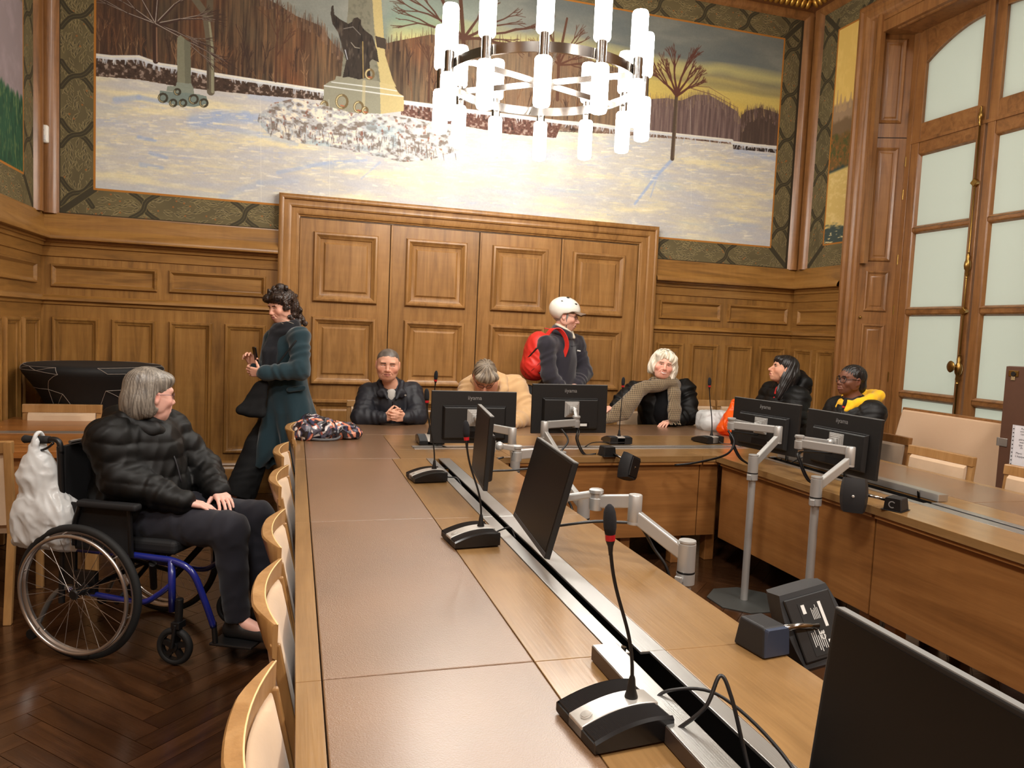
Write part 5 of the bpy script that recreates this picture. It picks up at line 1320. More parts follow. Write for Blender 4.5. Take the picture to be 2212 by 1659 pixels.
            Q = np.stack([g(1, 1), g(0, 1), g(0, 0), g(1, 0)], 1); Q[~sgn] = Q[~sgn][:, ::-1]; F.append(Q)
        F = np.concatenate(F); F = F[(F >= 0).all(1)]
        if smooth:
            nbr = np.concatenate([F[:, [0, 1]], F[:, [1, 2]], F[:, [2, 3]], F[:, [3, 0]]])
            for _ in range(smooth):
                ac = np.zeros_like(X); nn = np.zeros(len(X))
                np.add.at(ac, nbr[:, 0], X[nbr[:, 1]]); np.add.at(nn, nbr[:, 0], 1)
                X = X*.5+.5*ac/np.maximum(nn, 1)[:, None]
        me = bpy.data.meshes.new(name)
        me.vertices.add(len(X)); me.vertices.foreach_set('co', X.astype(np.float32).ravel())
        me.loops.add(len(F)*4); me.loops.foreach_set('vertex_index', F.astype(np.int32).ravel())
        me.polygons.add(len(F)); me.polygons.foreach_set('loop_start', np.arange(0, len(F)*4, 4, dtype=np.int32))
        me.update(calc_edges=True); me.validate()
        me.polygons.foreach_set('use_smooth', [True]*len(me.polygons))
        if color is not None:
            Xf = np.zeros(len(me.vertices)*3); me.vertices.foreach_get('co', Xf); Xf = Xf.reshape(-1, 3)
            c = color(Xf); ca = me.color_attributes.new('Col', 'FLOAT_COLOR', 'POINT')
            full = np.ones((len(Xf), 4), np.float32); full[:, :3] = nlin(c); ca.data.foreach_set('color', full.ravel())
        return me
def wob(P, f, seed=0):
    """cheap smooth noise, about -1..1"""
    r = np.random.default_rng(seed); out = 0
    for i in range(4):
        a = r.normal(size=3); b = r.normal(size=3); a *= f*(1+.5*i)/np.linalg.norm(a); b *= f*.7/np.linalg.norm(b)
        out = out+np.sin(P@a+1.6*np.sin(P@b+r.random()*6)+r.random()*6)
    return out/4
def creases(P, amp, f, seed, dirv=None):
    """cloth folds: narrow ridges, optionally across a direction"""
    n = 1-np.abs(wob(P if dirv is None else P*V3(dirv), f, seed))*1.6
    return amp*np.clip(n, -1, 1)
class Frame:
    """head frame: origin between the ears, x to the head's left-hand side seen from behind, y to the face, z up"""
    def __init__(s, o, fwd, up=(0, 0, 1), sc=1.0, wide=1.0):
        s.wd = V3((wide, 1, 1)); s.o = V3(o); y = unit(fwd); z = V3(up); z = unit(z-y*(z@y)); x = np.cross(y, z); s.R = np.stack([x, y, z], 1); s.s = sc
    def w(s, *p): return s.o+s.R@(V3(p)*s.s*s.wd)
    def d(s, *p): return s.R@V3(p)
    def l(s, P): return (P-s.o)@s.R/s.s/s.wd
def head_prims(F, H, lid=.0035, jaw=1.0, nose=1.0, fat=0.0, mouth=0.0, cheek=1.0, brow=1.0):
    w, R, s = H.w, H.R, H.s
    E = lambda c, r, k=.018, op='+', cut=None: F.ell(w(*c), V3(r)*s*H.wd, R, k*s, op, None if cut is None else [(n, h*s) for n, h in cut])
    Cp = lambda a, b, ra, rb, k=.012, op='+': F.cap(w(*a), w(*b), ra*s, rb*s, k*s, op=op)
    E((0, -.014, .036), (.076, .097, .083)); E((0, .026, -.012), (.066+fat*.4, .062, .088), .03); E((0, .034, -.070), (.050*jaw+fat, .048, .046), .03)
    E((0, .066, -.096), (.021*jaw, .019, .017), .02)
    if fat: E((0, .03, -.095), (.05+fat, .045, .035), .03)
    for x in (-1, 1):
        E((x*.043, .060, -.028), (.024*cheek, .022, .024), .022)
        E((x*.062, .005, -.035), (.012, .04, .04), .02)
    Cp((-.040, .074, .026), (.040, .074, .026), .0125*brow, .0125*brow, .016)
    for x in (-1, 1):
        E((x*.031, .096, .003), (.021, .019, .014), .012, '-')
        c = (x*.0315, .0665, .003)
        E(c, (.0142, .0148, .0142), .003, '+', [((0, 0, -1), -lid)]); E(c, (.0142, .0145, .0142), .003, '+', [((0, 0, 1), -.0055)])
        E((x*.0315, .078, -.012), (.013, .006, .004), .008)
    Cp((0, .081, .014), (0, .104*nose+.002*(1-nose), -.030), .0085, .0125, .012); E((0, .106*nose, -.034), (.0125, .012, .0105), .008)
    for x in (-1, 1):
        E((x*.0125, .095, -.038), (.0085, .011, .0075), .007); E((x*.006, .104, -.0455), (.0035, .005, .004), .003, '-')
    E((0, .079, -.062), (.033, .020, .026), .018)
    Cp((-.021, .088, -.0635+mouth*.5), (0, .0965, -.0615), .0046, .0062, .006); Cp((0, .0965, -.0615), (.021, .088, -.0635+mouth*.5), .0062, .0046, .006)
    Cp((-.018, .087, -.0735+mouth*.3), (0, .0945, -.0745), .0050, .0072, .006); Cp((0, .0945, -.0745), (.018, .087, -.0735+mouth*.3), .0072, .0050, .006)
    Cp((-.026, .090, -.0675+mouth), (0, .1045, -.0678), .0024, .0022, .003, '-'); Cp((0, .1045, -.0678), (.026, .090, -.0675+mouth), .0022, .0024, .003, '-')
    for x in (-1, 1):
        Cp((x*.020, .094, -.046), (x*.036, .080, -.074), .0022, .0018, .008, '-')
        Q = R @ np.array([[1, 0, 0], [0, 1, 0], [0, 0, 1]]); 
        E((x*.079, -.010, -.006), (.0085, .019, .031), .006); E((x*.087, -.006, -.004), (.006, .010, .019), .005, '-'); E((x*.076, -.004, -.030), (.006, .009, .012), .006)
def face_color(H, skin, lips=None, cheeks=.5, browc=None, stubble=None, smile=False, lid=.003):
    skin = V3(skin); lips = V3(lips if lips is not None else skin*[.86, .62, .62])
    def f(X):
        L = H.l(X); c = np.tile(skin, (len(X), 1)).astype(float)
        n = wob(X, 60, 3); c *= (1+.03*n)[:, None]
        near = (np.abs(L) < .16).all(1)
        def blob(p, r): return np.exp(-(((L-V3(p))/r)**2).sum(1))*near
        red = skin*[1.02, .80, .78]
        for p, r, a in (((.045, .07, -.035), .026, .55*cheeks), ((-.045, .07, -.035), .026, .55*cheeks), ((0, .11, -.035), .014, .6*cheeks), ((.085, -.01, 0), .02, .5), ((-.085, -.01, 0), .02, .5), ((0, .085, -.10), .02, .25*cheeks)):
            m = blob(p, r)[:, None]*a; c = c*(1-m)+red*m
        dk = skin*[.78, .68, .66]
        for x in (-.031, .031):
            m = blob((x, .083, -.008), np.array([.016, .02, .008]))[:, None]*.45; c = c*(1-m)+dk*m
        lm = near & (np.abs(L[:, 0]) < .023) & (L[:, 2] < -.0565) & (L[:, 2] > -.0815) & (L[:, 1] > .084) & ((L[:, 0]/.023)**2+((L[:, 2]+.068)/.0125)**2 < 1)
        c[lm] = c[lm]*.3+lips*.7
        slot = near & (np.abs(L[:, 2]+.0676) < .0018) & (np.abs(L[:, 0]) < .022) & (L[:, 1] > .08); c[slot] = lips*.5
        if smile:
            zc = -.0685+.0075*(L[:, 0]/.026)**2; sm = near & (np.abs(L[:, 0]) < .025) & (L[:, 1] > .07) & (np.abs(L[:, 2]-zc) < .0046*(1-(L[:, 0]/.027)**2)); c[sm] = V3((236, 228, 216))
            rm = near & ~sm & (np.abs(L[:, 0]) < .031) & (L[:, 1] > .066) & (np.abs(L[:, 2]-zc) < .0085*(1-(L[:, 0]/.034)**2)); c[rm] = lips
        for x in (-.0315, .0315):
            lz = .003+lid-.10*(L[:, 0]-x)**2*60; em = near & (np.abs(L[:, 0]-x) < .0165) & (L[:, 1] > .055) & (np.abs(L[:, 2]-lz) < .0026); c[em] = c[em]*.35+V3((46, 32, 28))*.65
        if browc is not None:
            bz = .021-.10*(np.abs(L[:, 0])-.03)**2*60*.1; bm = near & (np.abs(L[:, 0]) > .013) & (np.abs(L[:, 0]) < .047) & (L[:, 1] > .06) & (np.abs(L[:, 2]-bz) < .0052)
            c[bm] = c[bm]*.15+V3(browc)*.85
        if stubble is not None:
            sm = near & (L[:, 2] < -.045) & (L[:, 1] > .0) & ~lm; c[sm] = c[sm]*.85+V3(stubble)*.15
        return c
    return f
SKIN = vcol_mat('skin', rough=.48, sss=.12, bump=.04, bscale=400, spec=.4)
EYEM = vcol_mat('eye', rough=.12, spec=.6)
HAIRM = vcol_mat('hair', rough=.42, spec=.5)
CLOTHC = vcol_mat('printed cloth', rough=.85, sheen=.25)
def eyes(H, parent, iris=(70, 50, 36), gaze=(0, 1, 0)):
    g = unit(gaze)
    for x in (-1, 1):
        mb = MB().sphere((0, 0, 0), .0126*H.s, 20, 16); me = mb.mesh('eye')
        co = np.array(mb.v)/(.0126*H.s); dt = co@g
        col = np.where((dt > .955)[:, None], (12, 10, 10), np.where((dt > .87)[:, None], iris, (226, 216, 208)))
        ca = me.color_attributes.new('Col', 'FLOAT_COLOR', 'POINT'); full = np.ones((len(co), 4), np.float32); full[:, :3] = nlin(col); ca.data.foreach_set('color', full.ravel())
        M = Matrix([list(H.R[i])+[H.w(x*.0315, .0668, .003)[i]] for i in range(3)]+[[0, 0, 0, 1]]); me.transform(M)
        at0(link('eye', me, EYEM, parent, True), parent)
def hand_prims(F, wrist, d, n, side, curl=(.35, .5, .35), spread=.10, sc=1.0, thumb=(.55, .62, .45)):
    """palm, four fingers of different lengths and a thumb; n points out of the palm"""
    W0, d = V3(wrist), unit(d); n = V3(n); n = unit(n-d*(n@d)); lat = np.cross(d, n)*side
    kn = [(.088, .030), (.093, .010), (.088, -.010), (.079, -.028)]
    ln = [(.042, .026, .022), (.046, .029, .023), (.042, .027, .022), (.033, .021, .019)]
    for (a, b), L, r in zip(kn, ln, (.0092, .0094, .0090, .0080)):
        p = W0+(d*a+lat*b)*sc; F.cap(W0+(d*.004+lat*b*.55)*sc, p, .0165*sc, .0118*sc, .010*sc)
        ang = 0; q = p; dd0 = unit(d+lat*(b/.03)*spread)
        for j in range(3):
            ang += curl[j] if not isinstance(curl[j], (list, tuple)) else curl[j][0]
            dd = dd0*math.cos(ang)+n*math.sin(ang); q2 = q+dd*L[j]*sc
            F.cap(q, q2, r*sc*(1-.10*j), r*sc*(1-.10*(j+1)), .004*sc); q = q2
    p = W0+(d*.024+lat*.026+n*.004)*sc; F.cap(W0+(d*.008+lat*.012)*sc, p, .017*sc, .0145*sc, .012*sc)
    dd = unit(d*thumb[0]+lat*thumb[1]+n*thumb[2])
    for L, r0, r1 in ((.036, .0125, .0108), (.030, .0105, .0092), (.022, .0092, .0072)):
        q = p+dd*L*sc; F.cap(p, q, r0*sc, r1*sc, .005*sc); p = q; dd = unit(dd+n*.18+d*.12)
def hair_obj(H, prims, cutters, col, col2, parent, cell=.0045, amp=.0035, freq=34, name='hair', mode='down', seed=1, k=.02, smooth=0, fade=None):
    """prims and cutters: ellipsoids (centre, radii) or caps (a, b, ra, rb) in the head frame"""
    F = Field()
    for op, lst in (('+', prims), ('-', cutters)):
        for q in lst:
            if len(q) == 2: F.ell(H.w(*q[0]), V3(q[1])*H.s*H.wd, H.R, k if op == '+' else .006, op)
            else: F.cap(H.w(*q[0]), H.w(*q[1]), q[2]*H.s, q[3]*H.s, k if op == '+' else .006, op=op)
    def strand(P):
        L = H.l(P)
        if mode == 'down': th = np.arctan2(L[:, 0], L[:, 1]+.02)*.09; a = th*freq*11; return np.sin(a+2*np.sin(L[:, 2]*28+a*.23)+1.3*np.sin(a*.37))*.6+.4*np.sin(a*2.3+L[:, 2]*60)
        if mode == 'back': a = L[:, 0]*freq*9+L[:, 2]*freq*3; return np.sin(a+1.5*np.sin(L[:, 1]*30+a*.3))*.6+.4*np.sin(a*2.1+L[:, 1]*45)
        if mode == 'curl': return wob(L, 150, seed)*.8+.8*wob(L, 320, seed+1)
        if mode == 'braid': a = (L[:, 0]*1.0+.004*np.sin(L[:, 1]*120))*freq*9; return 1.2*np.abs(np.sin(a/2))-.6+.25*np.sin(L[:, 1]*420+np.floor(a/PI)*1.7)
        return wob(L, 90, seed)
    def colf(X):
        t = np.clip(.5+.5*strand(X)+.25*wob(X, 70, seed+5), 0, 1)[:, None]; c = V3(col)*(1-t)+V3(col2)*t
        if fade is not None:
            e = np.full(len(X), 9.0)
            for q in cutters:
                if len(q) == 2: e = np.minimum(e, np.sqrt((((H.l(X)-V3(q[0]))/V3(q[1]))**2).sum(1))-1)
            g = np.clip(1-e/fade[1], 0, 1)[:, None]; c = c*(1-g)+V3(fade[0])*g
        return c
    me = F.mesh(name, cell, (lambda P: amp*strand(P)) if amp else None, colf, smooth, amp)
    return at0(link(name, me, HAIRM, parent), parent)
def garment(name, F, m, parent, cell=.007, amp=.004, f=38, seed=0, dirv=None, color=None, smooth=1, extra=None, label=None):
    dp = None
    if amp or extra:
        dp = lambda P: (creases(P, amp, f, seed, dirv) if amp else 0)+(extra(P) if extra else 0)
    me = F.mesh(name, cell, dp, color, smooth, amp+.01)
    return at0(link(name, me, m, parent, label=label), parent)
def spectacles(H, parent, col=(40, 34, 34), r=.0012, w=.021, h=.015, y=.099, x0=.032, z=.0, metal=.0, round_=2.6):
    m = mat('spectacle frame %d %d %d' % col, C(*col), rough=.3, metal=metal); mb = MB()
    for s in (-1, 1):
        n = 20; pts = []
        for i in range(n+1):
            a = 2*PI*i/n; cx, sx = math.cos(a), math.sin(a)
            pts.append(H.w(s*x0+w*math.copysign(abs(cx)**(2/round_), cx), y-.012*((s*x0+w*cx)/.05)**2, z+h*math.copysign(abs(sx)**(2/round_), sx)))
        mb.tube(pts, r*H.s, 6, cap=False)
        mb.tube([H.w(s*(x0+w), y-.012*((x0+w)/.05)**2, z+.004), H.w(s*.078, .05, .008), H.w(s*.083, -.012, .008), H.w(s*.082, -.026, -.004)], r*H.s, 6)
    mb.tube([H.w(-(x0-w), y-.002, z+.003), H.w(0, y+.002, z+.006), H.w(x0-w, y-.002, z+.003)], r*H.s, 6)
    return at0(mb.build('spectacles', m, parent, smooth=True), parent)
def limbs(F, J, sc=1.0, legs=True):
    """torso and limbs of the body under the clothes, joined to the head by the neck"""
    F.cap(J['neck'], J['head'], .052*sc, .050*sc, .02); F.cap(J['neck'], J['chest'], .075*sc, .10*sc, .05)
    F.cap(J['chest'], J['waist'], .105*sc, .10*sc, .05); F.cap(J['hipl'], J['hipr'], .085*sc, .085*sc, .05); F.cap(J['waist'], (V3(J['hipl'])+V3(J['hipr']))/2, .10*sc, .09*sc, .05)
    F.cap(J['shl'], J['shr'], .05*sc, .05*sc, .03)
    for s in 'lr':
        F.chain([J['sh'+s], J['el'+s], J['wr'+s]], [.044*sc, .036*sc, .026*sc], .015)
        if legs:
            F.chain([J['hip'+s], J['kn'+s], J['an'+s]], [.072*sc, .048*sc, .032*sc], .02); F.cap(J['an'+s], J['to'+s], .03*sc, .026*sc, .015)
def body(J, H, color, parent, hands=(), cell=.0040, sc=1.0, head_kw={}, legs=True):
    F = Field(); J = dict(J); J['head'] = H.w(0, -.02, -.055)
    head_prims(F, H, **head_kw); limbs(F, J, sc, legs)
    for h in hands: hand_prims(F, *h[:4], **(h[4] if len(h) > 4 else {}))
    me = F.mesh('body', cell, None, color, 0)
    return at0(link('body', me, SKIN, parent), parent)
def shoe(parent, an, to, m, r=.043, z0=.002):
    F = Field(); a, t = V3(an), V3(to); d = unit((t-a)*[1, 1, 0])
    F.cap(a+[0, 0, -.01], a-d*.02+[0, 0, -.035], r, r*.95, .02); F.cap(a-d*.03+[0, 0, -.045], a+d*.14+[0, 0, -.05], r*.92, r*.9, .03); F.raw(lambda P: z0-P[:, 2], (0, 0, 0), 9, .004, '&')
    return at0(link('shoe', F.mesh('shoe', .007), m, parent), parent)

def ribbon(pts, w, side, th=.004):
    """flat band along a path; side = its width direction"""
    s = unit(side); P = [V3(p) for p in pts]; R = []
    for i, p in enumerate(P):
        t = unit(P[min(i+1, len(P)-1)]-P[max(i-1, 0)]); q = unit(s-t*(s@t)); n = np.cross(t, q)
        R.append([p-q*w/2-n*th/2, p+q*w/2-n*th/2, p+q*w/2+n*th/2, p-q*w/2+n*th/2])
    return MB().loft(R)
# ------------------------------------------------------------------ the eight people
def A_(px, py, y): return V3(at_y(px, py, y))
def person(label, x, y):
    return thing('person', label, 'person', (x, y, 0))
NAVY = mat('charcoal nylon', C(30, 31, 38), rough=.56, spec=.4, bump=.03, bscale=300)
PUFF = mat('black puffer fabric', C(8, 8, 8), rough=.55, spec=.28)
PUFF2 = mat('black quilted fabric', C(12, 12, 13), rough=.55, spec=.35)
TROU = mat('dark trousers', C(18, 19, 25), rough=.8, sheen=.1)
BLKT = mat('black trousers', C(10, 11, 13), rough=.85)
SHOE = mat('black shoe leather', C(20, 18, 18), rough=.5)
def hand_to(wr, aim, n, side, **k):
    return (wr, unit(V3(aim)-V3(wr)), n, side, k)
def quilt(origin, axis, step, amp):
    o, a = V3(origin), unit(axis)
    return lambda P: amp*(np.abs(np.sin(PI*((P-o)@a)/step))**.55-.55)
def lower(parent, J, m, r=(.095, .078, .062), shoe_m=SHOE, cell=.009, amp=.004, hip=.115):
    F = Field()
    F.cap(J['hipl'], J['hipr'], hip, hip, .05)
    for s in 'lr':
        F.chain([J['hip'+s], J['kn'+s]], r[:2], .03); F.cap(J['kn'+s], V3(J['an'+s])+[0, 0, .01], r[1], r[2], .03, flat=1)
    garment('trousers', F, m, parent, cell, amp, 30, 5)
    for s in 'lr': shoe(parent, J['an'+s], J['to'+s], shoe_m)
def seated(J, hipc, fwd, lat, kz=.50, sep=.10, foot=.42, hz=.53):
    """thighs forward from the hips, feet on the floor"""
    h, f, l = V3(hipc), unit(fwd), unit(lat)
    for s, k in (('l', 1), ('r', -1)):
        J['hip'+s] = h+l*k*.09+[0, 0, hz-h[2]]; J['kn'+s] = h+f*foot+l*k*sep+[0, 0, kz-h[2]]
        J['an'+s] = h+f*(foot+.02)+l*k*sep+[0, 0, .09-h[2]]; J['to'+s] = J['an'+s]+f*.14+[0, 0, -.05]

# A: short-haired person with clasped hands
def person_a():
    t = person('person with cropped grey hair in a dark jacket, hands clasped on the back table', .74, 6.05)
    H = Frame(A_(838, 787, 5.86), (-.13, -1, -.12), (.02, -.10, 1), .99, 1.14)
    J = dict(neck=A_(843, 838, 5.96), chest=A_(842, 872, 6.03), waist=A_(840, 935, 6.10), shl=A_(796, 850, 6.01), shr=A_(892, 848, 6.01),
             ell=A_(782, 901, 5.88), elr=A_(901, 898, 5.88), wrl=A_(832, 903, 5.775), wrr=A_(874, 902, 5.775))
    seated(J, (.74, 6.14, .53), (0, -1, 0), (1, 0, 0))
    c = A_(853, 897, 5.755)
    hands = [hand_to(J['wrl'], c+[.014, -.05, .030], (.5, .75, -.2), 1, curl=(.55, .95, .6), sc=.98, spread=.05), hand_to(J['wrr'], c+[-.012, -.05, -.006], (-.5, .75, .1), -1, curl=(.6, .95, .6), sc=.98, spread=.05)]
    fc = face_color(H, (214, 160, 134), (176, 106, 96), .8, (92, 74, 64), lid=.0005)
    body(J, H, fc, t, hands, head_kw=dict(lid=.0005, jaw=1.12, fat=.004, cheek=1.1))
    eyes(H, t, (60, 56, 50), (0, .8, -.6))
    hair_obj(H, [((0, -.015, .0375), (.0775, .0985, .0845)), ((0, -.05, -.01), (.073, .063, .068))], [((0, .112, -.014), (.071, .080, .093)), ((.085, .002, -.03), (.02, .036, .045)), ((-.085, .002, -.03), (.02, .036, .045)), ((0, -.04, -.11), (.12, .12, .055))],
             (74, 66, 60), (112, 102, 94), t, amp=.0012, mode='x', name='cropped_hair', fade=((190, 144, 122), .16))
    F = Field(); sl, sr = J['shl'], J['shr']
    F.cap(sl+[0.03, 0, -.01], sr+[-.03, 0, -.01], .088, .088, .05); F.cap(J['chest'], J['waist'], .165, .20, .06); F.cap(J['neck']+[0, .03, .0], J['chest'], .10, .15, .05)
    F.chain([sl, J['ell'], J['wrl']+[-.01, .01, 0]], [.084, .080, .044], .03, fold=(.0025, .055, .4)); F.chain([sr, J['elr'], J['wrr']+[.01, .01, 0]], [.084, .080, .044], .03, fold=(.0025, .06, 1.7))
    F.cap(J['wrl']+[-.03, .012, 0], J['wrl']+[-.002, 0, 0], .045, .040, .008, flat=2); F.cap(J['wrr']+[.03, .012, 0], J['wrr']+[.002, 0, 0], .045, .040, .008, flat=2)
    n = J['neck']
    garment('jacket', F, NAVY, t, .006, .0042, 40, 11, (1, 1, .7))
    F = Field()
    for s in (-1, 1):
        F.chain([n+[s*.075, .05, .055], n+[s*.088, -.02, .045], n+[s*.072, -.085, -.01], n+[s*.035, -.125, -.075]], [.018, .020, .020, .010], .012)
        F.ell(n+[s*.075, -.095, -.035], (.045, .016, .035), None, .012)
    garment('collar', F, NAVY, t, .0055, .002, 50, 3)
    F = Field(); F.ell(n+[0, -.062, -.055], (.046, .034, .065)); F.torus(n+[0, -.012, .0], (0, .35, 1), .056, .012, .01)
    garment('undershirt', F, mat('pale grey cotton', C(186, 182, 176), rough=.9), t, .006, .001)
    at0(MB().tube([n+[.105, -.118, -.045], n+[.105, -.124, -.045]], .008, 12).build('snap_button', ALU, t), t)
    at0(MB().tube([n+[.002, -.155, -.09], J['chest']+[.0, -.185, -.01], J['chest']+[.005, -.20, -.09]], .004, 6).build('zip_flap', mat('dark zip', C(30, 30, 36), rough=.5), t), t)
    lower(t, J, TROU)
person_a()

# B: bent-over person in a beige hoodie
def person_b():
    t = person('bent-over person with grey-brown hair and spectacles in a beige hoodie', 1.55, 6.05)
    H = Frame(A_(1046, 815, 5.74), (-.06, -.66, -.72), (0, -.72, .66), 1.03)
    J = dict(neck=A_(1056, 826, 5.90), chest=A_(1062, 870, 6.02), waist=A_(1068, 935, 6.12), shl=A_(1018, 842, 5.98), shr=A_(1112, 838, 5.98),
             ell=A_(992, 905, 5.84), elr=A_(1137, 897, 5.84), wrl=A_(1020, 916, 5.62), wrr=A_(1112, 913, 5.66))
    seated(J, (1.62, 6.16, .53), (0, -1, 0), (1, 0, 0))
    hands = [hand_to(J['wrl'], J['wrl']+[.06, -.08, -.0], (.3, 0, -1), 1, curl=(.4, .5, .4)), hand_to(J['wrr'], J['wrr']+[-.07, -.08, -.0], (-.3, 0, -1), -1, curl=(.4, .5, .4))]
    body(J, H, face_color(H, (206, 152, 128), (160, 96, 88), .8, (80, 66, 56), lid=.0), t, hands, head_kw=dict(lid=.000, fat=.003)); eyes(H, t, (60, 50, 40), (0, .8, -.6))
    hair_obj(H, [((0, -.020, .046), (.088, .106, .090)), ((0, -.06, -.03), (.082, .070, .085)), ((-.045, .055, .075), (.05, .04, .035)), ((.04, .06, .07), (.05, .035, .03)), ((0, .07, .058), (.055, .03, .028))],
             [((0, .13, -.045), (.072, .075, .088)), ((0, -.02, -.14), (.12, .12, .05))], (86, 76, 66), (160, 146, 126), t, amp=.0055, freq=15, mode='down')
    spectacles(H, t, (72, 36, 30), .0020, .024, .015, .098)
    HOOD = mat('beige sweatshirt', C(206, 168, 122), rough=.95, sheen=.3, bump=.04, bscale=400)
    F = Field(); sl, sr, n = J['shl'], J['shr'], J['neck']
    F.cap(sl+[.02, .02, .0], sr+[-.02, .02, .0], .105, .105, .06); F.cap(J['chest'], J['waist'], .18, .20, .06); F.ell(n+[.01, .07, .0], (.15, .11, .10), None, .05)
    F.chain([sl, J['ell'], J['wrl']], [.105, .090, .050], .03, fold=(.006, .075, .3)); F.chain([sr, J['elr'], J['wrr']], [.105, .092, .050], .03, fold=(.006, .075, 2.0))
    garment('hoodie', F, HOOD, t, .007, .006, 24, 31, (1, .8, .8))
    F = Field()
    F.chain([n+[-.10, -.09, -.06], n+[-.115, .0, .02], n+[-.06, .09, .055], n+[.04, .10, .065], n+[.12, .02, .03], n+[.105, -.10, -.05], n+[.05, -.14, -.10]], [.028, .036, .04, .042, .038, .030, .02], .02)
    garment('hood', F, HOOD, t, .007, .005, 34, 7)
    lower(t, J, BLKT)
person_b()

# C: standing man with a white helmet and a red backpack
def person_c():
    t = person('standing man in white cycle helmet, dark fleece and spectacles with hands lowered', 2.05, 6.28)
    H = Frame(A_(1222, 683, 6.24), (.90, -.38, -.16), (.12, -.0, 1), 1.06)
    J = dict(neck=A_(1210, 722, 6.27), chest=A_(1208, 775, 6.28), waist=A_(1207, 850, 6.30), shr=A_(1180, 744, 6.14), shl=A_(1243, 742, 6.40),
             elr=A_(1187, 812, 6.10), ell=A_(1262, 806, 6.33), wrr=A_(1222, 846, 6.06), wrl=A_(1250, 829, 6.16))
    x, y = 2.03, 6.30
    for s, k in (('l', .085), ('r', -.085)):
        J['hip'+s] = V3((x-.02+.02*(s == 'l'), y+k, .93)); J['kn'+s] = V3((x+.02, y+k, .50)); J['an'+s] = V3((x+.0, y+k*1.1, .09)); J['to'+s] = V3((x+.15, y+k*1.4, .04))
    hands = [hand_to(J['wrr'], J['wrr']+[.06, -.03, -.05], (.3, .2, -1), -1, curl=(.3, .4, .3)), hand_to(J['wrl'], A_(1230, 836, 6.10), (-.2, .3, -.9), 1, curl=(.35, .4, .3))]
    body(J, H, face_color(H, (216, 166, 146), (170, 112, 106), .8, (140, 128, 120)), t, hands, head_kw=dict(lid=.003, jaw=.98, nose=1.08, mouth=-.002)); eyes(H, t, (80, 84, 88))
    hair_obj(H, [((0, -.03, .0), (.0795, .085, .06)), ((.066, .016, -.012), (.016, .012, .040)), ((-.066, .016, -.012), (.016, .012, .040))], [((0, .10, -.01), (.062, .075, .1)), ((.085, -.005, -.035), (.02, .03, .05)), ((-.085, -.005, -.035), (.02, .03, .05))], (130, 124, 116), (178, 172, 164), t, amp=.0012)
    spectacles(H, t, (60, 52, 48), .0014, .022, .014, .100)
    # cap with a brim under the helmet
    F = Field(); F.ell(H.w(0, -.012, .036), V3((.084, .104, .088))*H.s, H.R, .01); F.raw(lambda P: .028+.012*np.clip(-H.l(P)[:, 1]/.1, -1, 1)-H.l(P)[:, 2], H.o, 9, .006, '&')
    CAPM = mat('taupe cap cotton', C(124, 104, 88), rough=.9)
    garment('cap', F, CAPM, t, .006, 0)
    b = MB(); R = []
    for i in range(9):
        u = -1+2*i/8; xx_ = u*.074
        R.append([H.w(xx_, .062+.030*(1-u*u), .056-.010*u*u), H.w(xx_*.98, .125+.042*(1-u*u), .052-.024*u*u), H.w(xx_*.98, .125+.042*(1-u*u), .048-.024*u*u), H.w(xx_, .062+.030*(1-u*u), .050-.010*u*u)])
    at0(sharp(b.loft(R).build('cap_brim', CAPM, t), 40), t)
    HELM = mat('white helmet shell', C(228, 224, 214), rough=.3, coat=.3)
    F = Field(); F.ell(H.w(0, -.020, .052), V3((.112, .134, .108))*H.s, H.R, .01)
    def cut(P):
        L = H.l(P); lo = np.interp(L[:, 1], [-.16, -.10, -.045, -.02, .02, .05, .14], [-.040, -.050, -.040, .010, .022, .040, .052]); return (lo-L[:, 2])*H.s
    F.raw(cut, H.o, 9, .006, '&'); F.ell(H.w(0, -.020, .040), V3((.092, .112, .088))*H.s, H.R, .004, '-')
    helm = garment('helmet', F, HELM, t, .005, 0, smooth=2)
    for px_, py_, pz_ in ((.062, .064, .112), (-.062, .064, .112), (.052, -.012, .152), (-.052, -.012, .152), (.085, -.05, .11), (-.085, -.05, .11)):
        p = H.w(px_, py_, pz_); c0 = H.w(0, -.02, .052); d = unit(p-c0); q = V3(c0)+d*.125
        MB().sphere((0, 0, 0), 1, 10, 6).xf(Matrix.Translation(Vector(V3(p))) @ Matrix([list(H.R[i]*np.array([.011, .014, .0065]))+[0] for i in range(3)]+[[0, 0, 0, 1]])).build('vent_hole', BLACKP, helm)
    at0(MB().tube(spline([H.w(.078, .010, .010), H.w(.070, .020, -.05), H.w(.03, .03, -.115), H.w(-.03, .03, -.115), H.w(-.070, .020, -.05), H.w(-.078, .010, .010)], 6), .004, 6).build('chin_strap', mat('grey strap', C(92, 92, 94), rough=.8), t), t)
    FLC = mat('dark navy fleece', C(34, 31, 41), rough=.98, sheen=.3, bump=.10, bscale=500)
    F = Field(); n = J['neck']
    F.cap(J['shl']+[-.01, -.02, -.01], J['shr']+[.01, .02, -.01], .085, .085, .05); F.cap(n+[0, 0, -.02], J['chest'], .085, .135, .05); F.cap(J['chest'], J['waist'], .145, .150, .05, sq=((0, 1, 0), .82)); F.cap(J['waist'], V3((2.02, 6.30, .86)), .150, .155, .04, sq=((0, 1, 0), .85), flat=1)
    F.chain([J['shr'], J['elr'], J['wrr']], [.072, .066, .046], .03, fold=(.004, .075, .9)); F.chain([J['shl'], J['ell'], J['wrl']], [.085, .070, .046], .03, fold=(.005, .07, 2.6))
    garment('fleece', F, FLC, t, .007, .005, 26, 41, (1, 1, .7))
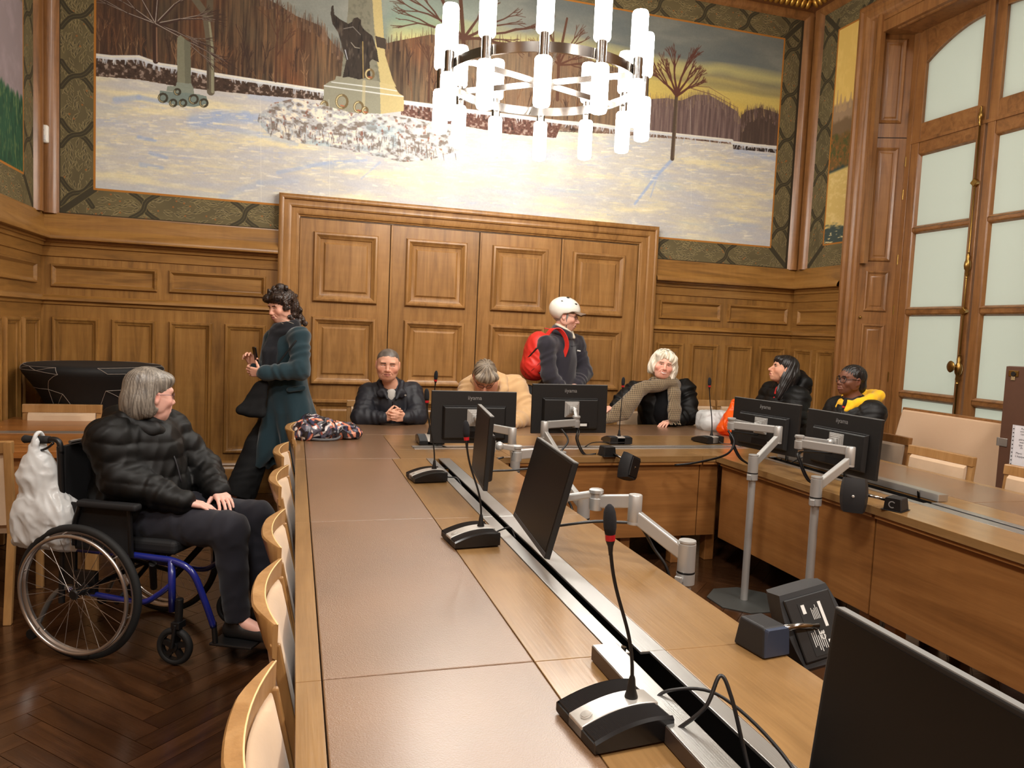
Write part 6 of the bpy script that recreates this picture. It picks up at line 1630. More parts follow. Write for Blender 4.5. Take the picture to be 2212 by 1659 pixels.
    F = Field(); F.torus(n+[.018, -.01, .030], (.42, -.12, 1), .078, .022, .01); F.torus(n+[.008, -.005, .002], (.35, -.1, 1), .085, .024, .015); garment('collar', F, FLC, t, .006, .002, 40, 2)
    F = Field(); F.torus(n+[.024, -.012, .052], (.5, -.12, 1), .073, .013, .01); F.chain([n+[.095, -.04, .022], n+[.112, -.055, -.025]], [.014, .012], .01); garment('collar_lining', F, mat('cream pile lining', C(214, 204, 184), rough=.98, bump=.2, bscale=500), t, .005, .002, 80, 4)
    F = Field(); F.cap(J['wrl']+unit(J['ell']-J['wrl'])*.02, J['wrl']+unit(J['wrl']-J['ell'])*.012, .044, .044, .004, flat=2); garment('shirt_cuff', F, mat('white cotton', C(222, 220, 216), rough=.9), t, .005, 0)
    at0(ribbon([A_(1247, 757, 6.18), A_(1254, 758.5, 6.19)], .012, (0, 0, 1), .006).build('chest_logo', STICK, t, bevel=.002), t)
    at0(MB().tube([A_(1212, 745, 6.15), A_(1236, 748, 6.17), A_(1250, 746, 6.19)], .002, 5).build('yoke_seam', mat('dark seam', C(28, 26, 34), rough=.9), t), t)
    lower(t, J, BLKT)
    # the backpack he wears
    bp = thing('backpack', 'red backpack with black straps on the back of the helmeted man', 'backpack', (1.78, 6.30, 0))
    RED = mat('red nylon', C(206, 44, 34), rough=.5, var=.08, vscale=30, bump=.05, bscale=200)
    F = Field(); c = A_(1158, 774, 6.27)
    F.ell(c+[.015, 0, .02], (.125, .155, .215), None, .03); F.ell(c+[-.045, -.01, -.075], (.09, .13, .115), None, .03); F.ell(c+[.03, 0, .13], (.09, .13, .09), None, .03)
    garment('bag_body', F, RED, bp, .007, .006, 30, 61)
    q = spline([c+[.05, -.10, .20], c+[.095, -.125, .262], c+[.155, -.145, .262], c+[.205, -.165, .20], c+[.222, -.170, .12], c+[.205, -.150, .03]], 6)
    at0(ribbon(q, .042, (.55, -.75, .1), .009).build('shoulder_strap', RED, bp, bevel=.003), bp)
    q = spline([c+[.10, .10, .27], c+[.20, .06, .25], c+[.27, .02, .17], c+[.285, .0, .08]], 6)
    at0(ribbon(q, .04, (.2, 1, 0), .009).build('shoulder_strap', RED, bp, bevel=.003), bp)
    at0(MB().tube(spline([c+[-.115, -.06, -.14], c+[-.075, -.13, -.10], c+[-.0, -.150, -.01], c+[.03, -.15, .08]], 5), .004, 5).build('pocket_seam', mat('dark red seam', C(140, 22, 18), rough=.6), bp, smooth=True), bp)
    for nm_, pts_, m_ in (('zip', [c+[-.04, -.145, .10], c+[-.085, -.10, .03], c+[-.115, -.05, -.02]], BLACKP), ('side_strap', [c+[-.02, -.15, -.125], c+[.03, -.155, -.105], c+[.09, -.13, -.085]], BLACKP)):
        at0(MB().tube(spline(pts_, 5), .007, 6).build(nm_, m_, bp, smooth=True), bp)
person_c()

# D: white-haired woman in a checked scarf
SCARF = mat('checked wool scarf', C(138, 118, 90), rough=.95, sheen=.3)
_nt = SCARF.node_tree; _n = _nt.nodes; _tc = _n.new('ShaderNodeTexCoord'); _sx = _n.new('ShaderNodeSeparateXYZ'); _nt.links.new(_tc.outputs['Object'], _sx.inputs[0])
def _stripe(expr_in, freq, thr):
    a = _n.new('ShaderNodeMath'); a.operation = 'MULTIPLY'; a.inputs[1].default_value = freq; _nt.links.new(expr_in, a.inputs[0])
    b = _n.new('ShaderNodeMath'); b.operation = 'FRACT'; _nt.links.new(a.outputs[0], b.inputs[0])
    c = _n.new('ShaderNodeMath'); c.operation = 'LESS_THAN'; c.inputs[1].default_value = thr; _nt.links.new(b.outputs[0], c.inputs[0]); return c.outputs[0]
_d = _n.new('ShaderNodeMath'); _d.operation = 'MULTIPLY_ADD'; _d.inputs[1].default_value = -.35; _nt.links.new(_sx.outputs[2], _d.inputs[0]); _nt.links.new(_sx.outputs[0], _d.inputs[2])
_s1 = _stripe(_d.outputs[0], 62, .30); _s2 = _stripe(_sx.outputs[2], 62, .30)
_mx2 = _n.new('ShaderNodeMath'); _mx2.operation = 'ADD'; _nt.links.new(_s1, _mx2.inputs[0]); _nt.links.new(_s2, _mx2.inputs[1])
_m3 = _n.new('ShaderNodeMath'); _m3.operation = 'MULTIPLY'; _m3.inputs[1].default_value = .5; _nt.links.new(_mx2.outputs[0], _m3.inputs[0])
_mix = _n.new('ShaderNodeMix'); _mix.data_type = 'RGBA'; _mix.inputs[6].default_value = C(132, 114, 88); _mix.inputs[7].default_value = C(36, 28, 24)
_nt.links.new(_m3.outputs[0], _mix.inputs[0]); _nt.links.new(_mix.outputs[2], _n['Principled BSDF'].inputs['Base Color'])
def person_d():
    t = person('smiling white-haired woman leaning over the back table in a black jacket', 3.2, 6.1)
    H = Frame(A_(1433, 788, 5.92), (-.30, -.95, -.02), (.16, -.05, 1), .98, 1.08)
    J = dict(neck=A_(1428, 836, 5.99), chest=A_(1427, 880, 6.03), waist=A_(1430, 945, 6.10), shl=A_(1372, 846, 6.02), shr=A_(1480, 842, 6.04),
             ell=A_(1342, 868, 5.98), elr=A_(1488, 897, 5.95), wrl=A_(1330, 880, 5.93), wrr=A_(1452, 910, 5.84))
    seated(J, (3.15, 6.15, .53), (0, -1, 0), (1, 0, 0))
    hands = [hand_to(J['wrl'], A_(1317, 882, 5.92), (.2, .3, -1), 1, curl=(.5, .6, .4)), hand_to(J['wrr'], A_(1430, 915, 5.78), (-.1, 0, -1), -1, curl=(.3, .35, .3))]
    body(J, H, face_color(H, (228, 172, 150), (192, 110, 104), 1.0, (150, 124, 108), None, True, .0015), t, hands, head_kw=dict(lid=.0015, jaw=1.06, cheek=1.2, mouth=.0065, fat=.003)); eyes(H, t, (74, 62, 52))
    hair_obj(H, [((0, -.018, .050), (.096, .110, .096)), ((.080, -.012, -.015), (.040, .062, .085)), ((-.080, -.012, -.015), (.044, .066, .09)), ((0, -.07, -.04), (.085, .065, .09)), ((-.050, .052, .062), (.048, .040, .044)), ((.040, .050, .084), (.050, .04, .03)), ((-.105, -.02, -.055), (.022, .035, .05)), ((.10, -.02, -.05), (.022, .035, .05)), ((-.088, .02, -.10), (.02, .03, .03))],
             [((.010, .125, -.018), (.066, .085, .088)), ((0, .02, -.155), (.07, .1, .06))], (196, 184, 160), (246, 240, 226), t, amp=.0065, freq=15, mode='down', name='white_hair')
    sp = Frame(H.w(0, .006, .096), H.d(0, .72, .69), H.d(0, -.69, .72), .98); spectacles(sp, t, (44, 34, 36), .0017, .023, .016, .052)
    F = Field(); sl, sr, n = J['shl'], J['shr'], J['neck']
    F.cap(sl+[.02, .03, -.01], sr+[-.02, .03, -.01], .095, .095, .05); F.cap(J['chest']+[0, .04, 0], J['waist']+[0, .02, 0], .185, .21, .06)
    F.chain([sl, J['ell'], J['wrl']], [.092, .070, .05], .03, fold=(.006, .08, .2)); F.chain([sr, J['elr'], J['wrr']], [.095, .085, .048], .03, fold=(.007, .08, 1.2))
    garment('jacket', F, PUFF, t, .007, .007, 24, 71)
    F = Field(); F.cap(J['chest']+[.02, -.06, -.0], J['waist']+[.01, -.07, .02], .135, .16, .05); F.ell(J['chest']+[.02, -.10, -.02], (.13, .10, .12), None, .05); F.cap(n+[.0, -.02, -.02], J['chest'], .085, .12, .05)
    garment('jumper', F, mat('black knit', C(14, 14, 16), rough=.95, spec=.2), t, .007, .0025, 28, 73)
    F = Field(); F.torus(n+[.008, -.02, .050], (.05, .32, 1), .086, .030, .02, 1.15); F.torus(n+[.006, -.03, .008], (-.08, .38, 1), .100, .034, .02, 1.15)
    pts = [n+[-.07, -.10, .02], A_(1385, 838, 5.88), A_(1352, 875, 5.82), A_(1330, 905, 5.80)]
    for k_ in (-1, -.5, 0, .5, 1): F.chain([pts[0]+[k_*.02, -.01, 0], V3(pts[1])+[k_*.055, 0, k_*.02], V3(pts[2])+[k_*.085, 0, k_*.03], V3(pts[3])+[k_*.105, 0, k_*.02]], [.030, .026, .024, .022], .04)
    q = [n+[.085, -.09, .0], A_(1456, 850, 5.84), A_(1457, 885, 5.79), A_(1456, 905, 5.77)]
    for k_ in (-1, 0, 1): F.chain([V3(q[0])+[k_*.015, 0, 0], V3(q[1])+[k_*.028, 0, 0], V3(q[2])+[k_*.032, 0, 0], V3(q[3])+[k_*.032, 0, 0]], [.030, .025, .022, .02], .03)
    sc = garment('scarf', F, SCARF, t, .006, .006, 26, 75)
    fr = MB(); rr_ = random.Random(5); e = V3(q[3])
    for i in range(16):
        x_ = -.055+.11*i/15; fr.tube([e+[x_, -.005, -.0], e+[x_+rr_.uniform(-.006, .006), -.015, -.03], e+[x_+rr_.uniform(-.012, .012), -.03-rr_.random()*.01, -.048]], .0026, 5)
    fr.build('fringe', SCARF, sc)
    lower(t, J, BLKT)
person_d()

# E: woman with long black hair
def person_e():
    t = person('woman with long black hair looking up, black hooded puffer coat and red collar', 4.2, 5.52)
    H = Frame(A_(1692, 799, 5.52), (-.90, .34, .26), (.28, .0, .95), 1.0)
    x0_ = H.o[0]
    J = dict(neck=V3((x0_+.05, 5.54, H.o[2]-.17)), chest=V3((x0_+.07, 5.55, H.o[2]-.33)), waist=V3((x0_+.06, 5.56, .66)), shl=V3((x0_+.06, 5.38, H.o[2]-.24)), shr=V3((x0_+.05, 5.72, H.o[2]-.22)),
             ell=V3((x0_-.01, 5.30, .90)), elr=V3((x0_-.06, 5.75, .86)), wrl=V3((x0_-.16, 5.32, .80)), wrr=V3((x0_-.24, 5.62, .79)))
    seated(J, (x0_+.02, 5.56, .53), (-1, 0, 0), (0, -1, 0))
    hands = [hand_to(J['wrl'], J['wrl']+[-.09, .03, -.02], (0, 0, -1), -1, curl=(.3, .4, .3)), hand_to(J['wrr'], J['wrr']+[-.09, -.03, -.02], (0, 0, -1), 1, curl=(.3, .4, .3))]
    body(J, H, face_color(H, (206, 152, 124), (170, 96, 84), .5, (34, 26, 24), lid=.0045), t, hands, head_kw=dict(lid=.0045, jaw=.92, nose=1.06)); eyes(H, t, (44, 30, 22), (0, .9, .35))
    hair_obj(H, [((0, -.020, .046), (.088, .106, .090)), ((0, -.075, -.04), (.088, .075, .11)), ((.066, -.035, -.075), (.034, .055, .11)), ((-.066, -.035, -.075), (.034, .055, .11)), ((0, .055, .072), (.066, .045, .038)), ((.072, -.02, -.18), (.022, .045, .09)), ((-.072, -.02, -.18), (.022, .045, .09)), ((0, -.085, -.16), (.08, .05, .11))],
             [((0, .120, -.030), (.064, .082, .094))], (14, 11, 11), (34, 27, 26), t, amp=.004, freq=16, mode='down', name='long_black_hair')
    F = Field(); n = J['neck']
    F.cap(J['shl'], J['shr'], .10, .10, .05); F.cap(J['chest'], J['waist'], .18, .20, .06); F.cap(n, J['chest'], .09, .15, .05)
    F.chain([J['shl'], J['ell'], J['wrl']], [.10, .085, .055], .03); F.chain([J['shr'], J['elr'], J['wrr']], [.10, .085, .055], .03)
    garment('puffer_coat', F, PUFF, t, .007, .004, 30, 81, extra=quilt((0, 0, .02), (.1, 0, 1), .075, .010))
    F = Field(); c = V3(n)+[.13, .02, .02]; F.ell(c, (.10, .155, .11), None, .03); F.chain([c+[-.10, -.13, -.05], c+[-.02, -.14, .05], c+[.02, 0, .09], c+[-.02, .13, .05], c+[-.10, .13, -.05]], [.035, .045, .05, .045, .035], .03)
    garment('hood', F, PUFF, t, .007, .008, 36, 83)
    F = Field(); F.torus(n+[-.02, 0, .0], (-.3, 0, 1), .07, .02, .01); F.cap(n+[-.085, -.03, .0], n+[-.115, -.03, -.09], .03, .024, .01); garment('red_collar', F, mat('red knit', C(196, 36, 34), rough=.9), t, .006, .003, 50, 3)
    lower(t, J, BLKT)
person_e()

# F: girl with braids and a yellow hood
def person_f():
    t = person('girl with cornrow braids and black spectacles, yellow hood over a black jacket', 4.1, 4.72)
    H = Frame(A_(1838, 822, 4.70), (-.99, .06, .10), (.10, 0, 1), .98)
    x0_ = H.o[0]
    J = dict(neck=V3((x0_+.045, 4.71, H.o[2]-.165)), chest=V3((x0_+.08, 4.72, H.o[2]-.32)), waist=V3((x0_+.07, 4.72, .66)), shl=V3((x0_+.08, 4.545, H.o[2]-.235)), shr=V3((x0_+.06, 4.88, H.o[2]-.235)),
             ell=V3((x0_+.0, 4.50, .87)), elr=V3((x0_-.03, 4.92, .86)), wrl=V3((x0_-.17, 4.58, .80)), wrr=V3((x0_-.20, 4.80, .79)))
    seated(J, (x0_+.0, 4.72, .53), (-1, 0, 0), (0, -1, 0))
    hands = [hand_to(J['wrl'], J['wrl']+[-.09, .03, -.01], (0, 0, -1), -1, curl=(.3, .4, .3)), hand_to(J['wrr'], J['wrr']+[-.09, -.03, -.01], (0, 0, -1), 1, curl=(.3, .4, .3))]
    body(J, H, face_color(H, (112, 70, 50), (128, 74, 66), .3, (26, 20, 18), lid=.0045), t, hands, head_kw=dict(lid=.0045, jaw=.96, nose=.96, cheek=1.1)); eyes(H, t, (30, 20, 16))
    hair_obj(H, [((0, -.020, .040), (.0805, .103, .0865)), ((0, -.075, -.035), (.060, .055, .065))], [((0, .118, -.012), (.080, .080, .092)), ((.085, .0, -.03), (.02, .035, .045)), ((-.085, .0, -.03), (.02, .035, .045)), ((0, -.02, -.13), (.12, .12, .05))],
             (9, 8, 8), (34, 28, 26), t, amp=.0042, freq=42, mode='braid', cell=.004, name='braided_hair')
    spectacles(H, t, (22, 20, 22), .0024, .025, .021, .101, z=-.004)
    F = Field(); n = J['neck']
    F.cap(J['shl'], J['shr'], .095, .095, .05); F.cap(J['chest'], J['waist'], .175, .20, .06); F.cap(n, J['chest'], .08, .15, .05)
    F.chain([J['shl'], J['ell'], J['wrl']], [.095, .08, .05], .03); F.chain([J['shr'], J['elr'], J['wrr']], [.095, .08, .05], .03)
    def dia(P): a = P@V3((.4, .75, 1)); b = P@V3((-.4, -.75, 1)); return .006*(np.minimum(np.abs(np.sin(PI*a/.07)), np.abs(np.sin(PI*b/.07)))**.6-.5)
    garment('quilted_jacket', F, PUFF2, t, .007, .003, 30, 91, extra=dia)
    YEL = mat('yellow sweatshirt', C(246, 190, 24), rough=.95, sheen=.2, bump=.04, bscale=400)
    F = Field(); F.torus(n+[.0, 0, .005], (-.25, 0, 1), .075, .030, .02); c = V3(n)
    F.chain([c+[-.09, -.05, -.06], c+[-.03, -.10, .0], c+[.06, -.12, .035], c+[.15, -.09, .055], c+[.19, .0, .05], c+[.15, .09, .05], c+[.04, .11, .03], c+[-.08, .06, -.05]], [.022, .030, .036, .04, .045, .04, .034, .022], .025); F.ell(c+[.12, 0, .0], (.09, .11, .05), None, .03)
    garment('yellow_hood', F, YEL, t, .006, .004, 40, 93)
    at0(MB().tube(spline([c+[-.10, -.045, -.05], c+[-.118, -.055, -.10], c+[-.125, -.05, -.15]], 4), .004, 6).build('drawstring', BLACKP, t, smooth=True), t)
    lower(t, J, BLKT)
person_f()

# H: woman walking past in a teal coat
def person_h():
    t = person('woman with dark curly hair walking past the panelling in a long teal coat', -.05, 6.25)
    H = Frame(A_(607, 663, 6.25), (-.78, -.58, -.24), (-.14, -.06, 1), 1.0)
    J = dict(neck=A_(622, 706, 6.27), chest=A_(622, 755, 6.27), waist=A_(618, 830, 6.28), shl=A_(648, 728, 6.12), shr=A_(592, 733, 6.40),
             ell=A_(648, 800, 6.04), elr=A_(575, 800, 6.40), wrl=A_(566, 806, 6.06), wrr=A_(550, 792, 6.22))
    J['hipl'] = A_(616, 868, 6.27); J['hipr'] = A_(606, 868, 6.38); J['knl'] = V3((.03, 6.29, .50)); J['knr'] = V3((-.26, 6.34, .50)); J['anl'] = V3((.14, 6.22, .11)); J['anr'] = V3((-.40, 6.35, .09))
    J['tol'] = V3((.02, 6.16, .04)); J['tor'] = V3((-.54, 6.28, .04))
    hands = [hand_to(J['wrl'], A_(540, 803, 6.10), (.1, .9, .2), -1, curl=(.45, .75, .5)), hand_to(J['wrr'], A_(541, 776, 6.20), (-.2, -.6, -.1), 1, curl=(.5, .8, .5))]
    body(J, H, face_color(H, (226, 172, 148), (178, 104, 98), .8, (58, 42, 36), lid=.001), t, hands, head_kw=dict(lid=.001, jaw=.94, mouth=.003)); eyes(H, t, (50, 36, 28), (0, .8, -.6))
    prims = [((0, -.025, .058), (.100, .112, .092)), ((0, -.09, -.01), (.088, .062, .10)), ((.05, .055, .080), (.060, .052, .040)), ((-.05, .055, .080), (.060, .052, .040)), ((.02, -.125, -.09), (.075, .055, .085)), ((.03, -.165, -.135), (.05, .045, .05)), ((0, -.03, .155), (.035, .04, .03))]
    rr_ = random.Random(8)
    for i in range(46):
        a = rr_.uniform(0, 2*PI); z = rr_.uniform(-.17, .15); r_ = .10-.02*abs(z)/.15
        x_, y_ = r_*math.sin(a), -.03+r_*1.12*math.cos(a)
        if y_ > .035 and z < .055: continue
        prims.append(((x_, y_-max(0, -z)*.4, z), (rr_.uniform(.014, .024), rr_.uniform(.014, .024), rr_.uniform(.014, .026))))
    hair_obj(H, prims, [((0, .125, -.035), (.062, .085, .084)), ((.088, .005, -.012), (.03, .030, .035))], (20, 14, 13), (74, 56, 46), t, amp=.0045, mode='curl', k=.012, name='curly_hair')
    TEAL = mat('teal wool coat', C(18, 46, 55), rough=.95, sheen=.35, bump=.05, bscale=350)
    F = Field(); n = J['neck']
    F.cap(J['shl']+[-.01, .02, -.0], J['shr']+[.01, -.02, -.0], .078, .078, .05); F.cap(n+[0, 0, -.01], J['chest'], .08, .125, .05); F.cap(J['chest'], J['waist'], .135, .135, .05)
    hem = V3((-.02, 6.30, .36)); w_ = J['waist']
    F.cap(w_+[.02, -.015, 0], hem+[.14, -.03, 0], .140, .175, .05, flat=1); F.cap(w_+[0, .02, 0], hem+[.02, .05, .02], .14, .15, .05, flat=1); F.cap(w_+[-.02, -.02, -.05], hem+[-.24, -.0, -.02], .10, .075, .05, flat=1)
    F.chain([J['shl'], J['ell'], J['wrl']+[.015, 0, 0]], [.080, .072, .056], .03, fold=(.005, .08, .5)); F.chain([J['shr'], J['elr'], J['wrr']+[.01, 0, -.01]], [.08, .068, .05], .03)
    def drape(P):
        z = P[:, 2]; a = np.arctan2(P[:, 1]-6.28, P[:, 0]+.02); return np.clip((1.0-z)/.5, 0, 1)*.014*np.sin(a*9+z*3)
    garment('coat', F, TEAL, t, .008, .004, 22, 51, extra=drape)
    F = Field(); F.torus(n+[-.01, -.01, .018], (-.25, -.1, 1), .080, .030, .02); F.torus(n+[-.015, -.015, -.020], (-.35, -.2, 1), .090, .030, .02)
    f0 = n+[-.085, -.055, -.04]
    for k_ in (-1, 1): F.chain([f0+[k_*.02, 0, 0], A_(584, 760, 6.17)+[k_*.03, 0, 0], A_(582, 800, 6.16)+[k_*.03, 0, 0]], [.030, .028, .024], .03)
    garment('scarf', F, mat('dark navy scarf', C(14, 15, 22), rough=.95, sheen=.2), t, .0065, .006, 34, 53)
    for dz in (0, .03): at0(MB().tube(spline([n+[.07, -.085, -.01+dz], n+[.02, -.118, .0+dz*1.2], n+[-.05, -.112, .03+dz]], 5), .0018, 5).build('scarf_stripe', mat('cream thread', C(170, 160, 140), rough=.9), t), t)
    F = Field(); F.cap(A_(625, 842, 6.10), A_(655, 838, 6.12), .022, .022, .01, sq=((0, 1, 0), 1.6)); garment('coat_belt', F, TEAL, t, .006, .001)
    lower(t, J, BLKT, (.088, .105, .125), amp=.006, hip=.09)
    # phone and shoulder bag
    ph = thing('phone', 'black phone held upright by the woman in the teal coat', 'phone', tuple(A_(552, 768, 6.16)))
    MB().box(-.006, .006, -.038, .038, -.07, .07).xf(Matrix.Rotation(.35, 4, 'Z') @ Matrix.Rotation(-.18, 4, 'Y')).build('phone_body', BLACKG, ph, bevel=.006)
    MB().box(-.0068, -.0055, -.034, .034, -.064, .064).xf(Matrix.Rotation(.35, 4, 'Z') @ Matrix.Rotation(-.18, 4, 'Y')).build('phone_screen', SCREEN, ph)
    bg = thing('shoulder_bag', 'soft black shoulder bag swinging in front of the teal coat', 'bag', tuple(A_(545, 865, 6.12)))
    F = Field(); a, b, c, d = A_(572, 830, 6.10), A_(556, 835, 6.12), A_(520, 886, 6.12), A_(563, 892, 6.10)
    F.cap(a, d, .022, .03, .03); F.cap(b, c, .022, .025, .03); F.cap(c, d, .025, .03, .04); F.cap((a+b)/2, (c+d)/2, .03, .035, .05)
    garment('bag_body', F, mat('black canvas', C(10, 10, 12), rough=.9), bg, .007, .004, 30, 5)
    at0(MB().tube(spline([a, A_(590, 800, 6.06), A_(640, 735, 6.02)], 6), .007, 6).build('bag_strap', BLKT, bg, smooth=True), bg)
person_h()
# ------------------------------------------------------------------ wheelchair, its sitter, bags, screen and cabinet
WH = Vector((.9, -.435, 0)).normalized(); WA = Vector((-WH.y, WH.x, 0)); WO = Vector((-.75, 3.83, 0))
def Lw(x, y, z): return V3(WO+WH*x+WA*y+Vector((0, 0, z)))
wc = thing('wheelchair', 'black and blue wheelchair with large spoked wheels on the dark parquet', 'wheelchair', tuple(WO), math.atan2(WH.y, WH.x))
BLUE = mat('blue lacquered tube', C(24, 34, 112), rough=.25, coat=.5)
TYRE = mat('black tyre rubber', C(13, 13, 13), rough=.75)
RIM = mat('satin rim metal', C(184, 176, 170), rough=.28, metal=.9)
NYL = mat('black nylon upholstery', C(12, 12, 15), rough=.75, bump=.05, bscale=400)
def torus_mb(R, r, n=72, m=10, sx=1.0):
    rings = [[(math.cos(a)*(R+r*math.cos(b)), sx*r*math.sin(b), math.sin(a)*(R+r*math.cos(b))) for b in [2*PI*j/m for j in range(m)]] for a in [2*PI*i/n for i in range(n)]]
    mb = MB(); vs = [p for q in rings for p in q]; fs = []
    for i in range(n):
        k = (i+1) % n
        for j in range(m): l = (j+1) % m; fs.append((i*m+j, i*m+l, k*m+l, k*m+j))
    return mb.add(vs, fs)
wheel_meshes = {}
for s in (-1, 1):
    y = s*.30
    w = torus_mb(.288, .017).build('wheel', TYRE, wc, smooth=True); w.location = (0, y, .305); w.rotation_euler = (math.radians(2)*-s, .3, 0)
    sharp(MB().loft([[(math.cos(a)*r, o, math.sin(a)*r) for a in [2*PI*i/72 for i in range(72)]] for r, o in ((.270, -.012), (.276, -.013), (.276, .013), (.270, .012), (.262, .006), (.262, -.006), (.270, -.012))], cap=False).build('rim', RIM, w), 50)
    hr = torus_mb(.262, .0085).build('handrim', RIM, w, smooth=True); hr.location = (0, s*.038, 0)
    st = MB()
    for k in range(6):
        a = k*PI/3; st.tube([(math.cos(a)*.266, s*.01, math.sin(a)*.266), (math.cos(a)*.262, s*.036, math.sin(a)*.262)], .004, 6)
    st.build('handrim_tab', RIM, w)
    sp_ = MB()
    for k in range(28):
        a = k*2*PI/28; b = a+(.55 if (k//2) % 2 else -.55); o = .030 if k % 2 else -.022
        sp_.tube([(math.cos(b)*.022, o*-s*-1, math.sin(b)*.022), (math.cos(a)*.268, 0, math.sin(a)*.268)], .00115, 5)
    o_ = sp_.build('spokes', RIM, w); o_['kind'] = 'stuff'
    sharp(MB().lathe([(0, -.035), (.018, -.035), (.024, -.03), (.024, -.02), (.014, -.016), (.014, .022), (.026, .026), (.026, .036), (.012, .04), (0, .04)], 20, (0, 0, 0), (0, 1, 0)).build('hub', BLACKP, w), 40)
    # front caster with a five-armed wheel
    cs = torus_mb(.070, .0145, 40, 8, 1.15).build('caster', TYRE, wc, smooth=True); cs.location = (.42, s*.235, .085)
    sm = MB().lathe([(0, -.016), (.02, -.016), (.02, .016), (0, .016)], 16, (0, 0, 0), (0, 1, 0))
    for k in range(5):
        a = k*2*PI/5+.3; d = Vector((math.cos(a), 0, math.sin(a))); e = Vector((-d.z, 0, d.x))
        sm.obox(d*.04, d*.032, e*(.012), (0, .009, 0))
    q = MB().loft([[(math.cos(a)*r, o, math.sin(a)*r) for a in [2*PI*i/32 for i in range(32)]] for r, o in ((.056, -.012), (.064, -.012), (.064, .012), (.056, .012), (.056, -.012))], cap=False); sm.add(q.v, q.f)
    sm.build('caster_spider', BLACKP, cs)
    fk = MB()
    for t_ in (-1, 1): fk.tube([(.42, s*.235+t_*.024, .085), (.435, s*.235+t_*.022, .19)], .009, 8)
    fk.tube([(.435, s*.235, .175), (.44, s*.235, .30)], .017, 12); fk.box(.415, .455, s*.235-.026, s*.235+.026, .17, .20)
    fk.build('caster_fork', BLACKP, wc, bevel=.002)
    # side frame
    fr = MB(); y2 = s*.235
    fr.tube(spline([(-.16, y2, .475), (.0, y2, .475), (.30, y2, .47), (.42, y2, .462), (.50, y2, .42), (.545, y2*.92, .30), (.575, y2*.8, .17)], 8), .0145, 12)
    fr.tube([(.40, y2, .47), (.405, y2, .24)], .016, 12); fr.tube(spline([(-.10, y2, .285), (.12, y2, .27), (.26, y2, .265), (.34, y2, .31), (.40, y2, .36)], 6), .013, 10)
    fr.build('side_frame', BLUE, wc, smooth=True)
    bl = MB(); bl.tube([(-.14, y2, .22), (-.135, y2, .60), (-.15, y2, .93)], .0135, 12); bl.obox((-.02, y2, .33), (.055, 0, 0), (0, .014, 0), (0, 0, .05)); bl.obox((-.1, y2*.98, .40), (.03, 0, 0), (0, .008, 0), (0, 0, .09)); bl.tube([(.30, y2*.95, .44), (.20, y2*.3, .27)], .016, 10)
    bl.build('back_post', BLACKP, wc, bevel=.002)
    MB().tube(spline([(-.145, y2, .90), (-.152, y2, .945), (-.175, y2, .958), (-.21, y2, .955)], 5), .0125, 10).build('push_handle', BLACKP, wc, smooth=True)
    MB().lathe([(0, 0), (.017, .002), (.018, .02), (.016, .10), (.019, .125), (.012, .135), (0, .136)], 14, (-.20, y2, .955), (-1, 0, -.04)).build('grip', mat('black grip rubber', C(24, 24, 24), rough=.85), wc, smooth=True)
    MB().tube(spline([(-.17, y2*1.06, .945), (-.20, y2*1.07, .92), (-.24, y2*1.06, .905)], 4), .0055, 8).build('brake_lever', BLACKG, wc, smooth=True)
    ar = MB().box(-.02, .27, s*.275-.026, s*.275+.026, .682, .712).build('armrest', NYL, wc, bevel=.012, segs=3)
    MB().tube(spline([(-.02, s*.272, .68), (-.05, s*.265, .60), (-.06, s*.255, .50)], 5), .011, 8).build('armrest_post', BLACKP, ar, smooth=True); MB().tube([(.22, s*.270, .68), (.22, s*.255, .47)], .011, 8).build('armrest_post', BLACKP, ar)
    MB().box(-.08, .22, s*.250-.004, s*.250+.004, .48, .69).build('side_guard', NYL, ar, bevel=.003)
    fp = MB().box(.56, .76, min(s*.03, s*.20), max(s*.03, s*.20), .088, .100).build('footplate', BLACKP, wc, bevel=.004)
    MB().tube([(.575, y2*.8, .19), (.585, s*.19, .10)], .012, 8).build('footplate_tube', BLACKP, fp)
    tb_ = MB().tube(spline([(-.06, y2*.96, .29), (-.14, y2*.96, .285), (-.21, y2*.96, .22), (-.27, y2*.96, .10)], 6), .012, 10).build('anti_tip_tube', mat('grey tube', C(140, 138, 134), rough=.3, metal=.7), wc, smooth=True)
    sharp(MB().lathe([(0, -.012), (.022, -.012), (.025, -.006), (.025, .006), (.022, .012), (0, .012)], 18, (-.30, y2*.96, .055), (0, 1, 0)).build('anti_tip_wheel', TYRE, tb_), 40)
MB().box(-.16, .40, -.215, .215, .478, .54).build('seat_cushion', NYL, wc, bevel=.02, segs=3)
R = []
for i in range(9):
    z = .50+.43*i/8; R.append([(-.150+.0*i, -.225, z), (-.128, -.225, z), (-.165, 0, z), (-.128, .225, z), (-.150, .225, z), (-.195, 0, z)])
sharp(MB().loft(R).build('back_sling', NYL, wc), 50)
cx = MB(); cx.tube([(.12, -.22, .24), (.12, .22, .46)], .011, 8); cx.tube([(.12, .22, .24), (.12, -.22, .46)], .011, 8); cx.tube([(0, -.29, .305), (0, .29, .305)], .012, 8); cx.build('cross_brace', BLACKP, wc)
MB().tube([(-.13, -.2, .945), (-.13, .2, .945)], .008, 8).build('rear_bar', RIM, wc)

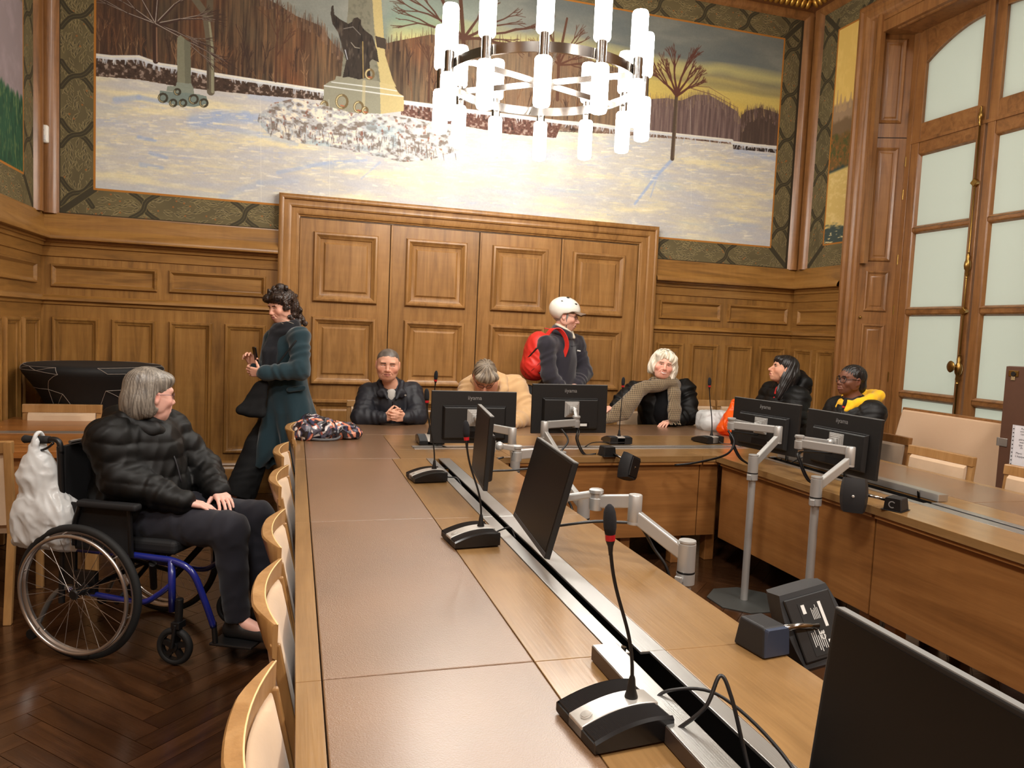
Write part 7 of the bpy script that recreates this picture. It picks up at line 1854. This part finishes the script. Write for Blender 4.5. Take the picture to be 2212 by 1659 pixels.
def person_g():
    t = person('grey-haired woman in black puffer jacket seated in the wheelchair, head turned away', WO.x, WO.y)
    H = Frame(Lw(.14, -.02, 1.158), (.83, .54, -.07), (.0, .0, 1), .97)
    J = dict(neck=Lw(.09, -.01, 1.02), chest=Lw(.06, 0, .88), waist=Lw(.05, 0, .68), shr=Lw(.06, -.185, .965), shl=Lw(.08, .185, .965), elr=Lw(.13, -.205, .795), ell=Lw(.24, .25, .76), wrr=Lw(.385, -.145, .705), wrl=Lw(.43, .07, .705),
             hipr=Lw(.06, -.09, .60), hipl=Lw(.06, .09, .60), knr=Lw(.60, -.115, .585), knl=Lw(.61, .105, .59), anr=Lw(.635, -.095, .175), anl=Lw(.66, .10, .175), tor=Lw(.79, -.11, .125), tol=Lw(.81, .11, .125))
    hands = [hand_to(J['wrr'], Lw(.50, -.08, .676), (-.1, 0, -1), 1, curl=(.22, .3, .25), sc=.95), hand_to(J['wrl'], Lw(.53, -.02, .690), (0, 0, -1), -1, curl=(.25, .35, .3), sc=.95)]
    body(J, H, face_color(H, (222, 172, 156), (176, 104, 100), .7, (140, 126, 114)), t, hands, cell=.004, head_kw=dict(lid=.003, jaw=1.02, nose=1.0, fat=.004)); eyes(H, t, (80, 90, 100))
    at0(MB().sphere((0, 0, 0), 1, 12, 8).xf(Matrix.Translation(Vector(H.w(0, .095, -.071))) @ Matrix([list(H.R[i]*np.array([.013, .006, .0055]))+[0] for i in range(3)]+[[0, 0, 0, 1]])).build('open_mouth', mat('mouth inside', C(70, 28, 28), rough=.6), t, smooth=True), t)
    hair_obj(H, [((0, -.022, .048), (.087, .107, .088)), ((0, -.07, -.035), (.082, .068, .105)), ((.066, -.035, -.03), (.030, .05, .075)), ((-.066, -.035, -.03), (.030, .05, .075)), ((0, .055, .075), (.064, .046, .038))],
             [((0, .122, -.028), (.078, .085, .088)), ((.088, .006, -.020), (.030, .026, .040)), ((-.088, .006, -.020), (.030, .026, .040)), ((0, .02, -.16), (.12, .12, .06))], (80, 74, 68), (150, 142, 130), t, amp=.0014, freq=46, cell=.004, mode='down', name='grey_hair')
    spectacles(H, t, (96, 70, 84), .0013, .022, .015, .100)
    F = Field(); n = J['neck']
    F.cap(J['shl'], J['shr'], .095, .10, .05); F.cap(J['chest']+unit(V3(WH))*.02, J['waist']+unit(V3(WH))*.03, .180, .205, .06); F.cap(J['waist']+unit(V3(WH))*.03, Lw(.10, 0, .535), .205, .20, .05, flat=1); F.cap(n+[0, 0, -.02], J['chest'], .10, .18, .05); F.ell(Lw(.0, 0, .93), (.14, .17, .13), None, .05)
    F.chain([J['shr'], J['elr'], J['wrr']], [.095, .082, .052], .03, fold=(.003, .07, .3)); F.chain([J['shl'], J['ell'], J['wrl']], [.098, .085, .052], .03, fold=(.003, .07, 1.3))
    garment('puffer_jacket', F, PUFF, t, .006, .006, 34, 101, extra=quilt(Lw(0, 0, 0), (.15, -.1, 1), .075, .0065))
    F = Field(); F.chain([n+[.09, .02, -.02], n+[.06, .10, .0], n+[-.05, .09, .03], n+[-.11, 0, .03], n+[-.06, -.09, .02], n+[.05, -.09, -.02], n+[.10, -.04, -.05]], [.035, .04, .045, .05, .045, .038, .03], .02); F.ell(n+[-.08, .0, .0], (.09, .13, .05), None, .03)
    garment('hood', F, PUFF, t, .006, .006, 34, 103)
    F = Field(); F.torus(J['wrr']+unit(J['wrr']-J['elr'])*.005, J['wrr']-J['elr'], .036, .010, .01); garment('cuff', F, PUFF, t, .005, 0)
    F = Field(); F.torus(J['wrr']+unit(J['wrr']-J['elr'])*.03, J['wrr']-J['elr'], .0305, .004, .004); garment('bracelet', F, mat('bracelet beads', C(120, 116, 130), rough=.3), t, .003, 0)
    at0(MB().tube(spline([n+[.09, -.05, -.05], Lw(.26, -.02, .88), Lw(.30, -.02, .76)], 6), .004, 6).build('zip', mat('dark zip', C(30, 30, 36)), t, smooth=True), t)
    F = Field()
    F.cap(J['hipl'], J['hipr'], .12, .12, .05)
    for s in 'lr': F.chain([J['hip'+s], J['kn'+s]], [.105, .078], .03, fold=(.003, .1, .4)); F.cap(J['kn'+s], J['an'+s], .076, .052, .03, flat=1)
    garment('trousers', F, mat('navy trousers', C(14, 14, 27), rough=.85, sheen=.1), t, .007, .004, 26, 105)
    for s in 'lr': shoe(t, J['an'+s]+[0, 0, -.005], J['to'+s], SHOE, .040, .102)
person_g()

# the carrier bag on the near push handle
PLAS = mat('thin white plastic', C(222, 224, 224), rough=.32, spec=.5)
_nt = PLAS.node_tree; _t = _nt.nodes.new('ShaderNodeBsdfTranslucent'); _t.inputs[0].default_value = C(232, 232, 230)
_mx = _nt.nodes.new('ShaderNodeMixShader'); _mx.inputs[0].default_value = .3
_nt.links.new(_nt.nodes['Principled BSDF'].outputs[0], _mx.inputs[1]); _nt.links.new(_t.outputs[0], _mx.inputs[2]); _nt.links.new(_mx.outputs[0], _nt.nodes['Material Output'].inputs[0])
hk = V3(Lw(-.255, -.235, .955)); cb_ = thing('carrier_bag', 'white plastic carrier bag hanging from the wheelchair push handle', 'plastic bag', tuple(hk+[0, 0, -.45]))
F = Field(); e = unit(V3(WH)); a = unit(V3(WA)); zt = [0, 0, 1]
F.cap(hk+[0, 0, -.01]-a*.02, hk-[0, 0, .16]-e*.02-a*.03, .012, .055, .03, sq=(a, 1.5)); F.cap(hk+[0, 0, -.01]+a*.01, hk-[0, 0, .16]+e*.02+a*.01, .012, .05, .03, sq=(a, 1.5))
F.cap(hk-[0, 0, .14], hk-[0, 0, .34]+e*.035, .07, .12, .05, sq=(a, 1.7)); F.box(hk-[0, 0, .375]+e*.045, (.140, .075, .105), np.stack([e, a, zt], 1), .05, .06)
F.cap(hk-[0, 0, .455]-e*.08, hk-[0, 0, .47]-e*.11, .03, .02, .03); F.cap(hk-[0, 0, .455]+e*.16, hk-[0, 0, .47]+e*.19, .03, .02, .03)
garment('bag_skin', F, PLAS, cb_, .0050, .0055, 85, 7, (1, 1, .22), smooth=0, extra=lambda P: creases(P, .005, 40, 9))
q = MB().tube(spline([hk-a*.03+[0, 0, -.06], hk-a*.026+[0, 0, -.0], hk-a*.01+[0, 0, .026], hk+a*.012+[0, 0, .024], hk+a*.028+[0, 0, -.01], hk+a*.02+[0, 0, -.07]], 5), .009, 8)
at0(q.build('bag_handle', PLAS, cb_, smooth=True), cb_)

# crumpled floral bag on the left corner of the tables
fb = thing('floral_bag', 'crumpled shiny bag with dark floral print on the left table corner', 'bag', (.22, 5.05, .7513))
F = Field(); z = .752
F.ell((.15, 5.08, z+.065), (.13, .10, .072), None, .04); F.ell((.28, 5.10, z+.05), (.13, .09, .05), None, .04); F.ell((.385, 5.10, z+.035), (.06, .06, .032), None, .03); F.ell((.09, 5.06, z+.05), (.07, .09, .055), None, .03); F.cap((.10, 5.13, z+.12), (.16, 5.15, z+.115), .03, .025, .03)
F.cap((.34, 5.14, z+.07), (.39, 5.15, z+.075), .022, .012, .02); F.raw(lambda P: z-P[:, 2], (.2, 5.08, z), 9, .004, '&')
def flor(X):
    a = wob(X, 42, 11); b = wob(X, 60, 12); c = wob(X, 80, 13); c0 = np.tile(V3((30, 27, 34)), (len(X), 1))
    for m, col in ((a > .30, (54, 58, 88)), (b > .34, (198, 104, 78)), (b > .46, (222, 150, 120)), (c > .40, (206, 196, 194)), ((a < -.42), (84, 82, 96)), ((b < -.5) & (c > 0), (168, 78, 60))): c0[m] = col
    return c0
fm = vcol_mat('floral foil cloth', rough=.28, spec=.6)
garment('bag_body', F, fm, fb, .0045, .016, 48, 21, None, flor, smooth=0)
at0(MB().tube(spline([(.09, 5.0, z+.014), (.18, 4.965, z+.010), (.28, 4.99, z+.012), (.31, 5.04, z+.04), (.27, 5.05, z+.07), (.18, 4.995, z+.055)], 6), .008, 8).build('bag_strap', mat('grey strap', C(92, 92, 94)), fb, smooth=True), fb)

# plastic bags on the right corner
wbag = thing('white_bag', 'white plastic bag lying on the table in the far right corner', 'plastic bag', (3.48, 5.62, .7513))
F = Field(); F.box((3.50, 5.64, z+.075), (.135, .10, .085), None, .05, .04); F.ell((3.44, 5.58, z+.06), (.09, .09, .06), None, .03); F.raw(lambda P: z-P[:, 2], (3.6, 5.6, z), 9, .004, '&')
garment('bag_skin', F, PLAS, wbag, .0055, .007, 44, 23, smooth=0)
obag = thing('orange_bag', 'translucent orange plastic bag standing beside the white bag', 'plastic bag', (3.46, 5.32, .7513))
ORG = mat('thin orange plastic', C(250, 104, 18), rough=.3)
_nt = ORG.node_tree; _t = _nt.nodes.new('ShaderNodeBsdfTranslucent'); _t.inputs[0].default_value = C(255, 120, 30)
_mx = _nt.nodes.new('ShaderNodeMixShader'); _mx.inputs[0].default_value = .4
_nt.links.new(_nt.nodes['Principled BSDF'].outputs[0], _mx.inputs[1]); _nt.links.new(_t.outputs[0], _mx.inputs[2]); _nt.links.new(_mx.outputs[0], _nt.nodes['Material Output'].inputs[0])
F = Field(); F.ell((3.48, 5.33, z+.09), (.09, .09, .09), None, .04); F.ell((3.47, 5.32, z+.045), (.12, .10, .05), None, .04); F.cap((3.49, 5.35, z+.12), (3.51, 5.37, z+.27), .06, .016, .04); F.raw(lambda P: z-P[:, 2], (3.5, 5.3, z), 9, .004, '&')
garment('bag_skin', F, ORG, obag, .006, .010, 40, 25)
at0(MB().tube(spline([(3.42, 5.26, z+.05), (3.36, 5.23, z+.06), (3.345, 5.23, z+.11), (3.38, 5.25, z+.145), (3.44, 5.28, z+.13)], 6), [.012]*25, 8).build('bag_handle', ORG, obag, smooth=True), obag)

# upholstered screen leaning at the window
ps = thing('padded_screen', 'large beige upholstered screen with a thin wooden edge leaning before the window', 'screen', (4.80, 4.5, 0))
SUE = mat('plain beige suede', C(204, 170, 138), rough=.95, sheen=.3, bump=.06, bscale=120)
def slant(z): return 4.70+.20*z/1.03
def sp_box(name, y0, y1, z0, z1, d0, d1, m, bevel):
    yl = lambda z: y0-.0*z
    v = [(slant(zz)+d, yy, zz) for zz in (z0, z1) for d, yy in ((d0, y0), (d1, y0), (d1, y1+ (.06*(1-zz/1.03)*1.1 if y1 > 4.9 else 0)), (d0, y1+(.06*(1-zz/1.03)*1.1 if y1 > 4.9 else 0)))]
    return at0(MB().add(v, [(0, 3, 2, 1), (4, 5, 6, 7), (0, 1, 5, 4), (1, 2, 6, 5), (2, 3, 7, 6), (3, 0, 4, 7)]).build(name, m, ps, bevel=bevel), ps)
sp_box('wooden_frame', 3.90, 5.02, .002, 1.035, .0, .03, DARKW, .003); sp_box('padding', 3.91, 5.00, .02, 1.018, -.022, -.0005, SUE, .012)

# brown cabinet with brass lock and a notice in a punched sleeve
cbn = thing('cabinet', 'plain brown cabinet with a brass lock and a paper notice at the right photo edge', 'cabinet', (4.8, 3.4, 0))
CABM = mat('brown laminate', C(88, 58, 42), rough=.5, var=.06, vscale=20)
at0(MB().box(4.600, 5.05, 2.96, 3.852, 0, 1.44).build('carcass', CABM, cbn, bevel=.004), cbn)
at0(MB().box(4.585, 4.599, 2.97, 3.850, .02, 1.438).build('door', CABM, cbn, bevel=.003), cbn)
lk = at0(MB().box(4.579, 4.5845, 3.755, 3.825, 1.372, 1.412).build('lock_plate', BRASS, cbn, bevel=.002), cbn)
at0(MB().box(4.579, 4.5845, 3.776, 3.804, 1.348, 1.372).build('lock_tongue', mat('pale brass', C(206, 190, 150), rough=.35, metal=.8), cbn, bevel=.001), cbn)
at0(sharp(MB().lathe([(0, 0), (.016, 0), (.016, .006), (0, .006)], 20, (4.579, 3.787, 1.390), (-1, 0, 0)).build('lock_barrel', BLACKP, cbn), 40), cbn)
hg = at0(MB().box(4.579, 4.5845, 3.79, 3.855, .90, .955).build('hinge_plate', ALU, cbn, bevel=.002), cbn)
at0(MB().tube([(4.583, 3.858, .90), (4.583, 3.858, .955)], .009, 10).build('hinge_pin', ALU, cbn), cbn)
nt_ = thing('notice', 'white printed paper notice in a punched clear sleeve on the brown cabinet', 'notice', (4.583, 3.65, .92))
at0(MB().box(4.5825, 4.5840, 3.52, 3.762, .74, 1.055).build('sleeve', mat('clear sleeve', C(206, 204, 208), rough=.15), nt_), nt_)
at0(MB().box(4.5812, 4.5824, 3.53, 3.742, .745, 1.05).build('paper', mat('notice paper', C(226, 222, 226), rough=.7), nt_), nt_)
hol = MB()
for k in range(11): hol.box(4.5812, 4.5824, 3.748, 3.755, .765+k*.026, .772+k*.026)
at0(hol.build('punch_holes', BLACKP, nt_), nt_)
INK = mat('notice ink', C(48, 46, 52), rough=.8)
TM = lambda y, zz: Matrix.Translation((4.5808, y, zz)) @ Matrix(((0, 0, -1, 0), (-1, 0, 0, 0), (0, 1, 0, 0), (0, 0, 0, 1)))
for tx_, zz, yy_ in (('Aux', 1.030, 3.700), ('sont', 1.012, 3.704), ('cas', .994, 3.700), ('père', .958, 3.708), ('mer', .940, 3.702), ('app', .922, 3.706), ('ch', .904, 3.695), ('Merci', .866, 3.722), ("L'équipe", .846, 3.724)):
    at0(text_mesh('notice_text', tx_, .019, INK, nt_, TM(yy_, zz), .0002, 'LEFT'), nt_)
